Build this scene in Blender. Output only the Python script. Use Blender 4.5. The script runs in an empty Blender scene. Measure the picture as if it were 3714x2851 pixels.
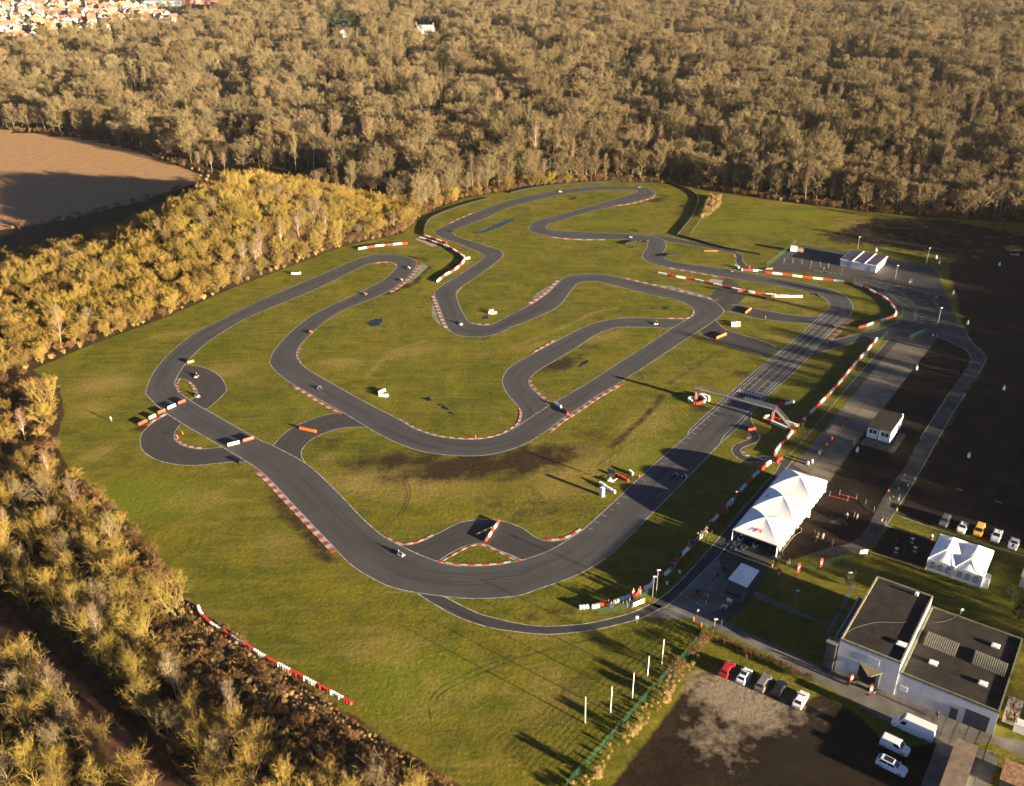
import bpy, bmesh, math, random
import numpy as np
from mathutils import Vector, Matrix, Euler
from mathutils.geometry import tessellate_polygon
sc = bpy.context.scene
COL = sc.collection
R = math.radians
random.seed(7)
rng = np.random.default_rng(11)
# ------------------------------------------------------------------ camera: a drone 120 m up
FPX, HORIZ, CAMH = 3380.0, -270.0, 120.0
PITCH = math.atan((1425.5 - HORIZ) / FPX)
SP, CP = math.sin(PITCH), math.cos(PITCH)
cam = bpy.data.cameras.new('camera'); cam.sensor_width = 36.0; cam.lens = 36.0 * FPX / 3714.0
cam.clip_start = 1.0; cam.clip_end = 9000.0
camo = bpy.data.objects.new('camera', cam); COL.objects.link(camo)
camo.location = (0, 0, CAMH); camo.rotation_euler = (math.pi / 2 - PITCH, 0, 0)
sc.camera = camo
# ------------------------------------------------------------------ survey helpers: photo readings -> metres on the ground
VW = {'z1': (2440, 1340, 500/2189), 'z2m': (2600, 1640, 500/2189), 'z3': (2360, 1820, 500/2100), 'z4': (2050, 2020, 500/2189),
      'z5': (2780, 850, 500/2189), 'z6': (3100, 1400, 500/2189), 'z7': (3200, 1830, 514/2189), 'w1': (3000, 2040, 714/2189),
      'w2': (3150, 2500, 564/2189), 'w3': (2540, 2380, 460/2189), 'w4': (2540, 2000, 600/2189), 'w5': (1900, 1640, 500/2189),
      'w6': (1480, 820, 300/1190), 'w7': (2360, 940, 500/1240), 'w8': (2780, 1180, 500/1240), 'w9': (3214, 940, 500/1240),
      'wa': (2640, 2100, 500/1240), 'wb': (340, 1460, 300/1240), 'wc': (1300, 1380, 200/1240), 'wd': (700, 760, 500/1240),
      'o': (0, 0, 3714/2189)}
for r_ in range(4):
    for c_ in range(4):
        VW['%d%d' % (r_, c_)] = ((0, 928, 1856, 2784)[c_], (0, 713, 1426, 2138)[r_], 930/2189)
def W(v, x, y, z=0.0):
    a, b, k = VW[v]; u = (a + x * k - 1857.0) / FPX; w = (b + y * k - 1425.5) / FPX
    t = (CAMH - z) / (SP + w * CP)
    return Vector((u * t, t * (CP - w * SP), z))
def pts(s, z=0.0):
    """'21: 145,450 200,385; 22: 0,45' -> list of points on the ground"""
    out = []
    for part in s.split(';'):
        v, _, rest = part.partition(':')
        for tok in rest.split():
            x, y = tok.split(','); out.append(W(v.strip(), float(x), float(y), z))
    return out
def spline(P, n=8, closed=False):
    P = [Vector(p) for p in P]; N = len(P); out = []
    for i in range(N if closed else N - 1):
        if closed: a, b, c, d = P[i-1], P[i], P[(i+1) % N], P[(i+2) % N]
        else: a, b, c, d = P[max(i-1, 0)], P[i], P[i+1], P[min(i+2, N-1)]
        for k in range(n):
            t = k / n
            out.append(0.5 * ((2*b) + (c-a)*t + (2*a-5*b+4*c-d)*t*t + (3*b-a-3*c+d)*t**3))
    if not closed: out.append(P[-1])
    return out
def resample(P, step):
    P = [Vector(p) for p in P]; d = [0.0]
    for a, b in zip(P, P[1:]): d.append(d[-1] + (b-a).length)
    n = max(1, round(d[-1] / step)); out = []; j = 0
    for i in range(n + 1):
        s = d[-1] * i / n
        while j < len(P) - 2 and d[j+1] < s: j += 1
        L = d[j+1] - d[j]; out.append(P[j].lerp(P[j+1], (s - d[j]) / L if L > 1e-9 else 0))
    return out
AX = R(54.6); E1 = Vector((math.cos(AX), math.sin(AX), 0)); E2 = Vector((math.sin(AX), -math.cos(AX), 0))   # along / across the start straight
# ------------------------------------------------------------------ mesh helpers
class MB:
    def __init__(s): s.v = []; s.f = []; s.m = []
    def add(s, vs, fs, m=0):
        o = len(s.v); s.v += [tuple(q) for q in vs]
        for f in fs: s.f.append(tuple(i + o for i in f)); s.m.append(m)
        return s
    def box(s, c, d, rz=0.0, m=0, top=(1, 1)):
        x, y, z = d[0]/2, d[1]/2, d[2]/2; cs, sn = math.cos(rz), math.sin(rz); vs = []
        for k, (sx, sy) in ((-1, (1, 1)), (1, top)):
            for a, b in ((-1, -1), (1, -1), (1, 1), (-1, 1)):
                X, Y = a*x*sx, b*y*sy
                vs.append((c[0] + X*cs - Y*sn, c[1] + X*sn + Y*cs, c[2] + k*z))
        return s.add(vs, [(3, 2, 1, 0), (4, 5, 6, 7), (0, 1, 5, 4), (1, 2, 6, 5), (2, 3, 7, 6), (3, 0, 4, 7)], m)
    def tube(s, a, b, r0, r1=None, n=6, m=0, cap=True):
        a, b = Vector(a), Vector(b); r1 = r0 if r1 is None else r1; d = (b-a).normalized()
        u = d.orthogonal().normalized(); w = d.cross(u); vs = []
        for p, r in ((a, r0), (b, r1)):
            for i in range(n):
                t = 2*math.pi*i/n; vs.append(p + (u*math.cos(t) + w*math.sin(t))*r)
        fs = [(i, (i+1) % n, n+(i+1) % n, n+i) for i in range(n)]
        if cap: fs += [tuple(range(n-1, -1, -1)), tuple(range(n, 2*n))]
        return s.add(vs, fs, m)
    def lathe(s, prof, n=12, c=(0, 0, 0), m=0, axis='z'):
        vs = []; fs = []; k = len(prof)
        for r, z in prof:
            for i in range(n):
                t = 2*math.pi*i/n; x, y = r*math.cos(t), r*math.sin(t)
                q = (x, y, z) if axis == 'z' else (x, z, y)
                vs.append((c[0]+q[0], c[1]+q[1], c[2]+q[2]))
        for j in range(k-1):
            for i in range(n):
                f = (j*n+i, j*n+(i+1) % n, (j+1)*n+(i+1) % n, (j+1)*n+i)
                fs.append(f if axis == 'z' else f[::-1])
        return s.add(vs, fs, m)
    def prism(s, poly, z0, z1, m=0, mt=None):
        n = len(poly); vs = [(p[0], p[1], z0) for p in poly] + [(p[0], p[1], z1) for p in poly]
        s.add(vs, [(i, (i+1) % n, n+(i+1) % n, n+i) for i in range(n)] + [tuple(range(n-1, -1, -1))], m)
        return s.add([(p[0], p[1], z1) for p in poly], [tuple(range(n))], m if mt is None else mt)
    def face(s, *vs, m=0): return s.add(vs, [tuple(range(len(vs)))], m)
    def build(s, name, mats, parent=None, loc=(0, 0, 0), rz=0.0, smooth=False):
        me = bpy.data.meshes.new(name); me.from_pydata(s.v, [], s.f); mats = mats if isinstance(mats, (list, tuple)) else [mats]
        for q in mats: me.materials.append(q)
        if len(mats) > 1: me.polygons.foreach_set('material_index', s.m)
        if smooth: me.polygons.foreach_set('use_smooth', [True]*len(s.f))
        me.update()
        return link(name, me, parent, loc, rz)
def link(name, me, parent=None, loc=(0, 0, 0), rz=0.0):
    o = bpy.data.objects.new(name, me); COL.objects.link(o); o.location = loc; o.rotation_euler = (0, 0, rz)
    if parent is not None: o.parent = parent
    return o
def tag(o, label, cat, group=None):
    o['label'] = label; o['category'] = cat
    if group: o['group'] = group
    return o
def thing(name, label, cat, loc=(0, 0, 0), rz=0.0, group=None):
    return tag(link(name, None, None, loc, rz), label, cat, group)
def struct(o): o['kind'] = 'structure'; return o
def stuff(o): o['kind'] = 'stuff'; return o
def copy_tree(o, parent=None):
    c = o.copy(); COL.objects.link(c)
    if parent is not None: c.parent = parent
    for ch in list(o.children): copy_tree(ch, c)
    return c
# ------------------------------------------------------------------ materials
def nn(nt, t, **k):
    n = nt.nodes.new(t)
    for a, v in k.items():
        if a in n.inputs: n.inputs[a].default_value = v
        else: setattr(n, a, v)
    return n
def ramp(nt, src, a, b, lo=0.0, hi=1.0):
    m = nt.nodes.new('ShaderNodeMapRange'); m.inputs[1].default_value = a; m.inputs[2].default_value = b
    m.inputs[3].default_value = lo; m.inputs[4].default_value = hi; nt.links.new(src, m.inputs[0]); return m.outputs[0]
def mixc(nt, f, a, b, mode='MIX'):
    m = nt.nodes.new('ShaderNodeMix'); m.data_type = 'RGBA'; m.blend_type = mode
    for i, v in ((0, f), (6, a), (7, b)):
        if hasattr(v, 'is_linked'): nt.links.new(v, m.inputs[i])
        elif i == 0: m.inputs[0].default_value = v
        else: m.inputs[i].default_value = (*v, 1)
    return m.outputs[2]
def math_(nt, op, a, b):
    m = nt.nodes.new('ShaderNodeMath'); m.operation = op
    for i, v in enumerate((a, b)):
        if hasattr(v, 'is_linked'): nt.links.new(v, m.inputs[i])
        else: m.inputs[i].default_value = v
    return m.outputs[0]
def noise(nt, scale, detail=3.0, co=None, rough=0.55):
    n = nn(nt, 'ShaderNodeTexNoise'); n.inputs['Scale'].default_value = scale; n.inputs['Detail'].default_value = detail
    n.inputs['Roughness'].default_value = rough
    if co is not None: nt.links.new(co, n.inputs['Vector'])
    return n.outputs['Fac']
def base_mat(name, rough=0.85, spec=0.3):
    m = bpy.data.materials.new(name); m.use_nodes = True; nt = m.node_tree; b = nt.nodes['Principled BSDF']
    b.inputs['Roughness'].default_value = rough; b.inputs['Specular IOR Level'].default_value = spec
    return m, nt, b
def mat(name, c, rough=0.8, amt=0.18, scale=1.5, spec=0.3, metal=0.0, c2=None, rand=0.0, bump=0.0):
    m, nt, b = base_mat(name, rough, spec); b.inputs['Metallic'].default_value = metal
    co = nn(nt, 'ShaderNodeTexCoord').outputs['Object']
    n = noise(nt, scale, 4, co)
    c2 = c2 or tuple(x*(1-amt*1.6) for x in c)
    out = mixc(nt, ramp(nt, n, 0.3, 0.7), c2, tuple(min(1, x*(1+amt*0.5)) for x in c))
    if rand:
        oi = nn(nt, 'ShaderNodeObjectInfo').outputs['Random']
        h = nn(nt, 'ShaderNodeHueSaturation'); nt.links.new(out, h.inputs['Color'])
        nt.links.new(ramp(nt, oi, 0, 1, 1-rand, 1+rand), h.inputs['Value'])
        nt.links.new(ramp(nt, math_(nt, 'FRACT', math_(nt, 'MULTIPLY', oi, 7.31), 0), 0, 1, 0.5-rand*0.07, 0.5+rand*0.05), h.inputs['Hue'])
        out = h.outputs['Color']
    nt.links.new(out, b.inputs['Base Color'])
    if bump:
        bp = nn(nt, 'ShaderNodeBump'); bp.inputs['Strength'].default_value = bump; bp.inputs['Distance'].default_value = 0.1
        nt.links.new(noise(nt, scale*6, 4, co), bp.inputs['Height']); nt.links.new(bp.outputs[0], b.inputs['Normal'])
    return m
M = {}
M['white'] = mat('white_paint', (.78, .77, .74), .6, .06, .8)
M['line'] = mat('white_line_paint', (.43, .42, .39), .8, .45, .9)
M['red'] = mat('red_paint', (.50, .045, .025), .55, .15, .8)
M['kred'] = mat('faded_red_paint', (.36, .06, .05), .8, .3, .7)
M['kwhite'] = mat('worn_white_paint', (.42, .40, .37), .8, .35, .7)
M['orange'] = mat('orange_plastic', (.62, .13, .03), .5, .1, 1)
M['yellow'] = mat('yellow_plastic', (.65, .38, .06), .5, .1, 1)
M['black'] = mat('black_rubber', (.018, .018, .018), .75, .2, 2)
M['dark'] = mat('dark_steel', (.05, .053, .06), .6, .2, 2)
M['steel'] = mat('galvanised_steel', (.30, .31, .32), .5, .15, 2, metal=.3)
M['glass'] = mat('dark_glass', (.02, .025, .03), .12, .1, 1, spec=.6)
M['green'] = mat('green_fence_wire', (.018, .07, .040), .6, .15, 2)
M['wood'] = mat('weathered_wood', (.30, .22, .14), .85, .3, 2)
M['canvas'] = mat('white_canvas', (.80, .80, .79), .7, .04, .4)
M['skin'] = mat('skin', (.30, .18, .125), .6, .05, 4)
M['roofing'] = mat('bitumen_roofing', (.024, .020, .016), .95, .4, .5)
M['concrete'] = mat('concrete_slab', (.15, .14, .12), .9, .25, .25)
M['render'] = mat('white_render', (.52, .52, .51), .8, .2, .35)
# ------------------------------------------------------------------ terrain
GRASS = ('o: 70,790 200,735 350,680 500,615 620,570 740,525 860,500 905,460 990,425 1130,400 1280,388 1390,390 1470,398 1510,408 1550,413 1700,435 1900,458 2189,478 2700,500 3600,1000 3000,2400 1650,2400 '
         '1000,1690 900,1625 800,1562 700,1492 600,1420 500,1345 420,1295 395,1260 330,1180 250,1090 200,1050 150,1005 118,950 138,880 128,830 85,802')
FIELD = 'o: -500,262 0,279 60,284 190,298 300,325 430,373 420,392 300,430 150,468 0,492 -400,560'
def poly_np(s): return np.array([(p.x, p.y) for p in pts(s)])
def inside(P, X, Y):
    r = np.zeros(X.shape, bool); n = len(P)
    for i in range(n):
        x0, y0 = P[i]; x1, y1 = P[(i+1) % n]
        if y0 == y1: continue
        c = ((y0 > Y) != (y1 > Y)) & (X < (x1-x0)*(Y-y0)/(y1-y0)+x0); r ^= c
    return r
def edge_dist(P, X, Y, closed=True):
    D = np.full(X.shape, 1e9); n = len(P)
    for i in range(n if closed else n-1):
        a = P[i]; b = P[(i+1) % n]; d = b-a; L = max(d @ d, 1e-9)
        t = np.clip(((X-a[0])*d[0]+(Y-a[1])*d[1])/L, 0, 1)
        D = np.minimum(D, np.hypot(X-a[0]-t*d[0], Y-a[1]-t*d[1]))
    return D
def soft(P, X, Y, w=2.0):
    d = edge_dist(P, X, Y); return np.clip(0.5 + np.where(inside(P, X, Y), d, -d)/(2*w), 0, 1)
GP, FP = poly_np(GRASS), poly_np(FIELD)
def hill(X, Y):
    X = np.asarray(X, float); Y = np.asarray(Y, float)
    ax, ay = .52, .854; dx, dy = X+114, Y-386
    a = dx*ax+dy*ay; b = -dx*ay+dy*ax
    z = np.maximum(0, 23.5*np.exp(-.5*((a/37)**2+(b/25)**2))-2.5)
    dx, dy = X+165, Y-330; a = dx*ax+dy*ay; b = -dx*ay+dy*ax
    z = np.maximum(z, 7*np.exp(-.5*((a/34)**2+(b/22)**2))-1.5)
    d = edge_dist(GP, X, Y); d = np.where(inside(GP, X, Y), 0, d)
    f = edge_dist(FP, X, Y); f = np.where(inside(FP, X, Y), 0, f)
    k = np.clip(d/14, 0, 1)*np.clip(f/12+.15, 0, 1)
    return z*k*k*(3-2*k)
def axis(lo, hi, step, far_lo, far_hi):
    a = list(np.arange(lo, hi, step)); s = step; x = a[-1]
    while x < far_hi: s *= 1.12; x += s; a.append(x)
    s = step; x = a[0]; pre = []
    while x > far_lo: s *= 1.12; x -= s; pre.append(x)
    return np.array(pre[::-1]+a)
gx, gy = axis(-260, 240, 1.25, -4000, 4000), axis(85, 520, 1.25, -600, 4200)
GX, GY = np.meshgrid(gx, gy); nx, ny = len(gx), len(gy)
GZ = hill(GX, GY)
def ell(v, x, y, rx, ry, rot=0.0):
    """soft spot: 1 in the middle, 0 at the rim; radii in metres"""
    c = W(v, x, y); dx, dy = GX-c.x, GY-c.y; cs, sn = math.cos(R(rot)), math.sin(R(rot))
    q = np.sqrt(((dx*cs+dy*sn)/rx)**2+((-dx*sn+dy*cs)/ry)**2); return np.clip(1.25-q, 0, 1)
def trail(s, w):
    P = np.array([(p.x, p.y) for p in pts(s)]); return np.clip(1.3-edge_dist(P, GX, GY, False)/w, 0, 1)
def mx(*a):
    r = a[0]
    for q in a[1:]: r = np.maximum(r, q)
    return r
grass = soft(GP, GX, GY, 1.2)
field = soft(FP, GX, GY, 1.5)
mud = mx(1.0*ell('21', 1780, 620, 25, 9.5, 10), .85*ell('21', 1250, 580, 25, 8, 6), .6*ell('21', 1150, 760, 14, 6, -35), .6*ell('21', 650, 420, 9, 5), .55*ell('22', 700, 380, 9, 14, -45), .6*ell('22', 250, 1000, 16, 8), .5*ell('12', 1150, 1500, 10, 5, 40), .55*ell('21', 700, 680, 5, 4), .6*ell('21', 1550, 680, 15, 5), 1.0*ell('22', 130, 570, 22, 10, 20),
    .95*ell('12', 420, 1430, 12, 5, 40), .6*ell('12', 700, 1270, 12, 4, 35), .55*ell('12', 1350, 960, 9, 4), .8*ell('12', 1250, 30, 9, 6, 30),
    .9*ell('11', 1330, 520, 12, 2.5, -25), .8*trail('11: 1480,600 1350,740 1120,830', 2.2), .5*ell('11', 430, 970, 7, 4), .6*ell('11', 1000, 920, 6, 3), .75*trail('21: 180,880 280,1050 420,1180 620,1400', 3.0),
    .5*ell('21', 2000, 930, 8, 5), .7*ell('22', 1600, 130, 7, 4), .6*ell('22', 950, 700, 5, 9, 50), .5*trail('22: 150,800 260,960 380,1110', 2.0), .75*trail('22: 1290,20 1120,220 850,460', 1.6),
    .6*trail('12: 1750,1320 1500,1500 1330,1600', 1.2), .6*ell('12', 1950, 1520, 7, 6), .45*ell('22', 300, 950, 14, 8), .5*ell('32', 300, 200, 8, 6), .4*ell('31', 1650, 1020, 7, 5), .4*ell('31', 300, 100, 6, 4),
    .85*ell('wb', 740, 380, 5, 3, 30), .6*ell('20', 400, 210, 7, 3, 20), .75*ell('02', 1300, 1672, 7, 4), .6*ell('12', 650, 5, 8, 3), .9*ell('13', 620, 1210, 8, 2.5, 50), .5*ell('20', 600, 330, 5, 4))
dry = mx(.85*ell('21', 1200, 760, 30, 11, -8), .75*ell('22', 500, 620, 15, 22, -40), .7*ell('22', 1150, 250, 10, 18, -40), .6*ell('11', 500, 1050, 16, 6, 25), .6*ell('12', 300, 1250, 22, 4, 30), .6*ell('10', 1500, 1180, 18, 5, 30), .5*ell('21', 200, 1300, 9, 14, 30), .5*ell('31', 1500, 900, 12, 12), .8*ell('10', 900, 1600, 14, 9, 20), .7*ell('20', 760, 150, 8, 8), .7*ell('20', 820, 520, 5, 9, -20), .6*trail('12: 0,1290 500,1090 700,990 900,950', 1.6), .7*ell('12', 800, 1200, 14, 5, 35), .6*ell('12', 1350, 620, 24, 4, -15),
    .6*ell('11', 1300, 430, 12, 4), .5*ell('11', 1800, 560, 6, 6), .6*trail('11: 950,1530 1150,1330 1450,1230', 2.0), .6*ell('13', 200, 900, 10, 7), .7*ell('13', 150, 1200, 10, 8), .7*ell('12', 2000, 880, 9, 4),
    .8*ell('21', 1050, 760, 18, 9, -30), .7*ell('11', 1300, 1330, 18, 7, 25), .7*ell('11', 700, 1420, 12, 8), .7*ell('10', 1900, 1500, 12, 8, 30), .6*ell('11', 500, 760, 22, 4, 25), .6*ell('31', 1100, 500, 14, 9), .55*ell('32', 300, 900, 10, 14), .6*ell('20', 1700, 900, 14, 8), .6*ell('21', 620, 560, 5, 5), .7*ell('22', 1250, 200, 9, 6, 50), .5*ell('22', 1000, 520, 8, 16, -40), .6*ell('22', 350, 850, 14, 7), .5*ell('22', 300, 1050, 9, 7),
    .4*ell('31', 750, 340, 8, 4), .5*ell('32', 300, 410, 14, 2), .5*ell('31', 2000, 850, 8, 4), .9*ell('13', 900, 230, 24, 12, 20), .6*ell('13', 300, 60, 26, 7), .9*ell('12', 1690, 80, 4, 14, -30), .5*ell('21', 430, 150, 4, 3))
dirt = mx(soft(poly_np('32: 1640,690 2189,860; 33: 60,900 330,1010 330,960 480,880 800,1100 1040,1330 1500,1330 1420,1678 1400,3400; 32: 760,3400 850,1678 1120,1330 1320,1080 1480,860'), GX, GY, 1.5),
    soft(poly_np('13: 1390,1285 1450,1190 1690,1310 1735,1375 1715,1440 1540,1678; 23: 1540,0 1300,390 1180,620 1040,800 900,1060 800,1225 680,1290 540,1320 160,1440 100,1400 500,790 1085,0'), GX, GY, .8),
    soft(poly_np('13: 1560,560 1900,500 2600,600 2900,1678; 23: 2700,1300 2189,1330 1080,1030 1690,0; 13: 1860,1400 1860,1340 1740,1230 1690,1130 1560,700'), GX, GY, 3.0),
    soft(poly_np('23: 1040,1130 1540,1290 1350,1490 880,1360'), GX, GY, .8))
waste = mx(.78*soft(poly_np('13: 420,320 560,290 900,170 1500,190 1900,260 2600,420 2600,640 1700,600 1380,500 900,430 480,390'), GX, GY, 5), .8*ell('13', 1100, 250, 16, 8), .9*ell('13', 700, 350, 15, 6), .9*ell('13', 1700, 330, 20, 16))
straw = soft(poly_np('o: 395,1262 520,1348 700,1490 900,1630 1010,1700 640,1720 540,1610 420,1500 335,1410 330,1300'), GX, GY, 2.5)*.85
gravel = mx(1.0*ell('32', 1850, 900, 10, 7, -25), .9*ell('32', 2050, 1010, 10, 8), .6*ell('32', 1750, 1250, 9, 9), .5*ell('33', 250, 1060, 9, 4), .45*ell('23', 580, 1090, 4, 3))
lush = mx(ell('13', 250, 150, 24, 9), ell('12', 1950, 250, 26, 10), ell('12', 800, 230, 24, 6), ell('20', 1100, 900, 30, 12), ell('31', 1400, 800, 16, 12), ell('22', 1100, 500, 7, 14, -40), ell('12', 300, 1150, 16, 3, 30))
GM = bpy.data.meshes.new('ground')
V3 = np.stack([GX.ravel(), GY.ravel(), GZ.ravel()], 1).astype(np.float32)
ii = np.arange((ny-1)*nx).reshape(ny-1, nx)[:, :-1].ravel()
Q = np.stack([ii, ii+1, ii+nx+1, ii+nx], 1).astype(np.int32)
GM.vertices.add(len(V3)); GM.vertices.foreach_set('co', V3.ravel())
GM.loops.add(Q.size); GM.loops.foreach_set('vertex_index', Q.ravel())
GM.polygons.add(len(Q)); GM.polygons.foreach_set('loop_start', np.arange(0, Q.size, 4, dtype=np.int32)); GM.update()
GM.polygons.foreach_set('use_smooth', np.ones(len(Q), bool))
for nm, a in (('grass', grass), ('field', field), ('mud', mud), ('dry', dry), ('dirt', dirt), ('waste', waste), ('straw', straw), ('gravel', gravel), ('lush', lush)):
    at = GM.attributes.new(nm, 'FLOAT', 'POINT'); at.data.foreach_set('value', a.ravel().astype(np.float32))
m, nt, b = base_mat('ground', .95, .1)
co = nn(nt, 'ShaderNodeTexCoord').outputs['Object']
def att(n): return nn(nt, 'ShaderNodeAttribute', attribute_name=n).outputs['Fac']
n1 = noise(nt, .035, 4, co); n2 = noise(nt, .22, 5, co, .65); n3 = noise(nt, 1.3, 4, co, .7); n4 = noise(nt, .5, 3, co)
mp = nn(nt, 'ShaderNodeMapping'); mp.inputs['Rotation'].default_value = (0, 0, -AX); mp.inputs['Scale'].default_value = (.06, .55, 1); nt.links.new(co, mp.inputs['Vector'])
nstreak = noise(nt, 1.0, 3, mp.outputs[0])
def edge(name, a, b, n, k=.9):      # mask roughened by noise, then sharpened
    v = math_(nt, 'ADD', att(name), math_(nt, 'MULTIPLY', math_(nt, 'SUBTRACT', n, .5), k)); return ramp(nt, v, a, b)
gcol = mixc(nt, ramp(nt, n1, .35, .65), (.110, .116, .007), (.185, .152, .018))
gcol = mixc(nt, ramp(nt, n2, .4, .72), gcol, (.066, .082, .008))
gcol = mixc(nt, ramp(nt, nstreak, .5, .75, 0, .6), gcol, (.24, .185, .045))
gcol = mixc(nt, ramp(nt, noise(nt, .075, 6, co, .72), .5, .66, 0, .8), gcol, (.195, .172, .014))
gcol = mixc(nt, ramp(nt, noise(nt, .055, 5, mp.outputs[0], .7), .55, .7, 0, .0), gcol, (.05, .06, .01))
gcol = mixc(nt, edge('lush', .3, .9, n2), gcol, (.140, .160, .012))
gcol = mixc(nt, edge('dry', .3, .95, n2, 1.3), gcol, (.28, .205, .06))
gcol = mixc(nt, edge('mud', .35, .85, n2, 1.4), gcol, (.040, .027, .012))
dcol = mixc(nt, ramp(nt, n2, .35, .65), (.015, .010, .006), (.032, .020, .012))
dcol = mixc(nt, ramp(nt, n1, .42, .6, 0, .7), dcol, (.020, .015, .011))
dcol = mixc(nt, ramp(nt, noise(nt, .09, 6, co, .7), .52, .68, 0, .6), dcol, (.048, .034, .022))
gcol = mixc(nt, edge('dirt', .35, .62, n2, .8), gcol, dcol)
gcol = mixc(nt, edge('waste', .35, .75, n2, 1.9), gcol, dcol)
gcol = mixc(nt, edge('gravel', .35, .8, n4, 1.2), gcol, mixc(nt, n3, (.17, .130, .095), (.36, .29, .225)))
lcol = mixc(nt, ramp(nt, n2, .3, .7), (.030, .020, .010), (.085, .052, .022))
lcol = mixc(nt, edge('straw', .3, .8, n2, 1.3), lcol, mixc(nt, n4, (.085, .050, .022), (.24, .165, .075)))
fcol = mixc(nt, ramp(nt, n2, .3, .7), (.36, .21, .105), (.46, .28, .15))
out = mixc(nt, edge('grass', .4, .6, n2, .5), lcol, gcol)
out = mixc(nt, edge('field', .45, .55, n2, .3), out, fcol)
out = mixc(nt, ramp(nt, n3, .3, .7, .0, .75), out, mixc(nt, 1.0, out, (.36, .40, .30), 'MULTIPLY'))
nt.links.new(out, b.inputs['Base Color'])
bp = nn(nt, 'ShaderNodeBump'); bp.inputs['Strength'].default_value = 1.0; bp.inputs['Distance'].default_value = .5
hsum = math_(nt, 'MULTIPLY', math_(nt, 'ADD', noise(nt, 1.0, 6, co, .75), math_(nt, 'MULTIPLY', n2, .8)), ramp(nt, att('dirt'), 0, 1, 1, .45))
nt.links.new(hsum, bp.inputs['Height']); nt.links.new(bp.outputs[0], b.inputs['Normal'])
GM.materials.append(m)
struct(link('ground', GM))
# ------------------------------------------------------------------ sheets: asphalt, concrete, water, paths
def sheet(name, poly, z, m, n=0):
    jr = random.Random(len(poly)+int(poly[0].x*7)); jt = .45 if 'puddle' in name else 0
    P = [Vector((p.x+jr.uniform(-jt, jt), p.y+jr.uniform(-jt, jt), z)) for p in (spline(poly, n, True) if n else poly)]
    me = bpy.data.meshes.new(name); tris = tessellate_polygon([P])
    fs = []
    for t in tris:
        a, b_, c = (P[i] for i in t); fs.append(t if (b_-a).cross(c-a).z > 0 else t[::-1])
    me.from_pydata(P, [], fs); me.materials.append(m); me.update()
    return struct(link(name, me))
def asphalt(name, c, c2, band=.5, sc_=1.0):
    m, nt, b = base_mat(name, .82, .35); co = nn(nt, 'ShaderNodeTexCoord').outputs['Object']
    o = mixc(nt, ramp(nt, noise(nt, .12*sc_, 5, co, .6), .3, .7), c2, c)
    o = mixc(nt, ramp(nt, noise(nt, 2.5, 3, co), .35, .7, 0, .35), o, tuple(x*.6 for x in c))
    if band:
        uv = nn(nt, 'ShaderNodeUVMap'); sx = nn(nt, 'ShaderNodeSeparateXYZ'); nt.links.new(uv.outputs[0], sx.inputs[0])
        mp = nn(nt, 'ShaderNodeMapping'); mp.inputs['Scale'].default_value = (3.2, .018, 1); nt.links.new(uv.outputs[0], mp.inputs['Vector'])
        w = ramp(nt, noise(nt, 1.6, 4, mp.outputs[0]), .40, .66)
        mid = ramp(nt, math_(nt, 'ABSOLUTE', math_(nt, 'SUBTRACT', sx.outputs[0], .5), 0), .18, .46, 1, 0)
        o = mixc(nt, math_(nt, 'MULTIPLY', math_(nt, 'MULTIPLY', w, mid), band), o, tuple(x*.42 for x in c))
    nt.links.new(o, b.inputs['Base Color'])
    bp = nn(nt, 'ShaderNodeBump'); bp.inputs['Strength'].default_value = .25; bp.inputs['Distance'].default_value = .02
    nt.links.new(noise(nt, 9, 2, co), bp.inputs['Height']); nt.links.new(bp.outputs[0], b.inputs['Normal'])
    return m
M['asphalt'] = asphalt('track_asphalt', (.070, .069, .071), (.050, .0495, .051), .8)
M['asphalt2'] = asphalt('old_asphalt', (.050, .048, .047), (.039, .038, .037), .6)
M['asphalt3'] = asphalt('paddock_asphalt', (.062, .058, .054), (.040, .038, .036), 0)
def concrete_mat():
    m, nt, b = base_mat('concrete_panels', .9, .3); co = nn(nt, 'ShaderNodeTexCoord').outputs['Object']
    mp = nn(nt, 'ShaderNodeMapping'); mp.inputs['Rotation'].default_value = (0, 0, -AX); mp.inputs['Location'].default_value = (1.2, 3.1, 0); nt.links.new(co, mp.inputs['Vector'])
    br = nn(nt, 'ShaderNodeTexBrick'); br.offset = 0; nt.links.new(mp.outputs[0], br.inputs['Vector'])
    for k, v in (('Scale', 1.0), ('Mortar Size', .07), ('Brick Width', 7.0), ('Row Height', 5.2), ('Bias', 0.0)): br.inputs[k].default_value = v
    br.inputs['Color1'].default_value = (.21, .175, .13, 1); br.inputs['Color2'].default_value = (.15, .125, .095, 1); br.inputs['Mortar'].default_value = (.03, .028, .025, 1)
    o = mixc(nt, ramp(nt, noise(nt, .4, 5, co, .65), .35, .7, 0, .6), br.outputs['Color'], (.065, .06, .052))
    nt.links.new(o, b.inputs['Base Color']); return m
M['panels'] = concrete_mat()
M['path'] = mat('concrete_path', (.135, .125, .11), .9, .3, .3)
M['runoff'] = mat('mossy_concrete', (.20, .22, .16), .9, .3, .5)
m, nt, b = base_mat('puddle_water', .06, .5); b.inputs['Base Color'].default_value = (.012, .016, .014, 1); M['water'] = m
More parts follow.
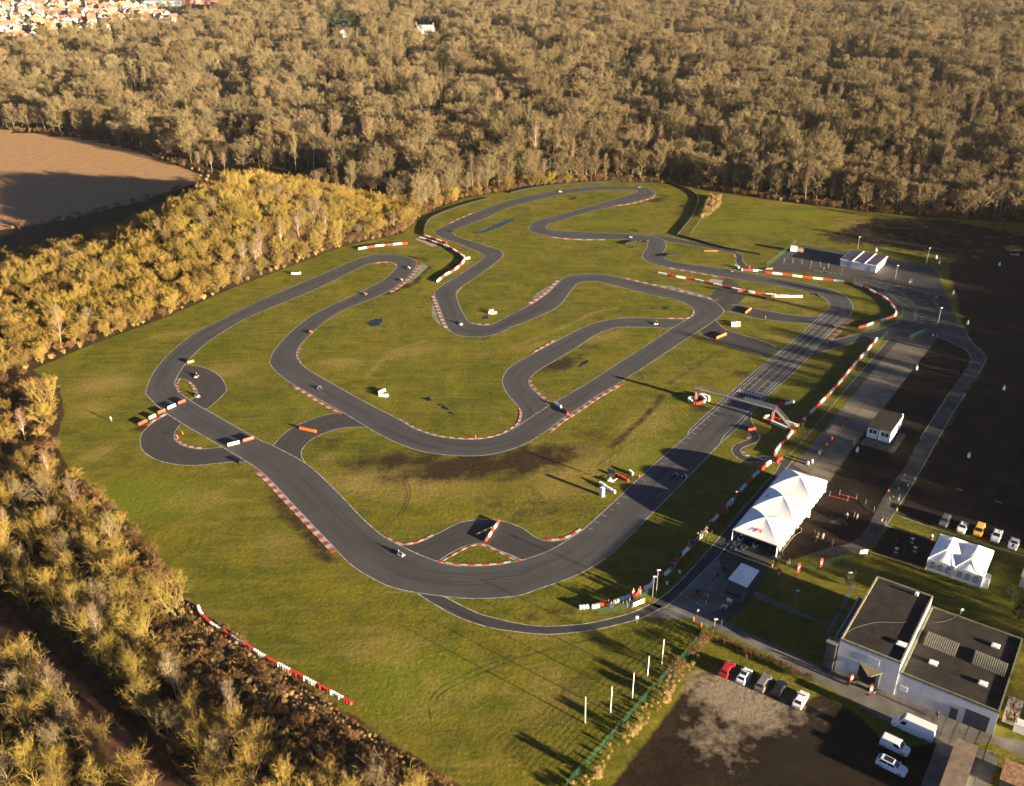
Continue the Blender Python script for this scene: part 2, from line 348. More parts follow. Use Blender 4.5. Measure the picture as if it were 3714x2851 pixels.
def ribbon(name, rows, z, m, n=6, closed=False, lines=True, lw=.2, lz=.004, lname='track_line'):
    A = spline([r[0] for r in rows], n, closed); B = spline([r[1] for r in rows], n, closed)
    if closed: A.append(A[0].copy()); B.append(B[0].copy())
    vs = []; fs = []; uv = []; s = 0.0; K = 8
    for i in range(len(A)):
        if i: s += ((A[i]-A[i-1]).length+(B[i]-B[i-1]).length)/2
        for k in range(K+1):
            p = A[i].lerp(B[i], k/K); vs.append((p.x, p.y, z)); uv.append((k/K, s))
    for i in range(len(A)-1):
        for k in range(K):
            q = i*(K+1)+k; f = (q, q+1, q+K+2, q+K+1)
            a, b_, c = Vector(vs[f[0]]), Vector(vs[f[1]]), Vector(vs[f[2]])
            fs.append(f if (b_-a).cross(c-a).z > 0 else f[::-1])
    me = bpy.data.meshes.new(name); me.from_pydata(vs, [], fs); me.materials.append(m)
    u = me.uv_layers.new(name='UVMap')
    for l in me.loops: u.data[l.index].uv = uv[l.vertex_index]
    me.update(); struct(link(name, me))
    if lines:
        mb = MB()
        for E in (A, B): line_into(mb, E, lw, z+lz)
        struct(mb.build(lname, M['line']))
    return A, B
def line_into(mb, P, w, z, off=0.0):
    L = []; n = len(P)
    for i in range(n):
        d = (P[min(i+1, n-1)]-P[max(i-1, 0)]); d.z = 0
        if d.length < 1e-6: d = Vector((1, 0, 0))
        d.normalize(); nrm = Vector((-d.y, d.x, 0)); L.append((P[i]+nrm*(off+w/2), P[i]+nrm*(off-w/2)))
    for (a, b_), (c, d) in zip(L, L[1:]):
        mb.face((b_.x, b_.y, z), (d.x, d.y, z), (c.x, c.y, z), (a.x, a.y, z))
def rows(s):
    """'22: 95,1425 300,1650 | ...' one row per '|': two readings, left and right edge"""
    out = []
    for r in s.split('|'):
        P = pts(r.strip().replace(' / ', ';')); out.append((P[0], P[1]))
    return out
MAIN = rows('22: 95,1425 230,1672|22: 320,1345 560,1552|22: 520,1225 770,1430|22: 640,1140 905,1320|22: 870,930 1220,1005|22: 1180,640 1550,670|22: 1480,378 1755,455|z1: 300,930 1020,930|z1: 850,430 1480,440|z1: 1340,0 1970,0|'
 'z5: 470,1650 925,1660|z5: 740,1400 1130,1470|z5: 930,1230 1300,1310|z5: 1000,1155 1372,1200|z5: 985,1080 1355,1090|z5: 910,1010 1230,965|z5: 760,945 1000,865|z5: 500,885 640,780|z5: 200,825 280,715|z5: 0,790 0,665|'
 '12: 1830,690 1830,618|12: 1500,630 1530,578|12: 1290,595 1375,552|12: 1175,562 1305,522|12: 1118,520 1278,500|12: 1120,485 1300,468|12: 1150,445 1320,425|12: 1160,410 1300,375|12: 1140,388 1240,343|12: 1080,374 1130,328|12: 900,366 940,315|12: 600,362 640,303|12: 400,350 420,293|12: 290,332 330,283|12: 180,305 293,268|12: 148,272 300,250|12: 175,230 330,228|12: 260,190 420,205|12: 420,150 560,160|12: 640,90 760,110|12: 850,30 1000,60|'
 '02: 1040,1650 1215,1668|02: 1072,1632 1195,1625|02: 1040,1622 1120,1597|02: 900,1620 940,1588|02: 740,1626 760,1587|02: 550,1645 560,1602|02: 380,1672 360,1630|12: 0,90 0,25|'
 '11: 1950,190 1870,135|11: 1760,262 1660,228|11: 1685,292 1560,275|11: 1680,312 1522,302|11: 1720,340 1570,345|11: 1850,385 1720,400|11: 2000,430 1870,460|11: 2080,455 1920,485|11: 2110,490 1945,500|11: 2090,530 1935,530|11: 2000,600 1840,600|11: 1880,690 1700,690|11: 1760,770 1580,765|11: 1715,810 1530,815|11: 1712,845 1525,850|11: 1730,910 1560,930|11: 1770,1000 1605,1050|11: 1805,1055 1645,1130|11: 1850,1085 1700,1175|11: 1950,1100 1800,1195|11: 2010,1090 1960,1195|11: 2100,1050 2080,1165|'
 '12: 0,1005 0,1115|12: 160,925 200,1035|12: 300,830 400,935|12: 380,750 500,810|12: 450,690 560,745|12: 560,668 640,725|12: 700,662 720,725|12: 830,675 800,740|12: 1000,710 960,780|12: 1250,770 1200,840|12: 1500,830 1420,885|12: 1700,880 1510,930|12: 1790,945 1555,970|12: 1810,985 1558,1000|12: 1780,1020 1510,1040|12: 1700,1080 1375,1120|12: 1500,1210 1180,1250|12: 1200,1410 900,1430|12: 920,1590 650,1590|'
 '22: 740,15 500,0|22: 560,135 310,112|22: 400,240 150,215|22: 280,335 30,295|21: 2315,425 2080,358|21: 2184,478 1950,388|21: 2000,525 1800,395|21: 1800,537 1640,382|21: 1600,525 1500,355|21: 1430,500 1350,300|21: 1270,450 1200,212|21: 1120,385 1000,112|21: 950,290 850,30|21: 750,170 690,-60|21: 450,0 480,-180|'
 '11: 310,1600 400,1440|11: 190,1510 365,1400|11: 128,1440 350,1370|11: 122,1395 350,1330|11: 160,1310 375,1275|11: 260,1195 470,1175|11: 400,1070 600,1060|11: 600,950 780,955|11: 900,812 1020,862|11: 1080,715 1200,765|11: 1165,645 1310,675|11: 1205,597 1365,600|11: 1185,570 1375,560|11: 1120,557 1310,520|11: 1040,560 1180,497|11: 950,580 1060,493|11: 800,650 900,522|11: 600,750 650,625|11: 300,880 300,775|11: 0,1003 0,900|'
 '10: 1950,1125 1920,1035|10: 1780,1240 1680,1155|10: 1670,1335 1500,1290|10: 1580,1430 1370,1420|10: 1510,1545 1285,1550|10: 1495,1610 1245,1670|20: 1560,15 1260,25|20: 1660,85 1380,140|20: 1800,165 1550,255|20: 2189,385 1900,460|21: 150,450 0,635|21: 440,610 120,740|21: 700,850 300,930|21: 900,1060 450,1090|21: 1080,1215 650,1300|21: 1250,1310 820,1470|21: 1450,1400 1050,1610|21: 1650,1465 1240,1678|21: 1850,1477 1550,1728|21: 2050,1468 1850,1753|22: 0,1445 20,1735')
LB = rows('12: 1600,985 1470,1060|12: 1520,1041 1365,1120|12: 1320,1043 1150,1115|12: 1000,1035 930,1115|12: 780,1062 830,1135|12: 600,1120 700,1190|12: 370,1240 560,1285|12: 200,1330 370,1400|12: 0,1445 220,1490|11: 2115,1530 / 12: 150,1560|11: 2108,1600 / 12: 150,1600|21: 2150,10 / 12: 175,1640|22: 40,95 270,50|22: 85,170 330,112|22: 60,280 380,90')
LC = rows('10: 1560,1440 1500,1560|10: 1610,1437 1560,1556|10: 1700,1450 1610,1575|10: 1800,1482 1645,1600|10: 1890,1550 1675,1640|10: 1935,1640 1688,1685|20: 1900,20 1672,30|20: 1840,75 1630,58|20: 1765,138 1600,65|20: 1700,160 1580,90')
LD = rows('20: 1480,160 1600,240|20: 1420,185 1556,256|20: 1300,255 1515,300|20: 1215,340 1488,350|20: 1198,430 1488,385|20: 1240,510 1525,425|20: 1370,580 1600,460|20: 1600,617 1710,477|20: 1850,600 1850,465|20: 2110,572 1960,455|20: 2180,560 2060,430')
LE = rows('21: 100,480 470,640|21: 145,450 425,600|21: 200,385 388,530|21: 290,310 405,465|21: 420,245 500,380|21: 600,185 680,310|21: 750,165 850,291|21: 830,170 1000,295')
LF = rows('21: 1080,1240 1420,1420|21: 1160,1268 1500,1432|21: 1270,1297 1560,1430|21: 1400,1272 1650,1372|21: 1560,1195 1780,1310|21: 1740,1107 1900,1282|21: 1920,1080 1960,1290|21: 2080,1088 2070,1340|22: 0,1115 0,1385|22: 110,1165 95,1425|22: 200,1228 220,1420|22: 290,1260 350,1360|22: 400,1260 450,1310|22: 500,1230 540,1250|22: 600,1167 640,1170')
LG = rows('31: 1300,5 1560,40|31: 1365,25 1620,65|31: 1500,112 1740,130|31: 1750,245 1920,212|31: 2000,325 2060,248|32: 0,355 0,280|32: 200,378 200,310|32: 400,380 380,312|32: 700,345 640,290|32: 950,290 880,240|32: 1130,235 1050,188|32: 1300,150 1200,118|z3: 180,1640 0,1560|z3: 440,1420 240,1400|z3: 720,1140 500,1155|z3: 1010,850 780,850|z3: 1200,620 980,620|z3: 1400,370 1190,370|z2m: 420,1040 330,1000|z2m: 700,700 620,660|z2m: 960,400 880,370|z2m: 1120,240 960,270|z2m: 1240,80 1010,150')
LH = rows('z1: 1020,700 1290,560|z1: 1010,935 1245,700|z1: 1100,962 1252,800|z1: 1180,1000 1285,890|z1: 1235,1050 1330,975|z1: 1240,1085 1380,1060|z1: 1190,1120 1375,1110|z1: 1090,1150 1310,1165|z1: 980,1205 1170,1218|z1: 940,1270 1090,1262|z1: 965,1350 1085,1310|z1: 1060,1425 1135,1370|z1: 1200,1472 1250,1400|z1: 1400,1470 1440,1378|z1: 1600,1475 1600,1390|z1: 1720,1500 1740,1410')
LI = rows('12: 1740,1055 1600,1160|12: 1830,1135 1700,1220|12: 2000,1190 1850,1270|12: 2189,1250 2040,1330|13: 70,1290 / 12: 2110,1345|13: 130,1290 / 12: 2165,1385')
LJ = rows('12: 1870,930 1790,1000|12: 1920,922 1845,978|12: 2060,950 2050,1030|13: 0,975 0,1052|13: 200,1010 200,1075|13: 420,1020 360,1085|13: 520,960 420,1090')
LK = rows('12: 1830,690 1640,930|12: 2000,815 1850,830|12: 1930,915 1745,890|12: 1850,980 1730,930')
LL = rows('12: 1240,340 1160,318|12: 1330,385 1290,335|12: 1450,400 1420,360|12: 1800,465 1850,445|12: 1890,485 1925,478|12: 1915,515 1970,505|12: 1912,550 1972,545|12: 1940,590 2000,580|12: 2000,625 2040,600|12: 2150,655 2140,610')
LM = rows('13: 360,1350 430,1240|13: 560,1300 560,1225|13: 760,1240 760,1180|13: 950,1200 940,1140|13: 1040,1215 1120,1070')
Z = .010
ribbon('start_link_road', LK, Z, M['asphalt2'], lines=False)
ribbon('pit_exit_road', LG, Z+.001, M['asphalt2'], lname='pit_line')
ribbon('infield_link_road', LB, Z-.002, M['asphalt'])
ribbon('loop_road', LC, Z-.003, M['asphalt2']); ribbon('loop_road', LD, Z-.004, M['asphalt2'])
ribbon('infield_link_road', LE, Z+.002, M['asphalt2']); ribbon('chicane_road', LF, Z+.0025, M['asphalt2'])
ribbon('pit_entry_road', LH, Z+.003, M['asphalt2'], n=5); ribbon('cross_road', LI, Z-.0025, M['asphalt2']); ribbon('cross_road', LJ, Z-.0015, M['asphalt2'])
ribbon('pit_lane', LL, Z-.001, M['asphalt2']); ribbon('pit_lane', LM, Z-.0035, M['asphalt3'])
TA, TB = ribbon('race_track', MAIN, .018, M['asphalt'], closed=True, lz=.005)
# painted marks on the start straight
mb = MB(); ZL = .024
def seg(p, q, w=.16): line_into(mb, [p, q], w, ZL)
def P2(s): return pts(s)
lad = [P2('z5: 985,1240; z1: 1120,300'), P2('z5: 1070,1257; z1: 1215,322'), P2('z5: 1165,1275; z1: 1325,350'), P2('z5: 1245,1298; z1: 1425,385')]
for a, q in lad: seg(a, q, .14)
for (a0, a1), (b0, b1) in ((lad[0], lad[1]), (lad[2], lad[3])):
    for i in range(19): seg(a0.lerp(a1, i/18), b0.lerp(b1, i/18), .14)
for s in ('z1: 1070,297 1462,402', 'z1: 1070,297; z5: 720,1425', 'z1: 1465,402; z5: 1260,1320', 'z1: 1070,297 230,1050', 'z1: 1465,402 820,1050', 'z1: 820,1050 730,1200', '13: 110,1362 250,1424'): 
    q = P2(s); seg(q[0], q[1])
a, q = P2('22: 648,1150; z1: 985,385')
for i in range(27):
    p = a.lerp(q, i/26); seg(p, p+E2*1.35, .13)
for i in range(19): pass
struct(mb.build('grid_line', M['line']))
mb = MB(); a, q = P2('z1: 1052,312 1462,415'); n = 18; dx = (q-a)/n; dy = -E1*.62
for j in range(3):
    for i in range(n):
        if (i+j) % 2 == 0:
            p = a+dx*i+dy*j; mb.face(*[(v.x, v.y, ZL) for v in (p+dy, p+dx+dy, p+dx, p)])
struct(mb.build('finish_line', M['white']))
mb = MB(); NT = len(TA); rr_ = random.Random(4)
for _ in range(46):
    i0 = rr_.randrange(NT); n = rr_.randrange(8, 30); f0 = rr_.uniform(.2, .8); f1 = f0+rr_.uniform(-.25, .25); P = []
    for k in range(n): i = (i0+k) % NT; P.append(TA[i].lerp(TB[i], min(.93, max(.07, f0+(f1-f0)*(k/n)**1.5))))
    for o in (0, 1.05): line_into(mb, P, .16, .0205, o)
struct(mb.build('rubber_mark', mat('tyre_rubber_mark', (.036, .035, .035), .85, .3, .6)))
mb = MB()
for s in ('21: 1240,670 1300,770 1318,860 1290,960 1240,1040', '21: 1222,690 1275,790 1290,870 1262,960 1215,1040', '31: 1480,960 1560,850 1800,720 2189,560', '31: 1530,960 1610,870 1850,750 2189,610', '31: 1480,1010 1500,1150 1570,1210 1700,1200', '22: 1290,20 1180,180 1020,320 850,450', '22: 700,640 900,500 1080,380', '11: 940,1400 1150,1290 1380,1230', '32: 0,600 500,470 800,400', '12: 1300,1640 1480,1480 1740,1310'):
    line_into(mb, spline(pts(s), 6), .2, .0042)
struct(mb.build('wheel_rut', mat('rut_earth', (.075, .068, .016), .95, .6, .3)))
# kerbs: a real step, painted red and white by turns
M['dred'] = mat('rubbed_red_paint', (.17, .055, .05), .85, .3, .7); M['dwhite'] = mat('rubbed_white_paint', (.21, .17, .15), .85, .3, .7)
def kerb(s, w, side=1, step=1.5, h=.07, off=.12, red=M['kred'], white=M['kwhite'], sp=True):
    P = pts(s); P = resample(spline(P, 6) if sp and len(P) > 2 else P, step); mb = MB(); L = []; n = len(P)
    for i in range(n):
        d = P[min(i+1, n-1)]-P[max(i-1, 0)]; d.normalize(); nr = Vector((-d.y, d.x, 0))*side; L.append((P[i]+nr*off, P[i]+nr*(off+w)))
    for i in range(n-1):
        (a, b_), (c, d) = L[i], L[i+1]; q = [a, b_, d, c]
        if side > 0: q = [a, c, d, b_]
        hs = [.03 if v in (a, c) else h for v in q]
        top = [(v.x, v.y, z) for v, z in zip(q, hs)]; bot = [(v.x, v.y, 0) for v in q]
        mb.add(bot+top, [(4, 5, 6, 7), (0, 1, 5, 4), (1, 2, 6, 5), (2, 3, 7, 6), (3, 0, 4, 7)], i % 2)
    return struct(mb.build('kerb', [red, white]))
kerb('21: 20,655 120,740 300,930 450,1090 600,1250 690,1345', 1.23, -1, 1.55)
kerb('12: 920,1592; 22: 740,20 560,140 400,245 290,335', 1.07, 1, 1.6)
kerb('11: 1385,575 1368,605 1312,680 1200,772 1130,812', 1.23, 1, 1.6)
kerb('11: 1522,838 1555,925 1605,1055 1638,1118', 1.15, -1, 1.6)
kerb('12: 150,930 300,830 380,750 410,720', 1.31, 1, 1.8)
kerb('12: 930,695 1250,768 1500,828 1740,890', 0.98, 1, 1.9)
kerb('12: 310,338 400,350 600,363 790,364', 0.98, -1, 2.4)
kerb('12: 1310,600 1500,632 1810,690', 0.98, -1, 2.2)
kerb('11: 330,1612 450,1680; 21: 560,75 745,170', 1.07, -1, 1.6)
kerb('21: 1200,212 1350,300 1500,355 1640,382 1800,395 1950,388 2080,358 2150,325', 0.41, 1, 1.3)
kerb('12: 1310,1042 1510,1040 1558,1000 1555,970', 0.49, 1, 1.5)
kerb('12: 150,1550 150,1600; 22: 215,0 330,105', 0.74, 1, 1.4)
kerb('22: 60,110 85,170 60,260 0,305', 0.41, -1, 1.2)
kerb('11: 372,1280 350,1330 350,1370 372,1420', 0.49, 1, 1.3)
kerb('11: 1000,568 1120,557 1185,570 1205,597', 0.41, -1, 1.5)
kerb('21: 1090,1222 1170,1275 1270,1297 1400,1272 1520,1215', 0.49, 1, 1.3)
kerb('21: 1545,1442 1780,1312 1880,1282 1950,1288 2070,1340 2184,1398; 22: 85,1425', 0.57, -1, 1.3)
kerb('21: 1560,1440 1700,1468 1850,1475 2050,1466 2180,1445', 0.41, 1, 1.5)
kerb('22: 275,1257 390,1260 490,1233 600,1167', 0.57, 1, 1.7)
kerb('20: 1490,340 1488,385 1525,425 1600,460 1710,477', 0.57, 1, 1.1)
kerb('10: 1525,1545 1500,1600 1505,1650; 20: 1530,10', 0.57, 1, 1.1)
kerb('10: 1610,1577 1645,1600 1680,1660', 0.66, -1, 1.1)
kerb('20: 1265,278 1330,235 1425,182', 0.74, 1, 1.8)
kerb('12: 860,75 1000,60; 02: 1180,1692 1212,1665', 0.82, -1, 2.2)
kerb('11: 1640,238 1870,135', 0.74, 1, 2.5)
kerb('13: 695,1025 640,1090 470,1245', 1.56, 1, 1.9, red=M['dred'], white=M['dwhite'])
kerb('z1: 1215,1050 1235,1085 1170,1120', 0.66, -1, 1.0); kerb('z1: 1095,1265 1095,1310 1135,1365 1205,1385', 0.66, 1, 1.2)
kerb('12: 180,1340 370,1232', 0.49, 1, 1.6); kerb('11: 1820,1068 1870,1090 1990,1095', 0.41, 1, 1.4); kerb('11: 1712,835 1718,805 1745,778', 0.49, -1, 1.2)
for s in ('11: 1412,562 1472,598 1360,700 1300,745 1385,640', '11: 1512,860 1498,960 1503,1020 1540,1070 1660,1160 1625,1110 1540,910', '12: 148,915 180,865 215,825 345,742 385,735 290,820', '12: 1150,742 1350,762 1560,815 1700,862 1740,885 1500,825', '12: 330,348 480,372 640,375 780,364 600,360'):
    sheet('runoff_pavement', pts(s), .006, M['runoff'])
# paddock, paths
sheet('paddock_pavement', pts('13: -90,640 0,595 90,530 190,440 280,412 650,465 1020,500 1090,540 1360,580 1430,640 1560,900 1640,1110 1690,1145 1690,1310 1440,1190 1395,1290 1120,1235 1040,1215 760,1245 950,1140 1150,1050 1000,850 800,735 300,640'), .003, M['asphalt3'])
sheet('paddock_pavement', pts('23: 150,550 225,610 360,690 500,785; z2m: 1700,520; 23: 330,1020 100,1400; z3: 1830,900 1650,1330 1380,1660; 32: 1770,330 1400,170; z3: 180,1640 440,1420 1010,850 1210,640; z2m: 350,1130 1000,300 1080,110'), .003, M['asphalt3'])
sheet('pit_lane_pavement', pts('23: 640,0 750,0; 13: 745,1678 970,1400 1120,1230 1190,1040 1130,900 1000,780 860,720 860,740 960,810 1090,910 1150,1040 1040,1215 640,1678'), .006, M['asphalt2'])
sheet('concrete_pavement', pts('13: 745,1678 970,1400 1120,1230 1395,1285 1190,1540 1085,1678; 23: 1085,0 820,340 700,500 500,785 360,690 225,612 440,360 600,165'), .006, M['panels'])
sheet('concrete_pavement', pts('z3: 1030,850 1120,1160 1180,1170 1180,1420 1240,1560 900,1700; 32: 1560,250 1480,245 1280,235 1150,240; z3: 180,1650 600,1260'), .006, mat('worn_pavement', (.15, .145, .135), .9, .3, .3))
sheet('path', pts('32: 1150,245 1480,247 1680,320 2189,545; 33: 150,660 560,860 1050,1150 1500,1330 1900,1300 2300,1500 2600,1400 2400,1330 1950,1250 1500,1050 600,720 0,445; 32: 1960,340 1800,250 1500,120 1300,150'), .004, M['path'])
sheet('path', pts('13: 1440,1185 1690,1310 1735,1375 1715,1440 1560,1678; 23: 1550,0 1300,390 1180,620 1040,800 900,1060 800,1225 690,1290 560,1325 300,1392 520,1400 810,1345 925,1285 1000,1150 1260,740 1540,240 1690,0; 13: 1700,1660 1800,1515 1866,1390 1858,1360 1735,1230 1690,1145'), .007, mat('path_asphalt', (.072, .067, .062), .9, .3, .4))
sheet('path', pts('w4: 700,525 800,550 1270,775 1700,960 1640,970 1250,830 720,610'), .006, M['path'])
sheet('path', pts('w4: 1890,130 1920,110 2040,300 2040,470 1900,760 1680,1130 1640,1120 1850,760 1960,480 1970,320'), .006, M['path'])
mb = MB()
for s in ('23: 640,0 400,290 260,450 160,545', '13: 640,1678 1040,1215', '13: 720,728 860,740 1000,800 1130,900 1240,970 1258,1060', '13: 1440,1185 1690,1310 1735,1375', '13: 1690,1145 1735,1230 1858,1360 1866,1390 1800,1515', '23: 1690,0 1540,240 1260,740 1000,1150', '23: 1550,0 1300,390', '13: 560,1225 1150,1058', '23: 1100,1040 1560,1200 2189,1390', '23: 1010,1130 1440,1260'):
    q = pts(s); line_into(mb, spline(q, 5) if len(q) > 2 else q, .16, .013)
struct(mb.build('pit_line', M['line']))
mb = MB()
for i in range(15):
    t = i/14
    for s in ('13: 900,715 1000,770 1080,835 1150,880 1230,945 1290,1000 1300,1050 1290,1085', '13: 955,705 1090,765 1200,815 1290,880 1360,950 1395,1010 1400,1060 1390,1085'):
        P = spline(pts(s), 6); p = P[int(t*(len(P)-1))]; line_into(mb, [p, p+Vector((1.5, .1, 0))], .18, .013)
for a, q in (('z3: 1110,1080', 'z3: 690,1560'), ('z3: 540,1450', 'z3: 800,1600'), ('z3: 1150,1100', 'z3: 900,1260')): line_into(mb, [pts(a)[0], pts(q)[0]], .1, .012)
struct(mb.build('bay_line', M['line']))
for s in ('11: 1835,305 1900,312 2000,290 2189,210 2189,185 2050,235 1930,290', '11: 950,1080 1000,1050 1070,1040 1085,1060 1040,1100 980,1105', '21: 1410,40 1470,35 1500,60 1450,62', '21: 1560,98 1600,105 1640,140 1600,130', '21: 1650,150 1690,175 1685,192 1655,170', '12: 560,1450 600,1410 660,1395 650,1420 590,1450', '12: 1005,432 1025,422 1042,432 1020,440', '12: 1285,943 1320,938 1335,950 1305,957', '11: 1935,1045 1955,1015 1985,1012 1975,1035', '12: 480,15 540,5 560,18 500,28',
          '13: 2010,425 2100,415 2189,425 2250,450 2189,460 2060,462', '13: 2060,488 2140,490 2160,500 2100,502'):
    sheet('puddle_water', pts(s), .005, M['water'], 4)
sheet('dirt_track', pts('o: -40,1250 30,1310 100,1385 200,1490 300,1590 420,1700 330,1700 250,1640 150,1530 50,1420 -40,1330'), .006, mat('red_earth', (.10, .042, .026), .95, .5, .35), 3)
sheet('dirt_track', pts('o: 560,1500 640,1560 780,1690 730,1690 620,1580 540,1515'), .006, mat('dark_earth', (.06, .042, .026), .95, .4, .35), 3)
sheet('gravel_pavement', pts('w6: 105,185 170,150 230,160 420,260 400,290 340,295 240,245'), .006, mat('pale_gravel', (.33, .29, .25), .95, .3, 1.2))
sheet('gravel_pavement', pts('w7: 510,195 545,175 640,190 700,195 765,245 640,235'), .006, mat('pale_gravel', (.33, .29, .25), .95, .3, 1.2))
# ------------------------------------------------------------------ bare winter trees
def twig_mat(name, c, rand=.28, var=None):
    m, nt, b = base_mat(name, .9, .15); oi = nn(nt, 'ShaderNodeObjectInfo').outputs['Random']
    o = mixc(nt, oi, c, var or tuple(x*.75 for x in c))
    gp = nn(nt, 'ShaderNodeNewGeometry').outputs['Position']; o = mixc(nt, ramp(nt, noise(nt, .012, 3, gp), .42, .6, 0, .55), o, mixc(nt, 1.0, o, (1.06, 1.0, .86), 'MULTIPLY'))
    o = mixc(nt, ramp(nt, noise(nt, .02, 3, gp), .5, .65, 0, .6), o, mixc(nt, 1.0, o, (.72, .78, .72), 'MULTIPLY'))
    h = nn(nt, 'ShaderNodeHueSaturation'); nt.links.new(o, h.inputs['Color'])
    nt.links.new(ramp(nt, math_(nt, 'FRACT', math_(nt, 'MULTIPLY', oi, 13.7), 0), 0, 1, 1-rand, 1+rand), h.inputs['Value'])
    nt.links.new(h.outputs[0], b.inputs['Base Color']); return m
M['bark'] = twig_mat('grey_brown_bark', (.15, .12, .07)); M['bark_y'] = twig_mat('lichen_bark', (.215, .165, .055), .2)
M['bark_w'] = twig_mat('birch_bark', (.40, .34, .27), .15)
M['twig'] = twig_mat('brown_twigs', (.150, .122, .062), .28, (.145, .105, .058))
M['twig_y'] = twig_mat('yellow_olive_twigs', (.215, .155, .034), .3, (.175, .118, .036))
M['twig_r'] = twig_mat('reddish_twigs', (.165, .108, .07), .2, (.17, .125, .075))
M['twig_o'] = twig_mat('dry_orange_leaves', (.40, .19, .045), .2)
M['bramble'] = twig_mat('brown_bramble', (.105, .058, .026), .3, (.15, .085, .035))
M['reed'] = twig_mat('dry_grass', (.38, .27, .12), .25, (.26, .18, .08))
M['ivy'] = twig_mat('dark_evergreen', (.035, .050, .016), .3)
M['leafg'] = twig_mat('green_yellow_leaves', (.16, .17, .02), .2)
def unit(v): return v/ max(np.linalg.norm(v), 1e-9)
class TM:
    def __init__(s): s.v = []; s.f = []
    def tube(s, P, rad, n=4):
        o = len(s.v); k = len(P)
        for i in range(k):
            d = unit(P[min(i+1, k-1)]-P[max(i-1, 0)]); u = unit(np.cross(d, (.31, .87, .39))); w = np.cross(d, u)
            for j in range(n):
                t = 2*math.pi*j/n; s.v.append(P[i]+(u*math.cos(t)+w*math.sin(t))*rad[i])
        for i in range(k-1):
            for j in range(n): s.f.append((o+i*n+j, o+i*n+(j+1) % n, o+(i+1)*n+(j+1) % n, o+(i+1)*n+j))
    def needle(s, p, q, w, r):
        o = len(s.v); d = q-p; u = unit(np.cross(d, r.normal(size=3)))*w/2
        s.v += [p-u, p+u, q]; s.f.append((o, o+1, o+2))
    def mesh(s, name, m):
        me = bpy.data.meshes.new(name); me.from_pydata([tuple(x) for x in s.v], [], s.f); me.materials.append(m); me.update(); return me
def grow(seed, h, cr, base=.25, n1=14, n2=7, n3=6, up=.5, tw=.06, stems=1, tl=1.0, trunk_r=None, envp=.4, leaf=0):
    """trunk and limbs in one mesh, twigs in another"""
    r = np.random.default_rng(seed); T, C = TM(), TM(); tr = trunk_r or h*.016
    for s in range(stems):
        az = r.uniform(0, 2*math.pi); lean = (.06 if stems == 1 else r.uniform(.15, .5)); P = [np.array([r.normal()*.15*(stems > 1), r.normal()*.15*(stems > 1), -.2])]
        hh = h*(r.uniform(.85, 1) if stems == 1 else r.uniform(.7, 1)); K = 6
        for k in range(1, K+1):
            P.append(P[-1]+np.array([math.cos(az)*lean+r.normal()*.07, math.sin(az)*lean+r.normal()*.07, 1])*hh*.92/K)
        rr = [tr*(1-.85*k/K)*(1 if stems == 1 else .7) for k in range(K+1)]
        T.tube(P, rr, 5); N1 = max(3, n1//stems); ga = r.uniform(0, 6)
        for i in range(N1):
            t = base+(1-base)*((i+.5+r.uniform(-.4, .4))/N1); x = t*K; j = min(int(x), K-1); o = P[j]+(P[j+1]-P[j])*(x-j)
            env = math.sqrt(max(.05, 1-((t-envp)/(1.03-envp if t > envp else envp+.35))**2))
            L = cr*env*r.uniform(.75, 1.12); ga += 2.4+r.normal()*.4; el = R(15+65*up*(.5+.7*t)+r.normal()*8)
            d = np.array([math.cos(ga)*math.cos(el), math.sin(ga)*math.cos(el), math.sin(el)]); L /= max(.55, math.cos(el)); L = min(L, (1.02-t)*h+cr*.35)
            Q = [o]
            for k in range(3):
                d = unit(d+np.array([0, 0, .16*up])+r.normal(size=3)*.12); Q.append(Q[-1]+d*L/3)
            lr = rr[j]*.5+.01; T.tube(Q, [lr, lr*.7, lr*.45, lr*.15], 3)
            for k in range(n2):
                u = .25+.75*(k+r.uniform(0, 1))/n2; x = u*3; jj = min(int(x), 2); q = Q[jj]+(Q[jj+1]-Q[jj])*(x-jj)
                e = unit(unit(Q[jj+1]-Q[jj])*.75+r.normal(size=3)*.6+np.array([0, 0, .3*up])); l2 = L*r.uniform(.28, .5)*(1.15-.5*u)
                q2 = q+e*l2; C.needle(q, q2, tw*1.7, r)
                for n in range(n3):
                    v = r.uniform(.2, 1); p = q+(q2-q)*v; f = unit(e*.7+r.normal(size=3)*.65+np.array([0, 0, .25*up])); l3 = tl*r.uniform(.5, 1.1)*(.6+.08*cr)
                    if leaf: 
                        for z in range(leaf): C.needle(p+f*l3*r.uniform(0, 1), p+f*l3*r.uniform(0, 1)+r.normal(size=3)*.18, .16, r)
                    else:
                        C.needle(p, p+f*l3, tw, r)
    return T, C
KINDS = {}
def kind(name, variants, bark, twig, **k):
    out = []
    for i in range(variants):
        kk = dict(k); kk['h'] = k['h']*(.85+.3*i/max(1, variants-1)); kk['cr'] = k['cr']*(1.12-.24*((i*2) % variants)/max(1, variants-1))
        T, C = grow(hash(name) % 1000 if False else sum(map(ord, name))+i*17, **kk)
        out.append((T.mesh('trunk', M[bark]), C.mesh('crown', M[twig]), T, C, M[bark], M[twig]))
    KINDS[name] = out
kind('broad', 5, 'bark', 'twig', h=17.5, cr=5.6, base=.22, n1=28, n2=12, n3=17, up=.55, tw=.075, tl=1.25, envp=.55)
kind('tall', 3, 'bark', 'twig', h=19.5, cr=3.2, base=.28, n1=26, n2=9, n3=12, up=.8, tw=.06, tl=1.2)
kind('birch', 3, 'bark_w', 'twig_r', h=17, cr=2.6, base=.3, n1=26, n2=9, n3=11, up=.75, tw=.05, tl=1.1, trunk_r=.15)
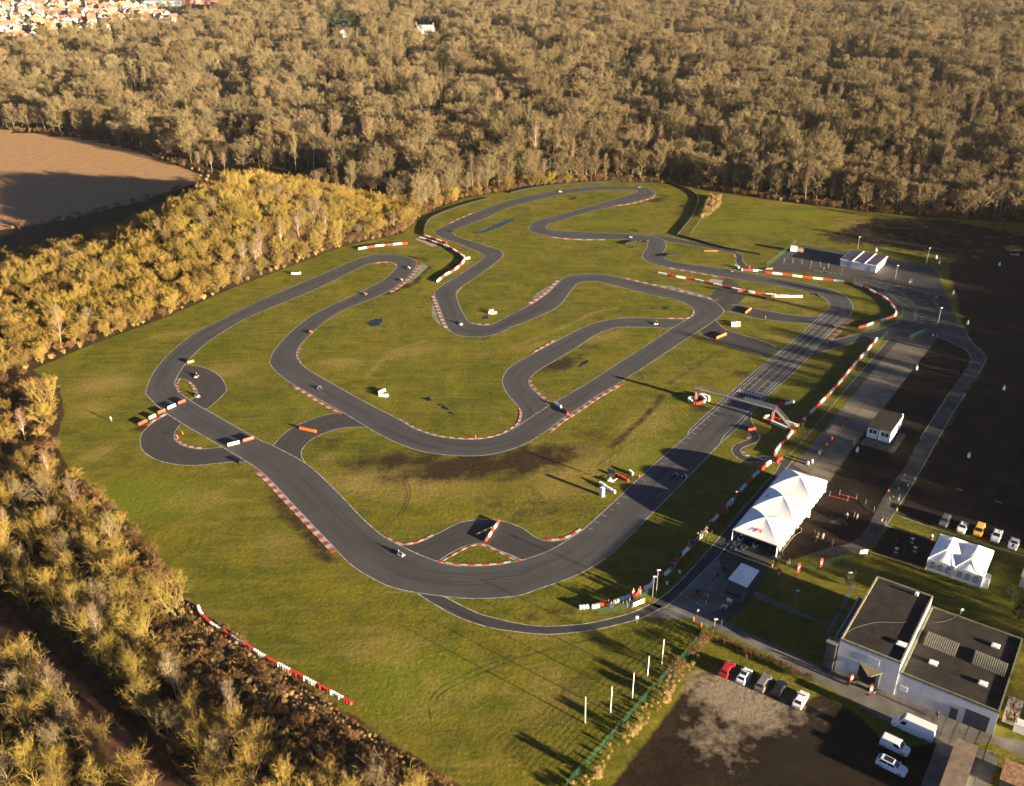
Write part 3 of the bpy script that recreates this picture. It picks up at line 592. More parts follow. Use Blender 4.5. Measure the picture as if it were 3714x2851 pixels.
kind('ash', 5, 'bark_y', 'twig_y', h=9.2, cr=3.3, base=.2, n1=20, n2=10, n3=8, up=.85, tw=.034, tl=1.15, trunk_r=.16)
kind('grey', 4, 'bark', 'twig', h=8.6, cr=3.1, base=.2, n1=20, n2=10, n3=9, up=.8, tw=.034, tl=1.1, trunk_r=.13)
kind('shrub', 5, 'bark_y', 'twig_y', h=6.2, cr=3.2, base=.05, n1=26, n2=10, n3=13, up=.65, tw=.048, tl=1.1, stems=4, trunk_r=.11, envp=.5)
kind('brush', 3, 'bark', 'bramble', h=3.2, cr=2.6, base=.05, n1=16, n2=8, n3=8, up=.4, tw=.06, tl=.8, stems=4, trunk_r=.05)
kind('orange', 2, 'bark', 'twig_o', h=5, cr=2.4, base=.15, n1=14, n2=7, n3=6, up=.6, tw=.06, tl=.8, stems=2, trunk_r=.08, leaf=2)
kind('willow', 2, 'bark_y', 'twig_y', h=9.5, cr=5.2, base=.04, n1=26, n2=10, n3=11, up=.8, tw=.036, tl=1.3, stems=5, trunk_r=.22, envp=.55)
kind('reeds', 2, 'reed', 'reed', h=1.5, cr=1.0, base=.0, n1=20, n2=6, n3=5, up=1.0, tw=.06, tl=.6, stems=5, trunk_r=.02)
kind('tussock', 2, 'reed', 'reed', h=2.6, cr=1.35, base=.0, n1=60, n2=8, n3=9, up=.9, tw=.035, tl=.7, stems=8, trunk_r=.015)
kind('evergreen', 2, 'bark', 'ivy', h=11, cr=3.2, base=.1, n1=22, n2=8, n3=8, up=.4, tw=.14, tl=.9, leaf=2)
CNT = {}
def plant(kd, nm, x, y, label, cat, group=None, sz=1.0, rz=None):
    v = KINDS[kd][random.randrange(len(KINDS[kd]))]
    o = thing(nm, label, cat, (x, y, float(hill(x, y))), random.uniform(0, 6.28) if rz is None else rz, group)
    s = sz*random.uniform(.88, 1.14); o.scale = (s, s, s*random.uniform(.92, 1.1)); CNT[cat] = CNT.get(cat, 0)+1
    link('trunk', v[0], o); link('crown', v[1], o); return o
def scatter(P, spacing, seed, n=100000, ok=None):
    """jittered points at least `spacing` apart inside polygon P"""
    r = np.random.default_rng(seed); lo, hi = P.min(0), P.max(0); A = np.prod(hi-lo); N = int(min(n, A/spacing**2*9)); out = []; g = {}
    X = r.uniform(lo[0], hi[0], N); Y = r.uniform(lo[1], hi[1], N); k = inside(P, X, Y)
    if ok is not None: k &= ok(X, Y)
    for x, y in zip(X[k], Y[k]):
        c = (int(x//spacing), int(y//spacing))
        if all((x-a)**2+(y-b)**2 > spacing**2 for i in (-1, 0, 1) for j in (-1, 0, 1) for a, b in g.get((c[0]+i, c[1]+j), ())):
            g.setdefault(c, []).append((x, y)); out.append((x, y))
    return out
OUTG = lambda d: (lambda X, Y: ~inside(GP, X, Y) & (edge_dist(GP, X, Y) > d) & ~inside(FP, X, Y))
# -- the thicket at the lower left, cut by the red track
TRK = np.array([(p.x, p.y) for p in pts('o: -40,1290 20,1330 100,1400 190,1500 290,1610 400,1730')])
DRY = poly_np('o: 395,1262 520,1348 700,1490 900,1630 1010,1700 640,1720 540,1610 420,1500 335,1410 330,1300')
def okt(X, Y): return OUTG(1.2)(X, Y) & (edge_dist(TRK, X, Y, False) > 4.0) & ~inside(DRY, X, Y)
Z2 = poly_np('o: -160,800 70,800 150,1000 330,1180 400,1270 560,1380 900,1640 1000,1700 900,1800 -100,1800 -300,1200')
ZL = [p for p in scatter(Z2, 4.3, 5, ok=okt) if p[1] > 92]
ZL.sort(key=lambda p: math.hypot(p[0]-0, p[1]))
GL = 'bare trees in the thicket beside the red earth track'
side = lambda x, y: 'between the red earth track and the grass' if inside(np.vstack([TRK, [[60, 60], [-60, 300]]]), np.array([x]), np.array([y]))[0] else 'on the far side of the red earth track'
for i, (x, y) in enumerate(ZL[:150]):
    q = random.random(); d = edge_dist(GP, np.array([x]), np.array([y]))[0]; sd = side(x, y)
    if d < 5.2: plant('orange' if q < .04 else 'brush', 'bush', x, y, ('orange leafed' if q < .04 else 'low brown') + ' bush at the edge of the mown grass, lower left', 'bush', 'bushes along the lower left grass edge')
    elif q < .62: plant('ash', 'bare_tree', x, y, 'bare yellowish tree ' + sd, 'tree', GL)
    elif q < .78: plant('grey', 'bare_tree', x, y, 'bare grey brown tree ' + sd, 'tree', GL)
    elif q < .88: plant('birch', 'birch_tree', x, y, 'slim birch with white trunk ' + sd, 'tree', GL, .62)
    else: plant('shrub', 'bush', x, y, 'yellow multi-stemmed bush ' + sd, 'bush', 'yellow bushes in the lower left thicket')
p = W('20', 405, 185); plant('willow', 'willow_tree', p.x, p.y, 'broad golden willow standing alone on the grass near the left edge', 'tree')
p = W('30', 1500, 220); plant('willow', 'willow_tree', p.x, p.y, 'rounded grey willow at the top end of the lower left tyre row', 'tree', None, .8)
p = W('20', 1030, 1640); plant('orange', 'bush', p.x, p.y, 'large bush with orange dead leaves at the lower left grass edge', 'bush', None, 1.2)
for s, l in (('30: 905,600', 'leaning birch with pale bare trunk nearest the red earth track'), ('30: 1530,880', 'slender white birch among yellow trees above the dry grass strip'), ('30: 2020,1240', 'white trunked birch at the foot of the dry grass bank'), ('20: 215,400', 'dead pale tree with bare forked branches, left edge'), ('20: 430,740', 'two-stemmed pale birch at the left grass edge'), ('30: 870,1600', 'forked white birch at the bottom left, past the red track')):
    p = pts(s)[0]; plant('birch', 'birch_tree', p.x, p.y, l, 'tree', None, .6)
# -- the wooded mound left of the circuit
Z1 = poly_np('o: 60,795 200,735 350,680 500,615 620,570 740,525 860,500 905,460 840,440 700,470'); 
Z1 = np.vstack([poly_np('o: 60,795 200,735 350,680 500,615 620,570 740,525 870,495 905,462'), [[-70, 440], [-116, 446], [-148, 412], [-182, 372], [-212, 332], [-235, 290], [-200, 240]]])
ZM = scatter(Z1, 5.6, 9, ok=OUTG(1.5)); ZM.sort(key=lambda p: math.hypot(p[0], p[1]))
GMd = 'bushes covering the mound left of the circuit'
lim = 250; extra = []
for i, (x, y) in enumerate(ZM):
    h_ = float(hill(x, y)); q = random.random(); n = noise_val = math.sin(x*.09)*math.cos(y*.11)
    if i >= lim: extra.append((x, y)); continue
    d = edge_dist(GP, np.array([x]), np.array([y]))[0]
    where = 'near the crest of the mound' if h_ > 13 else ('on the slope of the mound' if h_ > 4 else ('at the foot of the mound beside the mown grass' if d < 14 else 'on level ground left of the mound'))
    if x < -150 and q < .35 and h_ < 4: plant('brush', 'bush', x, y, 'low brown bush ' + where, 'bush', GMd, 1.2)
    elif q < .035 and d < 16: plant('birch', 'birch_tree', x, y, 'white stemmed birch ' + where, 'tree', 'birches along the foot of the mound', .75)
    elif q < .16: plant('grey', 'bare_tree', x, y, 'grey brown bare tree ' + where, 'tree', 'bare trees on the mound', .85)
    elif q < .19 and h_ > 5: plant('evergreen', 'evergreen_tree', x, y, 'dark ivy covered tree ' + where, 'tree', 'dark trees on the mound', .5)
    elif q < .28 and d < 5: plant('brush', 'bush', x, y, 'low brown bush ' + where, 'bush', GMd, .9)
    else: plant('shrub', 'bush', x, y, 'rounded yellow bush ' + where, 'bush', GMd, random.uniform(.8, 1.15))
for s in ('wd: 470,600', 'wd: 575,585', 'wd: 598,570', 'wd: 810,460', 'wd: 1110,320', 'wd: 1200,330', 'wd: 1165,325'):
    p = pts(s)[0]; q = p+Vector((-.4, 2.2, 0)); plant('birch', 'birch_tree', q.x, q.y, 'tall pale birch with bare stem at the foot of the mound', 'tree', 'pale birches at the foot of the mound', .8)
# -- the forest: the front ranks tree by tree, everything deeper as one mass
FRONT = poly_np('o: 905,460 990,425 1130,400 1280,388 1390,390 1470,398 1550,413 1700,435 1900,458 2189,478 2330,492'); 
def okf(X, Y): return ~inside(GP, X, Y) & (edge_dist(GP, X, Y) > 2.5) & (edge_dist(GP, X, Y) < 19) & (Y > 395)
ZF = [p for p in scatter(np.array([[-60, 390], [300, 390], [300, 540], [-60, 540]]), 5.2, 3, ok=okf) if p[0] < .56*(p[1]*CP+CAMH*SP)+6 and p[0] > -45]
ZF.sort(key=lambda p: edge_dist(GP, np.array([p[0]]), np.array([p[1]]))[0])
front = []
room = 296-CNT['tree']
for i, (x, y) in enumerate(ZF):
    d = edge_dist(GP, np.array([x]), np.array([y]))[0]
    sec = 'beyond the far left corner' if x < 10 else ('beyond the topmost hairpin' if x < 100 else ('beyond the green field' if x < 175 else 'beyond the waste ground'))
    if i >= room: front.append((x, y)); continue
    q = random.random(); rank = 'at the forest front ' if d < 8 else 'in the second forest rank '
    if q < .24: plant('birch', 'birch_tree', x, y, 'slim pale birch ' + rank + sec, 'tree', 'trees along the forest edge', .85)
    elif q < .42: plant('tall', 'bare_tree', x, y, 'tall narrow bare tree ' + rank + sec, 'tree', 'trees along the forest edge', .75)
    else: plant('broad', 'bare_tree', x, y, 'broad crowned bare tree ' + rank + sec, 'tree', 'trees along the forest edge', .85)
p = W('11', 2080, -110); 
p = W('01', 1720, 1500); plant('tall', 'poplar_tree', p.x, p.y, 'narrow yellow poplar at the forest edge near the far left corner', 'tree', None, .5)
def gn_scatter(name, points, kinds, sizes, idx=None):
    """one object whose points carry copies of a few tree meshes"""
    tc = bpy.data.collections.new(name + '_models'); n = 0; spans = {}
    for kd in kinds:
        spans[kd] = (n, len(KINDS[kd]))
        for a, b_, T, C, m1, m2 in KINDS[kd]:
            me = bpy.data.meshes.new(name + '_model'); o = len(T.v)
            me.from_pydata([tuple(q) for q in T.v+C.v], [], T.f+[tuple(i+o for i in f) for f in C.f]); me.materials.append(m1); me.materials.append(m2)
            me.polygons.foreach_set('material_index', [0]*len(T.f)+[1]*len(C.f)); me.update()
            tc.objects.link(bpy.data.objects.new('%s_model_%02d' % (name, n), me)); n += 1
    me = bpy.data.meshes.new(name); me.from_pydata([(x, y, z) for x, y, z, kd, s in points], [], [])
    ai = me.attributes.new('pick', 'INT', 'POINT'); ai.data.foreach_set('value', [spans[p[3]][0]+random.randrange(spans[p[3]][1]) for p in points])
    ar = me.attributes.new('turn', 'FLOAT', 'POINT'); ar.data.foreach_set('value', [random.uniform(0, 6.28) for _ in points])
    az = me.attributes.new('size', 'FLOAT', 'POINT'); az.data.foreach_set('value', [p[4]*random.uniform(.82, 1.18) for p in points])
    ob = stuff(link(name, me)); md = ob.modifiers.new('scatter', 'NODES'); ng = bpy.data.node_groups.new(name, 'GeometryNodeTree'); md.node_group = ng
    ng.interface.new_socket('Geometry', in_out='INPUT', socket_type='NodeSocketGeometry'); ng.interface.new_socket('Geometry', in_out='OUTPUT', socket_type='NodeSocketGeometry')
    gi, go = ng.nodes.new('NodeGroupInput'), ng.nodes.new('NodeGroupOutput')
    ci = ng.nodes.new('GeometryNodeCollectionInfo'); ci.inputs[0].default_value = tc; ci.inputs[1].default_value = True; ci.inputs[2].default_value = True
    ip = ng.nodes.new('GeometryNodeInstanceOnPoints'); ip.inputs['Pick Instance'].default_value = True
    def na(nm, ty):
        a = ng.nodes.new('GeometryNodeInputNamedAttribute'); a.data_type = ty; a.inputs[0].default_value = nm
        return next(s for s in a.outputs if s.enabled and s.name == 'Attribute')
    cx = ng.nodes.new('ShaderNodeCombineXYZ'); ng.links.new(na('turn', 'FLOAT'), cx.inputs[2])
    ng.links.new(gi.outputs[0], ip.inputs['Points']); ng.links.new(ci.outputs[0], ip.inputs['Instance']); ng.links.new(na('pick', 'INT'), ip.inputs['Instance Index'])
    ng.links.new(cx.outputs[0], ip.inputs['Rotation']); ng.links.new(na('size', 'FLOAT'), ip.inputs['Scale']); ng.links.new(ip.outputs[0], go.inputs[0])
    return ob
TOWN = poly_np('o: -300,-30 520,-10 440,60 370,72 200,82 110,104 0,108 -300,112')
CLEAR = [poly_np('o: 875,108 945,108 945,60 875,60'), poly_np('o: 690,100 775,100 775,60 690,60')]
def okdeep(X, Y):
    k = ~inside(GP, X, Y) & (edge_dist(GP, X, Y) > 17) & ~inside(FP, X, Y) & (edge_dist(FP, X, Y) > 4) & ~inside(TOWN, X, Y)
    k &= ~((X < -95) & (Y < 508))
    k &= (np.abs(X) < .58*(Y*CP+CAMH*SP)+40)
    for c in CLEAR: k &= ~inside(c, X, Y)
    return k & ~inside(Z1, X, Y)
P = []
for x, y in scatter(np.array([[-330, 380], [440, 380], [600, 760], [-560, 760]]), 7.6, 21, ok=okdeep):
    n = math.sin(x*.031+1)*math.cos(y*.027)+.6*math.sin(x*.07+y*.05); q = random.random()
    kd = 'birch' if (n > .75 and q < .6) else ('tall' if n < -.6 and q < .6 else ('broad' if q < .9 else ('tall' if q < .96 else 'birch')))
    u = .5+.5*math.sin(x*.055+2*math.sin(y*.03))*math.cos(y*.06+1.3*math.sin(x*.04))
    if u < .09 or (u < .2 and q < .5): continue
    P.append((x, y, 0, kd, random.choice((.72, .85, .95, 1.05, 1.15))*(.72+.42*u)))
for x, y in scatter(np.array([[-560, 760], [600, 760], [1150, 1900], [-1150, 1900]]), 11.5, 22, ok=okdeep):
    n = math.sin(x*.021+1)*math.cos(y*.017)+.6*math.sin(x*.05+y*.03); q = random.random()
    kd = 'tall' if (abs(n) > .9 and q < .7) else 'broad'
    u = .5+.5*math.sin(x*.035+2*math.sin(y*.02))*math.cos(y*.033+1.3*math.sin(x*.03))
    if u < .08: continue
    P.append((x, y, 0, kd, random.choice((.85, 1.0, 1.15, 1.3))*(.75+.42*u)))
for x, y in scatter(poly_np('o: -60,-20 330,-20 420,20 400,52 210,76 110,98 -60,104'), 24, 52): P.append((x, y, 0, random.choice(('broad', 'broad', 'evergreen')), random.uniform(.4, .75)))
for x, y in scatter(poly_np('o: 655,55 860,55 870,70 650,72'), 14, 53): P.append((x, y, 0, 'evergreen', random.uniform(1.2, 1.7)))
for x, y in scatter(poly_np('o: 1560,85 1720,100 1700,84 1580,76'), 13, 54): P.append((x, y, 0, 'evergreen', random.uniform(.9, 1.3)))
for x, y in front: P.append((x, y, 0, random.choice(('broad', 'tall', 'birch')), .85))
# the wood out of frame on the right, which shades the waste ground
for x, y in scatter(np.array([[160, 0], [420, 0], [420, 440], [305, 440], [245, 235], [194, 140], [160, 70]]), 7.0, 31):
    if .592*x+.806*y > 143: P.append((x, y, 0, random.choice(('broad', 'broad', 'tall')), random.uniform(.74, .96) if .592*x+.806*y < 206 else random.uniform(.95, 1.2)))
gn_scatter('forest', P, ('broad', 'tall', 'birch', 'evergreen'), None)
U = []
for x, y in extra: U.append((x, y, float(hill(x, y)), random.choice(('shrub', 'shrub', 'brush')), 1.0))
for x, y in scatter(Z1, 2.9, 44, ok=OUTG(.6)):
    d = edge_dist(GP, np.array([x]), np.array([y]))[0]
    if d < 3 or random.random() < .8: U.append((x, y, float(hill(x, y)), 'reeds' if d < 2.6 and random.random() < .75 else ('brush' if random.random() < (.6 if d < 12 or x < -165 else .2) else 'shrub'), random.uniform(.6, 1.0)))
for x, y in scatter(Z2, 2.3, 45, ok=okt):
    if y > 88 and random.random() < .6: U.append((x, y, 0, 'brush' if random.random() < .8 else 'shrub', random.uniform(.4, .8)))
for x, y in scatter(DRY, .78, 46, ok=OUTG(.8)): 
    if y > 88: U.append((x, y, 0, 'reeds' if random.random() < .8 else 'brush', random.uniform(.4, .75)*(.5 if edge_dist(GP, np.array([x]), np.array([y]))[0] < 3.5 else .9)))
for x, y in scatter(np.array([[-75, 380], [330, 380], [330, 520], [-75, 520]]), 2.6, 47, ok=lambda X, Y: ~inside(GP, X, Y) & (edge_dist(GP, X, Y) > .6) & (edge_dist(GP, X, Y) < 9)):
    U.append((x, y, 0, 'brush' if random.random() < .7 else 'reeds', random.uniform(.5, 1.0)))
for x, y in scatter(np.array([[-90, 385], [60, 385], [60, 520], [-90, 520]]), 3.6, 48, ok=lambda X, Y: ~inside(GP, X, Y) & (edge_dist(GP, X, Y) < 26) & (X < 30)):
    U.append((x, y, float(hill(x, y)), random.choice(('shrub', 'brush', 'brush')), random.uniform(.6, 1.0)))
for x, y in scatter(np.array([[-240, 400], [-150, 400], [-150, 520], [-330, 640], [-330, 560]]), 4, 49, ok=lambda X, Y: (edge_dist(FP, X, Y) < 7) & ~inside(FP, X, Y)):
    U.append((x, y, 0, random.choice(('brush', 'reeds')), .8))
gn_scatter('undergrowth', U, ('shrub', 'brush', 'reeds'), None)
# ------------------------------------------------------------------ people
def body_mesh(name, J, mats):
    """J: joints {name: (pos, radius, parent)}; one skinned surface, coloured as clothes by region"""
    names = list(J); me = bpy.data.meshes.new(name); idx = {k: i for i, k in enumerate(names)}
    me.from_pydata([J[k][0] for k in names], [(idx[k], idx[J[k][2]]) for k in names if J[k][2]], [])
    o = bpy.data.objects.new(name, me); COL.objects.link(o)
    o.modifiers.new('skin', 'SKIN'); sk = me.skin_vertices[0].data
    for i, k in enumerate(names): sk[i].radius = (J[k][1], J[k][1]); sk[i].use_root = (k == 'pelvis')
    s = o.modifiers.new('sub', 'SUBSURF'); s.levels = 1; s.render_levels = 1
    dg = bpy.context.evaluated_depsgraph_get(); out = bpy.data.meshes.new_from_object(o.evaluated_get(dg)); bpy.data.objects.remove(o); bpy.data.meshes.remove(me)
    out.name = name; out.materials.clear()
    for q in mats: out.materials.append(q)
    reg = {'h': 0, 'n': 0, 'w': 0, 'f': 0}
    P = [(Vector(J[k][0]), k) for k in names]
    for f in out.polygons:
        k = min(P, key=lambda q: (q[0]-f.center).length_squared)[1]
        f.material_index = 0 if k[0] in 'HF' or k.startswith('neck') else (2 if k[0] == 'L' or k == 'pelvis' else (3 if k[0] == 'S' else 1)); f.use_smooth = True
    return out
def stand(step=0.0, arm=0.0, lean=0.0, elbow=0.1):
    l = lean; J = {'pelvis': ((0, 0, .95), .145, None), 'chest': ((l*.3, 0, 1.22), .155, 'pelvis'), 'shoulder': ((l*.5, 0, 1.42), .13, 'chest'), 'neck': ((l*.6, 0, 1.53), .06, 'shoulder'),
         'H0': ((l*.7+.01, 0, 1.62), .095, 'neck'), 'H1': ((l*.75+.01, 0, 1.75), .085, 'H0')}
    for s, a in ((1, step), (-1, -step)):
        t = 'l' if s > 0 else 'r'
        J['Lhip'+t] = ((0, s*.10, .88), .105, 'pelvis'); J['Lknee'+t] = ((a*.5+.03, s*.11, .50), .072, 'Lhip'+t); J['Lank'+t] = ((a-.02*(a < 0), s*.12, .10+max(0, -a)*.12), .052, 'Lknee'+t)
        J['Sfoot'+t] = ((a+.15, s*.13, .05+max(0, -a)*.05), .045, 'Lank'+t)
        J['arm'+t] = ((l*.5, s*.21, 1.40), .068, 'shoulder'); b = -a*.6+arm
        J['elb'+t] = ((l*.5+b*.5, s*.27, 1.13+arm*.1), .052, 'arm'+t); J['wri'+t] = ((l*.5+b+elbow, s*.24, .92+arm*.4), .042, 'elb'+t)
        J['Fhand'+t] = ((l*.5+b+elbow+.05, s*.235, .83+arm*.42), .038, 'wri'+t)
    return J
def seated():
    J = {'pelvis': ((-.28, 0, .20), .15, None), 'chest': ((-.40, 0, .47), .16, 'pelvis'), 'shoulder': ((-.45, 0, .66), .13, 'chest'), 'neck': ((-.45, 0, .77), .07, 'shoulder'), 'H0': ((-.44, 0, .88), .135, 'neck'), 'H1': ((-.43, 0, 1.0), .11, 'H0')}
    for s in (1, -1):
        t = 'l' if s > 0 else 'r'
        J['Lhip'+t] = ((-.18, s*.13, .19), .10, 'pelvis'); J['Lknee'+t] = ((.18, s*.2, .36), .075, 'Lhip'+t); J['Lank'+t] = ((.52, s*.17, .15), .055, 'Lknee'+t); J['Sfoot'+t] = ((.62, s*.17, .22), .045, 'Lank'+t)
        J['arm'+t] = ((-.44, s*.21, .63), .07, 'shoulder'); J['elb'+t] = ((-.22, s*.30, .45), .055, 'arm'+t); J['wri'+t] = ((.0, s*.17, .50), .045, 'elb'+t); J['Fhand'+t] = ((.05, s*.14, .53), .04, 'wri'+t)
    return J
CL = {}
def cloth(n, c): CL[n] = mat(n+'_cloth', c, .85, .12, 3)
for n, c in (('black', (.018, .018, .02)), ('navy', (.02, .03, .07)), ('grey', (.12, .12, .12)), ('white', (.42, .41, .39)), ('blue', (.05, .09, .30)), ('jeans', (.08, .12, .20)), ('brown', (.14, .09, .05)), ('red', (.25, .03, .025)), ('orange', (.40, .12, .03)), ('lime', (.45, .65, .05)), ('green', (.06, .16, .06)), ('beige', (.22, .18, .13)), ('yellow', (.65, .5, .05))): cloth(n, c)
HAIR = {'dark': mat('dark_hair', (.025, .018, .012), .7), 'brown': mat('brown_hair', (.10, .06, .03), .7), 'grey': mat('grey_hair', (.35, .33, .30), .7)}
PM = [M['skin'], CL['black'], CL['jeans'], CL['white']]
BODY = {'stand': body_mesh('person', stand(), PM), 'walk': body_mesh('person', stand(.26), PM), 'lean': body_mesh('person', stand(.05, .35, .35), PM), 'point': body_mesh('person', stand(.1, .18, .05, .22), PM), 'sit': body_mesh('person', seated(), PM)}
hm = MB(); hm.lathe([(.001, .21), (.07, .19), (.105, .13), (.115, .06), (.112, 0), (.10, -.06)], 10)
def person(pose, x, y, rz, top, legs, label, group=None, hair='dark', shoes='white', z=0.0):
    o = link('person', BODY[pose], None, (x, y, z), rz); tag(o, label, 'person', group)
    for i, q in ((1, CL[top]), (2, CL[legs]), (3, CL[shoes])): o.material_slots[i].link = 'OBJECT'; o.material_slots[i].material = q
    h = link('hair', HAIRM[hair], o, {'lean': (.25, 0, 1.68), 'point': (.03, 0, 1.68)}.get(pose, (0, 0, 1.68))); return o
HAIRM = {}
for k, q in HAIR.items():
    o = hm.build('hair', q, smooth=True); HAIRM[k] = o.data; bpy.data.objects.remove(o)
def pp(s): return pts(s)[0]
walkers = [
 ('23: 735,442', 'walk', 'black', 'white', 'person in black top and white trousers on the concrete by the raised cabin'), ('23: 455,528', 'stand', 'beige', 'brown', 'person in beige jacket standing on the concrete strip beside a drum'), ('23: 475,512', 'stand', 'brown', 'grey', 'taller person in brown jacket at the drum on the concrete strip'),
 ('23: 1120,762', 'walk', 'navy', 'navy', 'person in navy walking up the path with yellow shoes'), ('23: 1158,738', 'walk', 'brown', 'black', 'person in dark brown jacket walking at the left of the path group'), ('23: 1252,746', 'walk', 'black', 'white', 'person in black with pale trousers at the right kerb of the path'), ('23: 1196,801', 'walk', 'black', 'white', 'person in black jacket and bright white trousers mid path'),
 ('23: 1025,872', 'walk', 'red', 'black', 'person in reddish jacket walking on the brown ground left of the path'), ('23: 1108,858', 'walk', 'black', 'black', 'person all in black with yellow cap on the path'), ('23: 1030,938', 'walk', 'brown', 'black', 'person with orange hood and yellow shoes at the left of the path'), ('23: 1116,918', 'walk', 'black', 'white', 'person in black top and white trousers beside the small child'),
 ('23: 1093,1030', 'stand', 'yellow', 'black', 'person in hi-vis yellow vest at the kerb above the lower path'), ('23: 972,1102', 'walk', 'black', 'white', 'left person of the pair walking down the path'), ('23: 1000,1120', 'walk', 'black', 'beige', 'right person of the pair walking down the path'), ('23: 912,1186', 'walk', 'black', 'black', 'lone dark figure on the shaded lower path'),
 ('23: 680,1072', 'lean', 'white', 'white', 'person in white crouching in the group beside the big marquee'), ('23: 713,1060', 'stand', 'black', 'black', 'person in black at the back of the group by the big marquee'), ('23: 735,1068', 'stand', 'red', 'beige', 'person in red top in the group by the big marquee'), ('23: 760,1084', 'stand', 'grey', 'white', 'person in grey jacket at the right of the group by the big marquee'),
 ('23: 402,1226', 'lean', 'black', 'black', 'person in black bending in the huddle beside the marquee hose'), ('23: 425,1240', 'stand', 'brown', 'black', 'person in brown in the huddle beside the marquee hose'), ('23: 412,1262', 'lean', 'grey', 'black', 'person in grey kneeling low in the huddle beside the marquee hose'), ('23: 470,1246', 'stand', 'beige', 'white', 'person in beige standing right of the huddle beside the marquee'), ('23: 550,1304', 'walk', 'black', 'beige', 'person in black with pale trousers walking alone near the path bend'),
 ('23: 38,1482', 'stand', 'black', 'white', 'person in black and white trousers at the marquee corner post'), ('23: 66,1480', 'stand', 'black', 'black', 'person all in black at the marquee corner post'), ('23: 168,1462', 'walk', 'black', 'white', 'person in black carrying a white bag by the red flag'), ('23: 180,1468', 'walk', 'grey', 'white', 'person in grey walking behind the one with a white bag'),
 ('23: 1090,1306', 'stand', 'black', 'black', 'person in black standing by a bar table'), ('23: 1163,1366', 'stand', 'black', 'grey', 'person standing between the bar tables'), ('23: 1436,1280', 'stand', 'black', 'black', 'person in black beside the small marquee door'), ('23: 1603,1200', 'stand', 'red', 'black', 'person in red coat next to the white parked car'),
 ('13: 1212,742', 'stand', 'black', 'white', 'left one of two people standing on the upper paddock'), ('13: 1226,740', 'stand', 'black', 'beige', 'right one of two people standing on the upper paddock'), ('13: 1415,884', 'walk', 'black', 'black', 'left person of the trio at the bend of the green fence'), ('13: 1436,886', 'walk', 'white', 'black', 'person in white jacket in the trio at the fence bend'), ('13: 1455,886', 'walk', 'black', 'black', 'right person of the trio at the bend of the green fence'),
 ('13: 1407,1215', 'walk', 'white', 'grey', 'person in white jacket where the path leaves the paddock'), ('13: 1434,1220', 'stand', 'green', 'black', 'person in green jacket where the path leaves the paddock'),
 ('z5: 682,566', 'stand', 'black', 'jeans', 'person in black standing behind the far benches'), ('z5: 862,578', 'stand', 'grey', 'navy', 'left person in the group at the far benches'), ('z5: 905,585', 'stand', 'grey', 'jeans', 'right person in the group at the far benches'), ('z5: 1190,612', 'stand', 'orange', 'black', 'person in orange top at the far benches'),
 ('z3: 1312,934', 'point', 'black', 'black', 'person with outstretched arm in the shade before the big marquee'), ('z3: 1095,1040', 'stand', 'brown', 'black', 'dark figure on the left of two in the shade by the small tent'), ('z3: 1138,1072', 'stand', 'black', 'black', 'dark figure on the right of two in the shade by the small tent'), ('z3: 1018,1178', 'stand', 'black', 'navy', 'lone figure in dark clothes on the grid bays'),
 ('z3: 864,1455', 'walk', 'black', 'white', 'person in pale trousers walking behind the parked kart'), ('z3: 782,1545', 'stand', 'black', 'jeans', 'left person of the pair near the parked kart'), ('z3: 838,1560', 'stand', 'black', 'white', 'right person of the pair near the parked kart'), ('z4: 2106,926', 'stand', 'white', 'black', 'person in white jacket standing alone on the sunlit concrete'),
 ('33: 1443,1106', 'walk', 'black', 'black', 'dark figure walking beside the warehouse wall'), ('z1: 1290,575', 'stand', 'beige', 'grey', 'marshal beside the track under the footbridge')]
for s, pose, a, b_, lab in walkers:
    p = pp(s); person(pose, p.x, p.y, random.uniform(0, 6.28) if pose != 'walk' else random.choice((AX, AX+math.pi, AX+.6)), a, b_, lab, None, random.choice(('dark', 'brown')), random.choice(('white', 'black')))
p = pp('23: 1067,906'); c = person('stand', p.x, p.y, 1, 'lime', 'black', 'small child in lime yellow jacket on the path'); c.scale = (.6, .6, .6)
p = pp('wb: 270,292'); person('lean', p.x, p.y, 2.5, 'white', 'beige', 'marshal in white bending over on the open grass at far left', None, 'brown')
# the crowd behind the tyre wall by the start straight
crowd = []
for s, n in (('z4: 905,800 975,806 1012,778', 3), ('z4: 1070,640 1110,628 1150,606 1182,600', 6), ('z4: 1500,352 1548,345', 2), ('z4: 1660,215 1700,190 1740,160', 7), ('z3: 300,1065 345,1030 380,985', 6), ('z3: 420,900 470,865', 2), ('z3: 560,735 620,690 690,660', 11), ('z3: 700,580 770,575 815,545 850,480', 13), ('z3: 850,430 900,405 975,385', 8)):
    P = resample(pts(s), 100) if False else pts(s); q = resample(P, max(.2, sum((b_-a).length for a, b_ in zip(P, P[1:]))/max(1, n-1)))[:n]; crowd += q
tops = ['black', 'navy', 'black', 'grey', 'white', 'orange', 'brown', 'black', 'red', 'blue', 'beige', 'black']
for i, p in enumerate(crowd):
    a = tops[i % len(tops)]; l = ('black', 'jeans', 'white', 'black', 'grey')[i % 5]; k = 'lower' if i < 11 else ('middle' if i < 27 else 'upper')
    person(('stand', 'lean', 'stand', 'walk')[i % 4], p.x+random.uniform(-.3, .3), p.y+random.uniform(-.3, .3), AX+math.pi/2+random.uniform(-.5, .5), a, l, 'spectator in %s top and %s trousers at the %s end of the tyre wall' % (a, l, k) if k != 'middle' else 'spectator in %s top and %s trousers halfway along the tyre wall' % (a, l), 'spectators behind the tyre wall', ('dark', 'brown', 'grey')[i % 3])
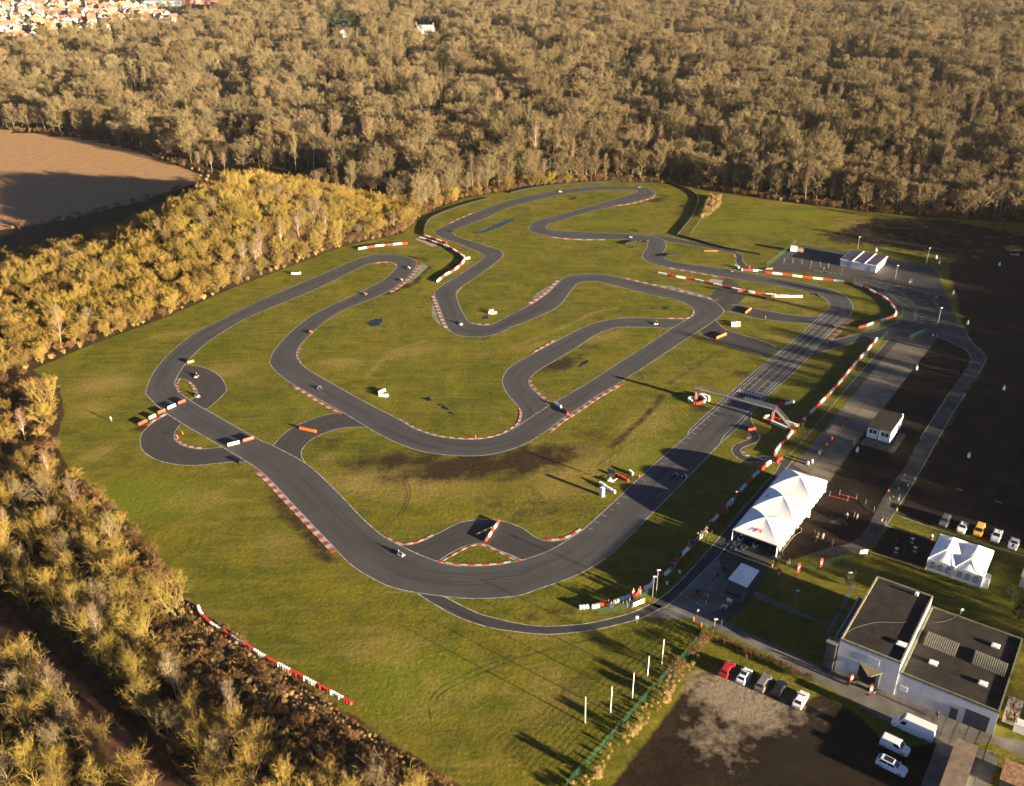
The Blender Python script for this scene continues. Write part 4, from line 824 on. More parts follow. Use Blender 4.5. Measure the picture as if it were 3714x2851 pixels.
for s, a, l, lab in (('z4: 725,812', 'blue', 'blue', 'marshal in blue overalls by the end of the tyre wall'), ('z4: 680,782', 'red', 'black', 'spectator in red next to the marshal in blue'), ('z4: 768,782', 'brown', 'grey', 'spectator in brown behind the marshal in blue'), ('z4: 1472,352', 'lime', 'grey', 'marshal in lime hi-vis jacket holding a board at the tyre wall'), ('z3: 1174,158', 'black', 'white', 'lone spectator in black and white by the upper tyre wall')):
    p = pp(s); person('stand', p.x, p.y, AX+math.pi/2, a, l, lab)
# ------------------------------------------------------------------ karts
def kart(body, x, y, rz, label, group, driver=None, suit='black', helm='white', dlabel=''):
    t = thing('kart', label, 'kart', (x, y, 0), rz, group)
    for nm, me, loc in KARTP:
        o = link(nm, me, t, loc)
        if nm in ('side_pod', 'nose_cone', 'rear_bumper'):
            o.material_slots[0].link = 'OBJECT'; o.material_slots[0].material = KC[body if nm != 'rear_bumper' else 'black']
    if driver:
        d = link('person', BODY['sit'], None, (x, y, .02), rz); tag(d, dlabel, 'person', 'kart drivers')
        for i, q in ((0, CL[helm]), (1, CL[suit]), (2, CL[suit]), (3, CL['black'])): d.material_slots[i].link = 'OBJECT'; d.material_slots[i].material = q
    return t
KC = {'white': M['white'], 'orange': M['orange'], 'red': M['red'], 'black': M['black'], 'blue': mat('blue_fairing', (.035, .06, .16), .4), 'pink': mat('pale_pink_fairing', (.65, .35, .28), .5)}
def part_mesh(f, m):
    b = MB(); f(b); o = b.build('tmp', m); me = o.data; bpy.data.objects.remove(o); return me
def f_floor(b):
    b.box((.05, 0, .07), (1.45, .62, .04)); b.tube((-.6, -.62, .13), (-.6, .62, .13), .02); b.tube((.55, -.55, .13), (.55, .55, .13), .02); b.box((-.55, -.32, .22), (.35, .28, .28))
KARTP = [('chassis', part_mesh(f_floor, M['dark']), (0, 0, 0)),
 ('nose_cone', part_mesh(lambda b: b.box((.88, 0, .17), (.24, 1.05, .22), 0, 0, (.5, .8)).box((.62, 0, .33), (.36, .3, .26), 0, 0, (.6, .8)), M['white']), (0, 0, 0)),
 ('side_pod', part_mesh(lambda b: b.box((0, .52, .17), (.85, .2, .2), 0, 0, (.9, .7)), M['white']), (0, 0, 0)), ('side_pod', part_mesh(lambda b: b.box((0, -.52, .17), (.85, .2, .2), 0, 0, (.9, .7)), M['white']), (0, 0, 0)),
 ('rear_bumper', part_mesh(lambda b: b.box((-.92, 0, .2), (.12, 1.25, .2)), M['black']), (0, 0, 0)), ('seat', part_mesh(lambda b: b.box((-.32, 0, .15), (.42, .42, .1)).box((-.55, 0, .35), (.1, .42, .4)), M['black']), (0, 0, 0)),
 ('steering_wheel', part_mesh(lambda b: b.lathe([(.16, -.02), (.19, 0), (.16, .02), (.13, 0), (.16, -.02)], 12), M['black']), (.10, 0, .5))]
for x in (-.6, .6):
    for y in (-.58, .58): KARTP.append(('wheel', part_mesh(lambda b: b.lathe([(.05, -.1), (.14, -.1), (.14, .1), (.05, .1)], 12, axis='y'), M['black']), (x, y, .14)))
CENT = [(a+b_)/2 for a, b_ in zip(TA, TB)]
def heading(p):
    i = min(range(len(CENT)), key=lambda k: (CENT[k]-p).length_squared); d = CENT[(i+1) % len(CENT)]-CENT[i-1]; return math.atan2(d.y, d.x)
for s, bd, su, he, wh in (('02: 415,1637', 'white', 'black', 'white', 'on the far straight before the top hairpin'), ('02: 1098,1602', 'white', 'brown', 'yellow', 'rounding the top hairpin'), ('12: 1022,348', 'white', 'blue', 'blue', 'before the chicane near the pit lane'), ('12: 1160,388', 'pink', 'black', 'lime', 'cutting the inside of the far chicane'), ('12: 1893,642', 'white', 'black', 'yellow', 'on the far right run to the hairpin'), ('12: 1230,1088', 'white', 'black', 'yellow', 'alone on the infield link'),
  ('13: 452,845', 'pink', 'black', 'black', 'entering the right hand hairpin'), ('13: 562,1110', 'orange', 'black', 'lime', 'on the start grid boxes'), ('11: 1303,614', 'white', 'grey', 'white', 'leaving the left hairpin beside the kerb'), ('11: 1238,716', 'pink', 'green', 'green', 'with green driver beside the red kerb'), ('11: 930,836', 'orange', 'black', 'white', 'on the straight after the left hairpin'), ('11: 465,1162', 'orange', 'orange', 'orange', 'with orange driver on the left sweep'), ('11: 543,1640', 'white', 'black', 'white', 'before the red kerb of the left run'), ('11: 1748,1088', 'white', 'black', 'green', 'in the middle S bend'),
  ('10: 1678,1536', 'pink', 'black', 'white', 'inside the small upper left loop'), ('20: 1682,25', 'white', 'navy', 'red', 'at the exit of the small upper left loop'), ('21: 1233,1378', 'pink', 'navy', 'white', 'alone on the broad lower bend'), ('22: 1397,703', 'pink', 'black', 'white', 'left one of two side by side on the start straight'), ('22: 1472,718', 'white', 'black', 'orange', 'right one of two side by side on the start straight')):
    p = pp(s); kart(bd, p.x, p.y, heading(p), 'racing kart ' + wh, 'karts out on the track', True, su, he, 'kart driver ' + wh)
p = pp('z3: 705,1410'); kart('red', p.x, p.y, AX+math.pi+.5, 'red and black kart parked on the grid bays', None)
for i, (s, c) in enumerate((('z3: 1252,720', 'blue'), ('z3: 1408,705', 'blue'), ('z3: 1298,640', 'blue'), ('z3: 1458,625', 'blue'), ('z3: 1360,570', 'white'), ('z3: 1522,560', 'blue'), ('z3: 1408,505', 'white'), ('z3: 1595,665', 'white'), ('z3: 1650,600', 'orange'), ('z3: 1808,790', 'black'), ('z3: 1850,715', 'red'))):
    p = pp(s); lab = {'blue': 'blue kart in the double row at the open end of the big marquee', 'orange': 'orange kart under the big marquee', 'black': 'black kart nearest the marquee corner post', 'red': 'red kart under the right eave of the big marquee', 'white': 'white kart under the front of the big marquee'}[c]
    kart(c, p.x, p.y, AX+math.pi+random.uniform(-.15, .15), lab, 'karts parked under the big marquee')
# ------------------------------------------------------------------ cars
def wheel_mesh(r, w_):
    return part_mesh(lambda b: b.lathe([(r*.62, -w_/2), (r*.95, -w_/2), (r, -w_*.3), (r, w_*.3), (r*.95, w_/2), (r*.62, w_/2)], 18, axis='y'), M['black']), part_mesh(lambda b: b.lathe([(.001, -w_*.45), (r*.6, -w_*.45), (r*.63, w_*.45), (.001, w_*.45)], 14, axis='y'), M['steel'])
WH = {r: wheel_mesh(r, .22) for r in (.30, .33, .36)}
M['lamp'] = mat('clear_lamp', (.6, .62, .65), .2, .05); M['tail'] = mat('red_lamp', (.45, .02, .02), .3, .05)
PAINT = {}
def paint(n, c, metal=.0):
    m, nt, b = base_mat(n + '_car_paint', .32, .5); b.inputs['Base Color'].default_value = (*c, 1); b.inputs['Metallic'].default_value = metal; b.inputs['Coat Weight'].default_value = .6; b.inputs['Coat Roughness'].default_value = .08; PAINT[n] = m
for n, c in (('white', (.74, .75, .77)), ('red', (.42, .015, .012)), ('grey', (.16, .15, .14)), ('black', (.012, .013, .015)), ('yellow', (.70, .40, .05)), ('darkgrey', (.09, .09, .10))): paint(n, c)
def car(name, label, cat, p, rz, col, L, Wd, Hh, hood, belt, cab, roofx, win=True, group=None, cargo=False, r=.33, tint=None, pick=False, stripe=False, glassroof=False):
    """cab=(rear foot x, front foot x), roofx=(rear, front) as fractions of L from the tail"""
    t = thing(name, label, cat, (p.x, p.y, 0), rz, group); m = PAINT[col]; x0 = -L/2; hw = Wd/2; g0 = .2
    st = [(0, .86, g0+.16, belt*.80), (.03, .95, g0+.04, belt*.95), (.12, 1, g0, belt), (cab[0], 1, g0, belt), (cab[1], 1, g0, belt*.98), (cab[1]+(1-cab[1])*.55, .98, g0, hood), (.965, .90, g0+.03, hood*.9), (1, .78, g0+.15, hood*.72)]
    b = MB(); rings = []
    for fx, fw, zl, zt in st:
        X = x0+fx*L; w_ = hw*fw; zm = zl+(zt-zl)*.62
        rings.append([(X, -w_*.93, zl), (X, -w_, zl+.14), (X, -w_, zm), (X, -w_*.95, zt-.03), (X, -w_*.84, zt), (X, w_*.84, zt), (X, w_*.95, zt-.03), (X, w_, zm), (X, w_, zl+.14), (X, w_*.93, zl)])
    n = 10; vs = [q for rr_ in rings for q in rr_]; fs = []
    for j in range(len(rings)-1):
        for i in range(n): fs.append((j*n+i, j*n+(i+1) % n, (j+1)*n+(i+1) % n, (j+1)*n+i)[::-1])
    fs += [tuple(range(n)), tuple(range(len(vs)-1, len(vs)-n-1, -1))]; b.add(vs, fs)
    c0, c1, r0, r1 = x0+cab[0]*L, x0+cab[1]*L, x0+roofx[0]*L, x0+roofx[1]*L; wb, wr = hw*.90, hw*(.70 if not cargo else .84)
    B = [(c0, -wb, belt-.02), (c1, -wb, belt-.02), (c1, wb, belt-.02), (c0, wb, belt-.02)]; T = [(r0, -wr, Hh-.04), (r1, -wr, Hh-.04), (r1, wr, Hh-.04), (r0, wr, Hh-.04)]
    T2 = [(r0+.12, -wr*.86, Hh), (r1-.18, -wr*.86, Hh), (r1-.18, wr*.86, Hh), (r0+.12, wr*.86, Hh)]
    b.add(B+T+T2, [(0, 1, 5, 4), (1, 2, 6, 5), (2, 3, 7, 6), (3, 0, 4, 7), (4, 5, 9, 8), (5, 6, 10, 9), (6, 7, 11, 10), (7, 4, 8, 11), (8, 9, 10, 11)])
    b.build('body', m, t, smooth=False)
    def pane(nm, q, a, c_, lo, hi, mm=M['glass']):
        """glass laid 1 cm proud of one side of the cabin; a..c_ along it, lo..hi up it"""
        v = [Vector(z) for z in q]; P = lambda s, h: v[0].lerp(v[1], s).lerp(v[3].lerp(v[2], s), h); nr = (v[1]-v[0]).cross(v[3]-v[0]).normalized()*.012
        k = MB(); k.face(*[P(*z)+nr for z in ((a, lo), (c_, lo), (c_, hi), (a, hi))]); k.build(nm, mm, t)
    S = [(0, 1, 5, 4), (1, 2, 6, 5), (2, 3, 7, 6), (3, 0, 4, 7)]; A8 = B+T; q = [[A8[i] for i in s] for s in S]
    pane('windscreen', q[1], .06, .94, .10, .93)
    if not cargo: pane('rear_window', q[3], .1, .9, .2, .9)
    if cargo: pane('side_window', q[0], cargo, .95, .1, .62 if Hh > 2 else .85); pane('side_window', q[2], .05, 1-cargo, .1, .62 if Hh > 2 else .85)
    else:
        for z, zz in ((.07, .48), (.52, .92)): pane('side_window', q[0], z, zz, .14, .86); pane('side_window', q[2], 1-zz, 1-z, .14, .86)
    if glassroof: k = MB(); k.face(*[Vector(a)*1+Vector((0, 0, .012)) for a in ((r0+.5, -wr*.8, Hh), (r1-.22, -wr*.8, Hh), (r1-.22, wr*.8, Hh), (r0+.5, wr*.8, Hh))]); k.build('sunroof', M['glass'], t)
    if pick:
        k = MB(); k.box((x0+L*.14, 0, belt+.012), (L*.22, Wd*.74, .02)); k.build('load_bed', M['black'], t)
        k = MB(); k.tube((r0+.2, -wr, Hh+.05), (r1-.3, -wr, Hh+.05), .03); k.tube((r0+.2, wr, Hh+.05), (r1-.3, wr, Hh+.05), .03); k.build('roof_rack', M['dark'], t)
    if stripe: k = MB(); k.face((x0+cab[1]*L, -.2, belt+.006), (x0+L*.95, -.2, hood*.93+.02), (x0+L*.95, .2, hood*.93+.02), (x0+cab[1]*L, .2, belt+.006)); k.build('bonnet_stripe', M['black'], t)
    for sx in (.19, .81):
        for sy in (-1, 1):
            o = link('wheel', WH[r][0], t, (x0+sx*L, sy*(hw-.1), r)); link('rim', WH[r][1], o)
    for sy in (-1, 1):
        k = MB(); k.box((x0+.955*L, sy*hw*.66, hood*.82), (.22, .30, .13)); k.build('headlight', M['lamp'], t)
        k = MB(); k.box((x0+.022*L, sy*hw*.78, belt*.82), (.12, .2, .2)); k.build('tail_light', M['tail'], t)
        k = MB(); k.box((x0+(cab[1]-.03)*L, sy*(hw+.09), belt+.02), (.12, .2, .13)); k.build('mirror', m, t)
    return t
HATCH = dict(L=4.1, Wd=1.78, Hh=1.48, hood=.86, belt=.95, cab=(.05, .74), roofx=(.16, .56))
SUV = dict(L=4.5, Wd=1.86, Hh=1.66, hood=1.0, belt=1.08, cab=(.04, .74), roofx=(.12, .58), r=.36)
def mid(a, b_): return (a+b_)/2
def carpos(s):
    a, b_ = pts(s); d = b_-a; return mid(a, b_), math.atan2(d.y, d.x)
gC = 'cars parked nose to the grass by the gravel'
for s, nm, lab, kw in (('w3: 395,365 520,175', 'red', 'bright red hatchback at the left end of the gravel car row', HATCH), ('w3: 680,490 830,270', 'white', 'white hatchback with dark glass roof beside the red car', dict(HATCH, glassroof=True)), ('w3: 1010,605 1150,400', 'grey', 'grey brown estate car in the middle of the gravel car row', SUV), ('w3: 1290,705 1430,490', 'black', 'black car with a spare wheel shaped roof mark on the gravel', HATCH), ('w3: 1655,890 1795,690', 'white', 'white coupe at the right end of the gravel car row', dict(HATCH, Hh=1.4, L=4.3, roofx=(.22, .55)))):
    p, rz = carpos(s); car('parked_car', lab, 'car', p, AX, nm, group=gC, **kw)
gD = 'vehicles parked facing the small marquee'
def front(s, L): return pp(s)+E1*L/2
car('parked_car', 'dark grey people carrier at the left end of the row behind the small marquee', 'car', front('z7: 920,365', 4.5), AX+math.pi, 'darkgrey', group=gD, **SUV)
car('parked_car', 'white saloon car second from left behind the small marquee', 'car', front('z7: 1200,458', 4.4), AX+math.pi, 'white', group=gD, **dict(HATCH, L=4.4, Hh=1.45, cab=(.12, .72), roofx=(.25, .55)))
car('parked_van', 'yellow delivery van behind the small marquee', 'van', front('z7: 1450,515', 4.3), AX+math.pi, 'yellow', L=4.3, Wd=1.82, Hh=1.85, hood=1.0, belt=1.1, cab=(.02, .78), roofx=(.04, .64), cargo=.66, group=gD)
car('pickup_truck', 'white pickup with roof rails behind the small marquee', 'pickup', front('z7: 1720,605', 5.1), AX+math.pi, 'white', L=5.1, Wd=1.85, Hh=1.78, hood=1.08, belt=1.1, cab=(.28, .74), roofx=(.33, .6), r=.36, pick=True, group=gD)
car('sports_car', 'white sports car with black bonnet stripe at the right end of the row', 'car', front('z7: 1993,712', 4.4), AX+math.pi, 'white', L=4.4, Wd=1.94, Hh=1.22, hood=.80, belt=.86, cab=(.10, .62), roofx=(.24, .44), stripe=True, group=gD)
a, b_ = pts('w2: 310,520 880,775'); car('delivery_van', 'long high-roofed white van parked before the warehouse', 'van', mid(a, b_)+E1*1.0, math.atan2((a-b_).y, (a-b_).x), 'white', L=6.7, Wd=2.05, Hh=2.7, hood=1.15, belt=1.25, cab=(.01, .86), roofx=(.015, .74), cargo=.80, r=.36)
a, b_ = pts('w2: 140,790 545,985'); car('small_van', 'small white van parked between the long van and the estate car', 'van', mid(a, b_)+E1*.9, math.atan2((b_-a).y, (b_-a).x), 'white', L=4.6, Wd=1.85, Hh=1.86, hood=1.0, belt=1.12, cab=(.02, .78), roofx=(.04, .64), cargo=.64)
a, b_ = pts('w2: 85,1060 505,1275'); car('parked_car', 'white estate car with black glass roof in the shade below the vans', 'car', mid(a, b_)+E1*.9, math.atan2((b_-a).y, (b_-a).x), 'white', **dict(SUV, L=4.7, Hh=1.62, glassroof=True))
# ------------------------------------------------------------------ buildings
def frame(A): return lambda a, b_, z=0.0: Vector((A.x, A.y, z))+E2*a+E1*b_
RZ = math.atan2(E2.y, E2.x)      # boxes: x along E2, y along E1
def bx(mb, F_, a0, a1, b0, b1, z0, z1, m=0, top=(1, 1)):
    c = F_((a0+a1)/2, (b0+b1)/2, (z0+z1)/2); return mb.box(c, (abs(a1-a0), abs(b1-b0), z1-z0), RZ, m, top)
def walls_mat():
    m, nt, b = base_mat('stained_white_wall', .85, .2); co = nn(nt, 'ShaderNodeTexCoord').outputs['Object']
    mp = nn(nt, 'ShaderNodeMapping'); mp.inputs['Scale'].default_value = (1.6, 1.6, .12); nt.links.new(co, mp.inputs['Vector'])
    o = mixc(nt, ramp(nt, noise(nt, .5, 5, co), .3, .7), (.46, .46, .46), (.60, .60, .59))
    o = mixc(nt, ramp(nt, noise(nt, 1.0, 4, mp.outputs[0]), .58, .78, 0, .45), o, (.26, .20, .17))
    w = nn(nt, 'ShaderNodeTexWave', bands_direction='Z'); w.inputs['Scale'].default_value = .8; nt.links.new(co, w.inputs['Vector'])
    o = mixc(nt, ramp(nt, w.outputs['Fac'], .88, .97, 0, .22), o, (.25, .25, .25)); nt.links.new(o, b.inputs['Base Color']); return m
M['wall'] = walls_mat()
A = Vector((58.1, 127.7, 0)); F_ = frame(A)
t = thing('warehouse', 'white walled warehouse with two flat dark roofs at the lower right', 'building', (0, 0, 0))
D1, D2, H1, H2, DP = 10.35, 15.9, 7.45, 5.3, 21.7
x2 = D1+D2
mb = MB(); bx(mb, F_, 0, D1, 0, DP, 0, H1-.4); w1 = mb.build('tall_wall', M['wall'], t)
mb = MB(); bx(mb, F_, D1+.002, x2, .15, DP-.15, 0, H2-.45); mb.build('low_wall', M['wall'], t)
def roof(nm, a0, a1, b0, b1, z, par):
    mb = MB(); bx(mb, F_, a0+.25, a1-.25, b0+.25, b1-.25, z-.4, z-.3); o = mb.build(nm, M['roofing'], t)
    mb = MB()
    for q in ((a0-.04, a0+.25, b0-.04, b1+.04), (a1-.25, a1+.04, b0-.04, b1+.04), (a0+.25, a1-.25, b0-.04, b0+.25), (a0+.25, a1-.25, b1-.25, b1+.04)): bx(mb, F_, *q, z-.42, z)
    mb.build('parapet', par, o); return o
rA = roof('tall_roof', 0, D1, 0, DP, H1, mat('mossy_parapet', (.24, .22, .15), .9, .3)); rB = roof('low_roof', D1+.3, x2, .15, DP-.15, H2, mat('mossy_coping', (.17, .17, .10), .9, .3))
def at(z, *P): return [W('w1', x, y, z) for x, y in P]
def dome(c, a, b_, h):
    mb = MB(); mb.box((c.x, c.y, c.z+h*.3), (a, b_, h*.6), RZ); mb.box((c.x, c.y, c.z+h*.8), (a*1.08, b_*1.08, h*.4), RZ, 0, (.7, .7)); return mb.build('skylight', M['white'], rB)
for x, y in ((1180, 1125), (1730, 1355), (1870, 935)): dome(W('w1', x, y, H2-.3), 1.3, 1.1, .45)
o = dome(W('w1', 825, 915, H1-.3), 1.6, 1.2, .4); o.parent = rA; o = dome(W('w1', 993, 365, H1-.3), .6, .6, .7); o.parent = rA
for P in (at(H2-.3, (1060, 915), (1415, 1055), (1475, 905), (1125, 768)), at(H2-.3, (1600, 1130), (1965, 1280), (2015, 1130), (1650, 975))):
    mb = MB(); n = 15; a, b_, c, d = P; K = 6
    for i in range(n*2):
        u0, u1 = ((i//2)/n, (i//2+.66)/n) if i % 2 == 0 else ((i//2+.66)/n, (i//2+1)/n); lift = .06*(i % 2)
        for k in range(K):
            def q(u, v): p = a.lerp(b_, u).lerp(d.lerp(c, u), v); return (p.x, p.y, p.z+.05+.75*math.sin(math.pi*v)**.7+lift)
            v0, v1 = k/K, (k+1)/K; mb.face(q(u0, v0), q(u1, v0), q(u1, v1), q(u0, v1), m=i % 2)
    for u in (0, 1): mb.face(*[((a if u == 0 else b_).lerp(d if u == 0 else c, k/K)+Vector((0, 0, .05+.75*math.sin(math.pi*k/K)**.7))) for k in range(K+1)], m=0)
    mb.build('barrel_skylight', [mat('dull_skylight_ridge', (.06, .06, .05), .6), mat('pale_skylight_rib', (.34, .32, .25), .6)], rB)
def onfront(nm, a0, a1, z0, z1, m, d=.03, b0=0.0, par=None):
    mb = MB(); bx(mb, F_, a0, a1, b0-d, b0+.05, z0, z1); return mb.build(nm, m, par or t)
onfront('doorway', 3.9, 7.0, 0, 3.7, M['black'], .04); onfront('doorway_frame', 7.15, 7.6, 0, 3.6, M['steel'], .10)
onfront('blind_window', 4.9, 7.0, 4.7, 6.1, mat('painted_panel', (.56, .58, .60), .7), .05)
mb = MB(); mb.add([F_(3.7, -.03, 3.9), F_(7.9, -.03, 3.6), F_(6.4, -1.6, 3.2), F_(5.9, -1.7, 3.15), F_(3.7, -.03, 4.1), F_(7.9, -.03, 3.8), F_(6.4, -1.6, 3.4), F_(5.9, -1.7, 3.35)], [(0, 1, 2, 3), (7, 6, 5, 4), (0, 4, 5, 1), (1, 5, 6, 2), (2, 6, 7, 3), (3, 7, 4, 0)]); mb.build('canopy', mat('canopy_panel', (.13, .11, .07), .8), t)
onfront('notice_board', D1+.6, D1+1.9, 1.5, 2.6, M['white'], .06, .15)
onfront('side_door', D1+9.0, D1+10.2, 0, 2.3, M['dark'], .04, .15); onfront('lintel', D1+8.9, D1+10.3, 2.35, 2.5, M['wood'], .06, .15)
g = onfront('garage_door', D1+11.2, D1+14.9, 0, 3.3, mat('dark_blue_shutter', (.05, .065, .085), .6), .04, .15)
mb = MB()
for i in range(10): bx(mb, F_, D1+11.3, D1+14.8, .09, .11, .2+i*.31, .23+i*.31)
mb.build('slat', M['dark'], g)
mb = MB(); bx(mb, F_, -2.0, -.05, 1.5, DP-2, 0, 2.6); lo = mb.build('lean_to', M['dark'], t)
mb = MB(); bx(mb, F_, -2.15, -1.9, 1.4, DP-1.9, 2.6, 2.78); mb.build('gutter', M['steel'], lo)
mb = MB(); bx(mb, F_, -.2, .0, -.2, -.05, 0, H1-.6); mb.build('drainpipe', M['dark'], t)
mb = MB()
for z in np.arange(.1, 6.0, .3): bx(mb, F_, -2.0, -.3, -.9, .9, z, z+.2)
bx(mb, F_, -1.95, -.35, -.85, .85, 0, 6.2); st_ = mb.build('stair_tower', M['dark'], t); mb = MB(); bx(mb, F_, -2.15, -.15, -1.05, 1.05, 6.22, 6.35); mb.build('tower_roof', mat('grey_decking', (.16, .15, .14), .8), st_)
p = W('w1', 1485, 560, H2); mb = MB(); mb.tube((p.x, p.y, H2-.3), (p.x, p.y, H2+.9), .04); mb.tube((p.x-.6, p.y+.3, H2+.8), (p.x+.6, p.y-.3, H2+.8), .03); mb.lathe([(.001, -.08), (.3, .05), (.34, .1)], 12, (p.x+.1, p.y-.1, H2+.7), axis='y'); mb.build('aerial', M['steel'], rB)
for s, z in (('w1: 170,805 330,720 560,665 760,668 890,660', H1-.28), ('w1: 1090,612 1150,655 1230,665 1350,640 1470,580', H2-.28)):
    mb = MB(); P = spline([W('w1', *[float(q) for q in k.split(',')], z) for k in s.split(':')[1].split()], 5)
    for a, b_ in zip(P, P[1:]): mb.tube(a, b_, .03, None, 4, 0, False)
    mb.build('roof_cable', M['path'], rA if z > 6 else rB)
# flags and planters by the door
def flag_mesh(h, w_):
    b = MB(); prof = [(0, .25), (.0, .97), (.25, 1.0), (.8, .93), (1.0, .8), (.9, .3), (.55, .22)]
    P = [(0.03+x*w_, z*h) for x, z in prof]; b.add([(x, -.012, z) for x, z in P]+[(x, .012, z) for x, z in P], [tuple(range(len(P))), tuple(range(2*len(P)-1, len(P)-1, -1))]); return b
def letters(txt, size, m, parent, loc, rot, depth=.004, shear=0.0):
    c = bpy.data.curves.new('logo', 'FONT'); c.body = txt; c.size = size; c.align_x = 'CENTER'; c.align_y = 'CENTER'; c.extrude = depth; c.shear = shear; c.offset = size*.02; c.materials.append(m)
    o = bpy.data.objects.new('logo', c); COL.objects.link(o); me = bpy.data.meshes.new_from_object(o.evaluated_get(bpy.context.evaluated_depsgraph_get())); bpy.data.objects.remove(o); o = link('logo', me, parent, loc); o.rotation_euler = rot; return o
M['flagred'] = mat('red_flag_cloth', (.55, .03, .04), .8, .08); M['logored'] = mat('red_logo', (.55, .02, .07), .7, .05)
for s, h, lab in (('w4: 1010,380', 2.9, 'red feather flag nearest the small tent'), ('w4: 1272,318', 3.0, 'middle red feather flag on the lawn by the green fence'), ('w4: 1572,242', 2.9, 'red feather flag furthest from the small tent, near the path gate'), ('w4: 690,712', 2.9, 'thin red feather flag seen edge-on behind the grey hut'), ('w1: 245,1355', 2.2, 'red feather flag left of the warehouse doorway'), ('w1: 460,1478', 2.4, 'red feather flag right of the warehouse doorway')):
    p = pp(s); edge = 'edge-on' in lab; t = thing('feather_flag', lab, 'flag', (p.x, p.y, 0), 1.4 if edge else .25, 'red feather flags'); mb = MB(); mb.tube((0, 0, 0), (0, 0, h), .02); mb.lathe([(.001, 0), (.25, 0), (.25, .05), (.001, .05)], 10); mb.build('pole', M['dark'], t); fl = flag_mesh(h, .62).build('flag_cloth', M['flagred'], t)
    letters('JPR', .55, M['white'], fl, (.34, -.02, h*.6), (math.pi/2, -math.pi/2*.97, 0), .002, .2)
for s, lab in (('w1: 285,1330', 'round shrub in a pot left of the warehouse doorway'), ('w1: 512,1440', 'round shrub in a pale pot right of the warehouse doorway')):
    p = pp(s); t = thing('potted_shrub', lab, 'plant', (p.x, p.y, 0)); mb = MB(); mb.lathe([(.001, 0), (.35, 0), (.45, .5), (.38, .5), (.001, .45)], 14); mb.build('pot', M['path'], t); l_ = link('crown', KINDS['evergreen'][0][1], t, (0, 0, .3)); l_.scale = (.28, .28, .12)
# big open marquee, three peaked bays
A = Vector((47.94, 167.36, 0)); F_ = frame(A); WM, LM_ = 10.0, 31.3; EH = 2.95; PK = 5.2
t = thing('big_marquee', 'big white marquee with three peaked bays over the paddock', 'marquee')
for k in range(3):
    b0, b1 = LM_*k/3, LM_*(k+1)/3; mb = MB(); n = 9
    c = F_(WM/2, (b0+b1)/2, PK); cs = [F_(0, b0, EH), F_(WM, b0, EH), F_(WM, b1, EH), F_(0, b1, EH)]
    for j in range(4):
        p, q = cs[j], cs[(j+1) % 4]
        def S(u, v):    # v from eave to peak; ridges arch, panels sag
            e = p.lerp(q, u); hgt = EH+(PK-EH)*(1.7*v-.7*v*v); r_ = abs(2*u-1)
            return Vector((e.x+(c.x-e.x)*v, e.y+(c.y-e.y)*v, hgt-.16*(1-r_**2)*math.sin(math.pi*v)*.9))
        for a in range(n):
            for d in range(n): 
                if d == n-1: mb.face(S(a/n, d/n), S((a+1)/n, d/n), c)
                else: mb.face(S(a/n, d/n), S((a+1)/n, d/n), S((a+1)/n, (d+1)/n), S(a/n, (d+1)/n))
    rf = mb.build('canopy_bay', M['canvas'], t, smooth=False)
    mb = MB()
    for a in (0, 1):
        for b_ in (0, 1):
            if k < 2 and b_ == 1: continue
            q = F_(WM*a, b0 if b_ == 0 else b1, 0); mb.tube(q, q+Vector((0, 0, EH)), .09)
            mb.box((q.x, q.y, .05), (.4, .4, .1), RZ)
    mb.build('post', M['white'], t)
mb = MB(); bx(mb, F_, -.1, WM+.1, -.12, -.02, EH-.22, EH+.02); bx(mb, F_, -.1, WM+.1, LM_+.02, LM_+.12, EH-.22, EH+.02); bx(mb, F_, -.14, -.04, -.1, LM_+.1, EH-.22, EH+.02); bx(mb, F_, WM+.04, WM+.14, -.1, LM_+.1, EH-.22, EH+.02); mb.build('valance', M['white'], t)
mb = MB()
for i in range(48):
    b_ = LM_*(i+.5)/48; k = i % 4
    if k in (0, 2, 3): bx(mb, F_, WM+.02, WM+.06, b_-.22, b_+(.22 if k else .05), .12, EH-.22)
mb.build('striped_sidewall', M['canvas'], t); mb = MB(); bx(mb, F_, WM-.06, WM-.02, 0, LM_, .05, EH-.2); mb.build('inner_curtain', M['dark'], t)
t2 = link('logo_mark', None, t)
letters('JPR', 1.25, M['logored'], t, F_(WM*.5, 1.35, EH+.98), (R(25), 0, RZ), .003, .25); letters('JPR', 1.0, M['logored'], t, F_(WM-1.45, LM_/2, EH+1.02), Euler((R(24), 0, AX)), .003, .25); letters('JPR', 1.0, M['logored'], t, F_(1.45, LM_/2, EH+1.02), Euler((R(24), 0, AX+math.pi)), .003, .25)
bpy.data.objects.remove(t2)
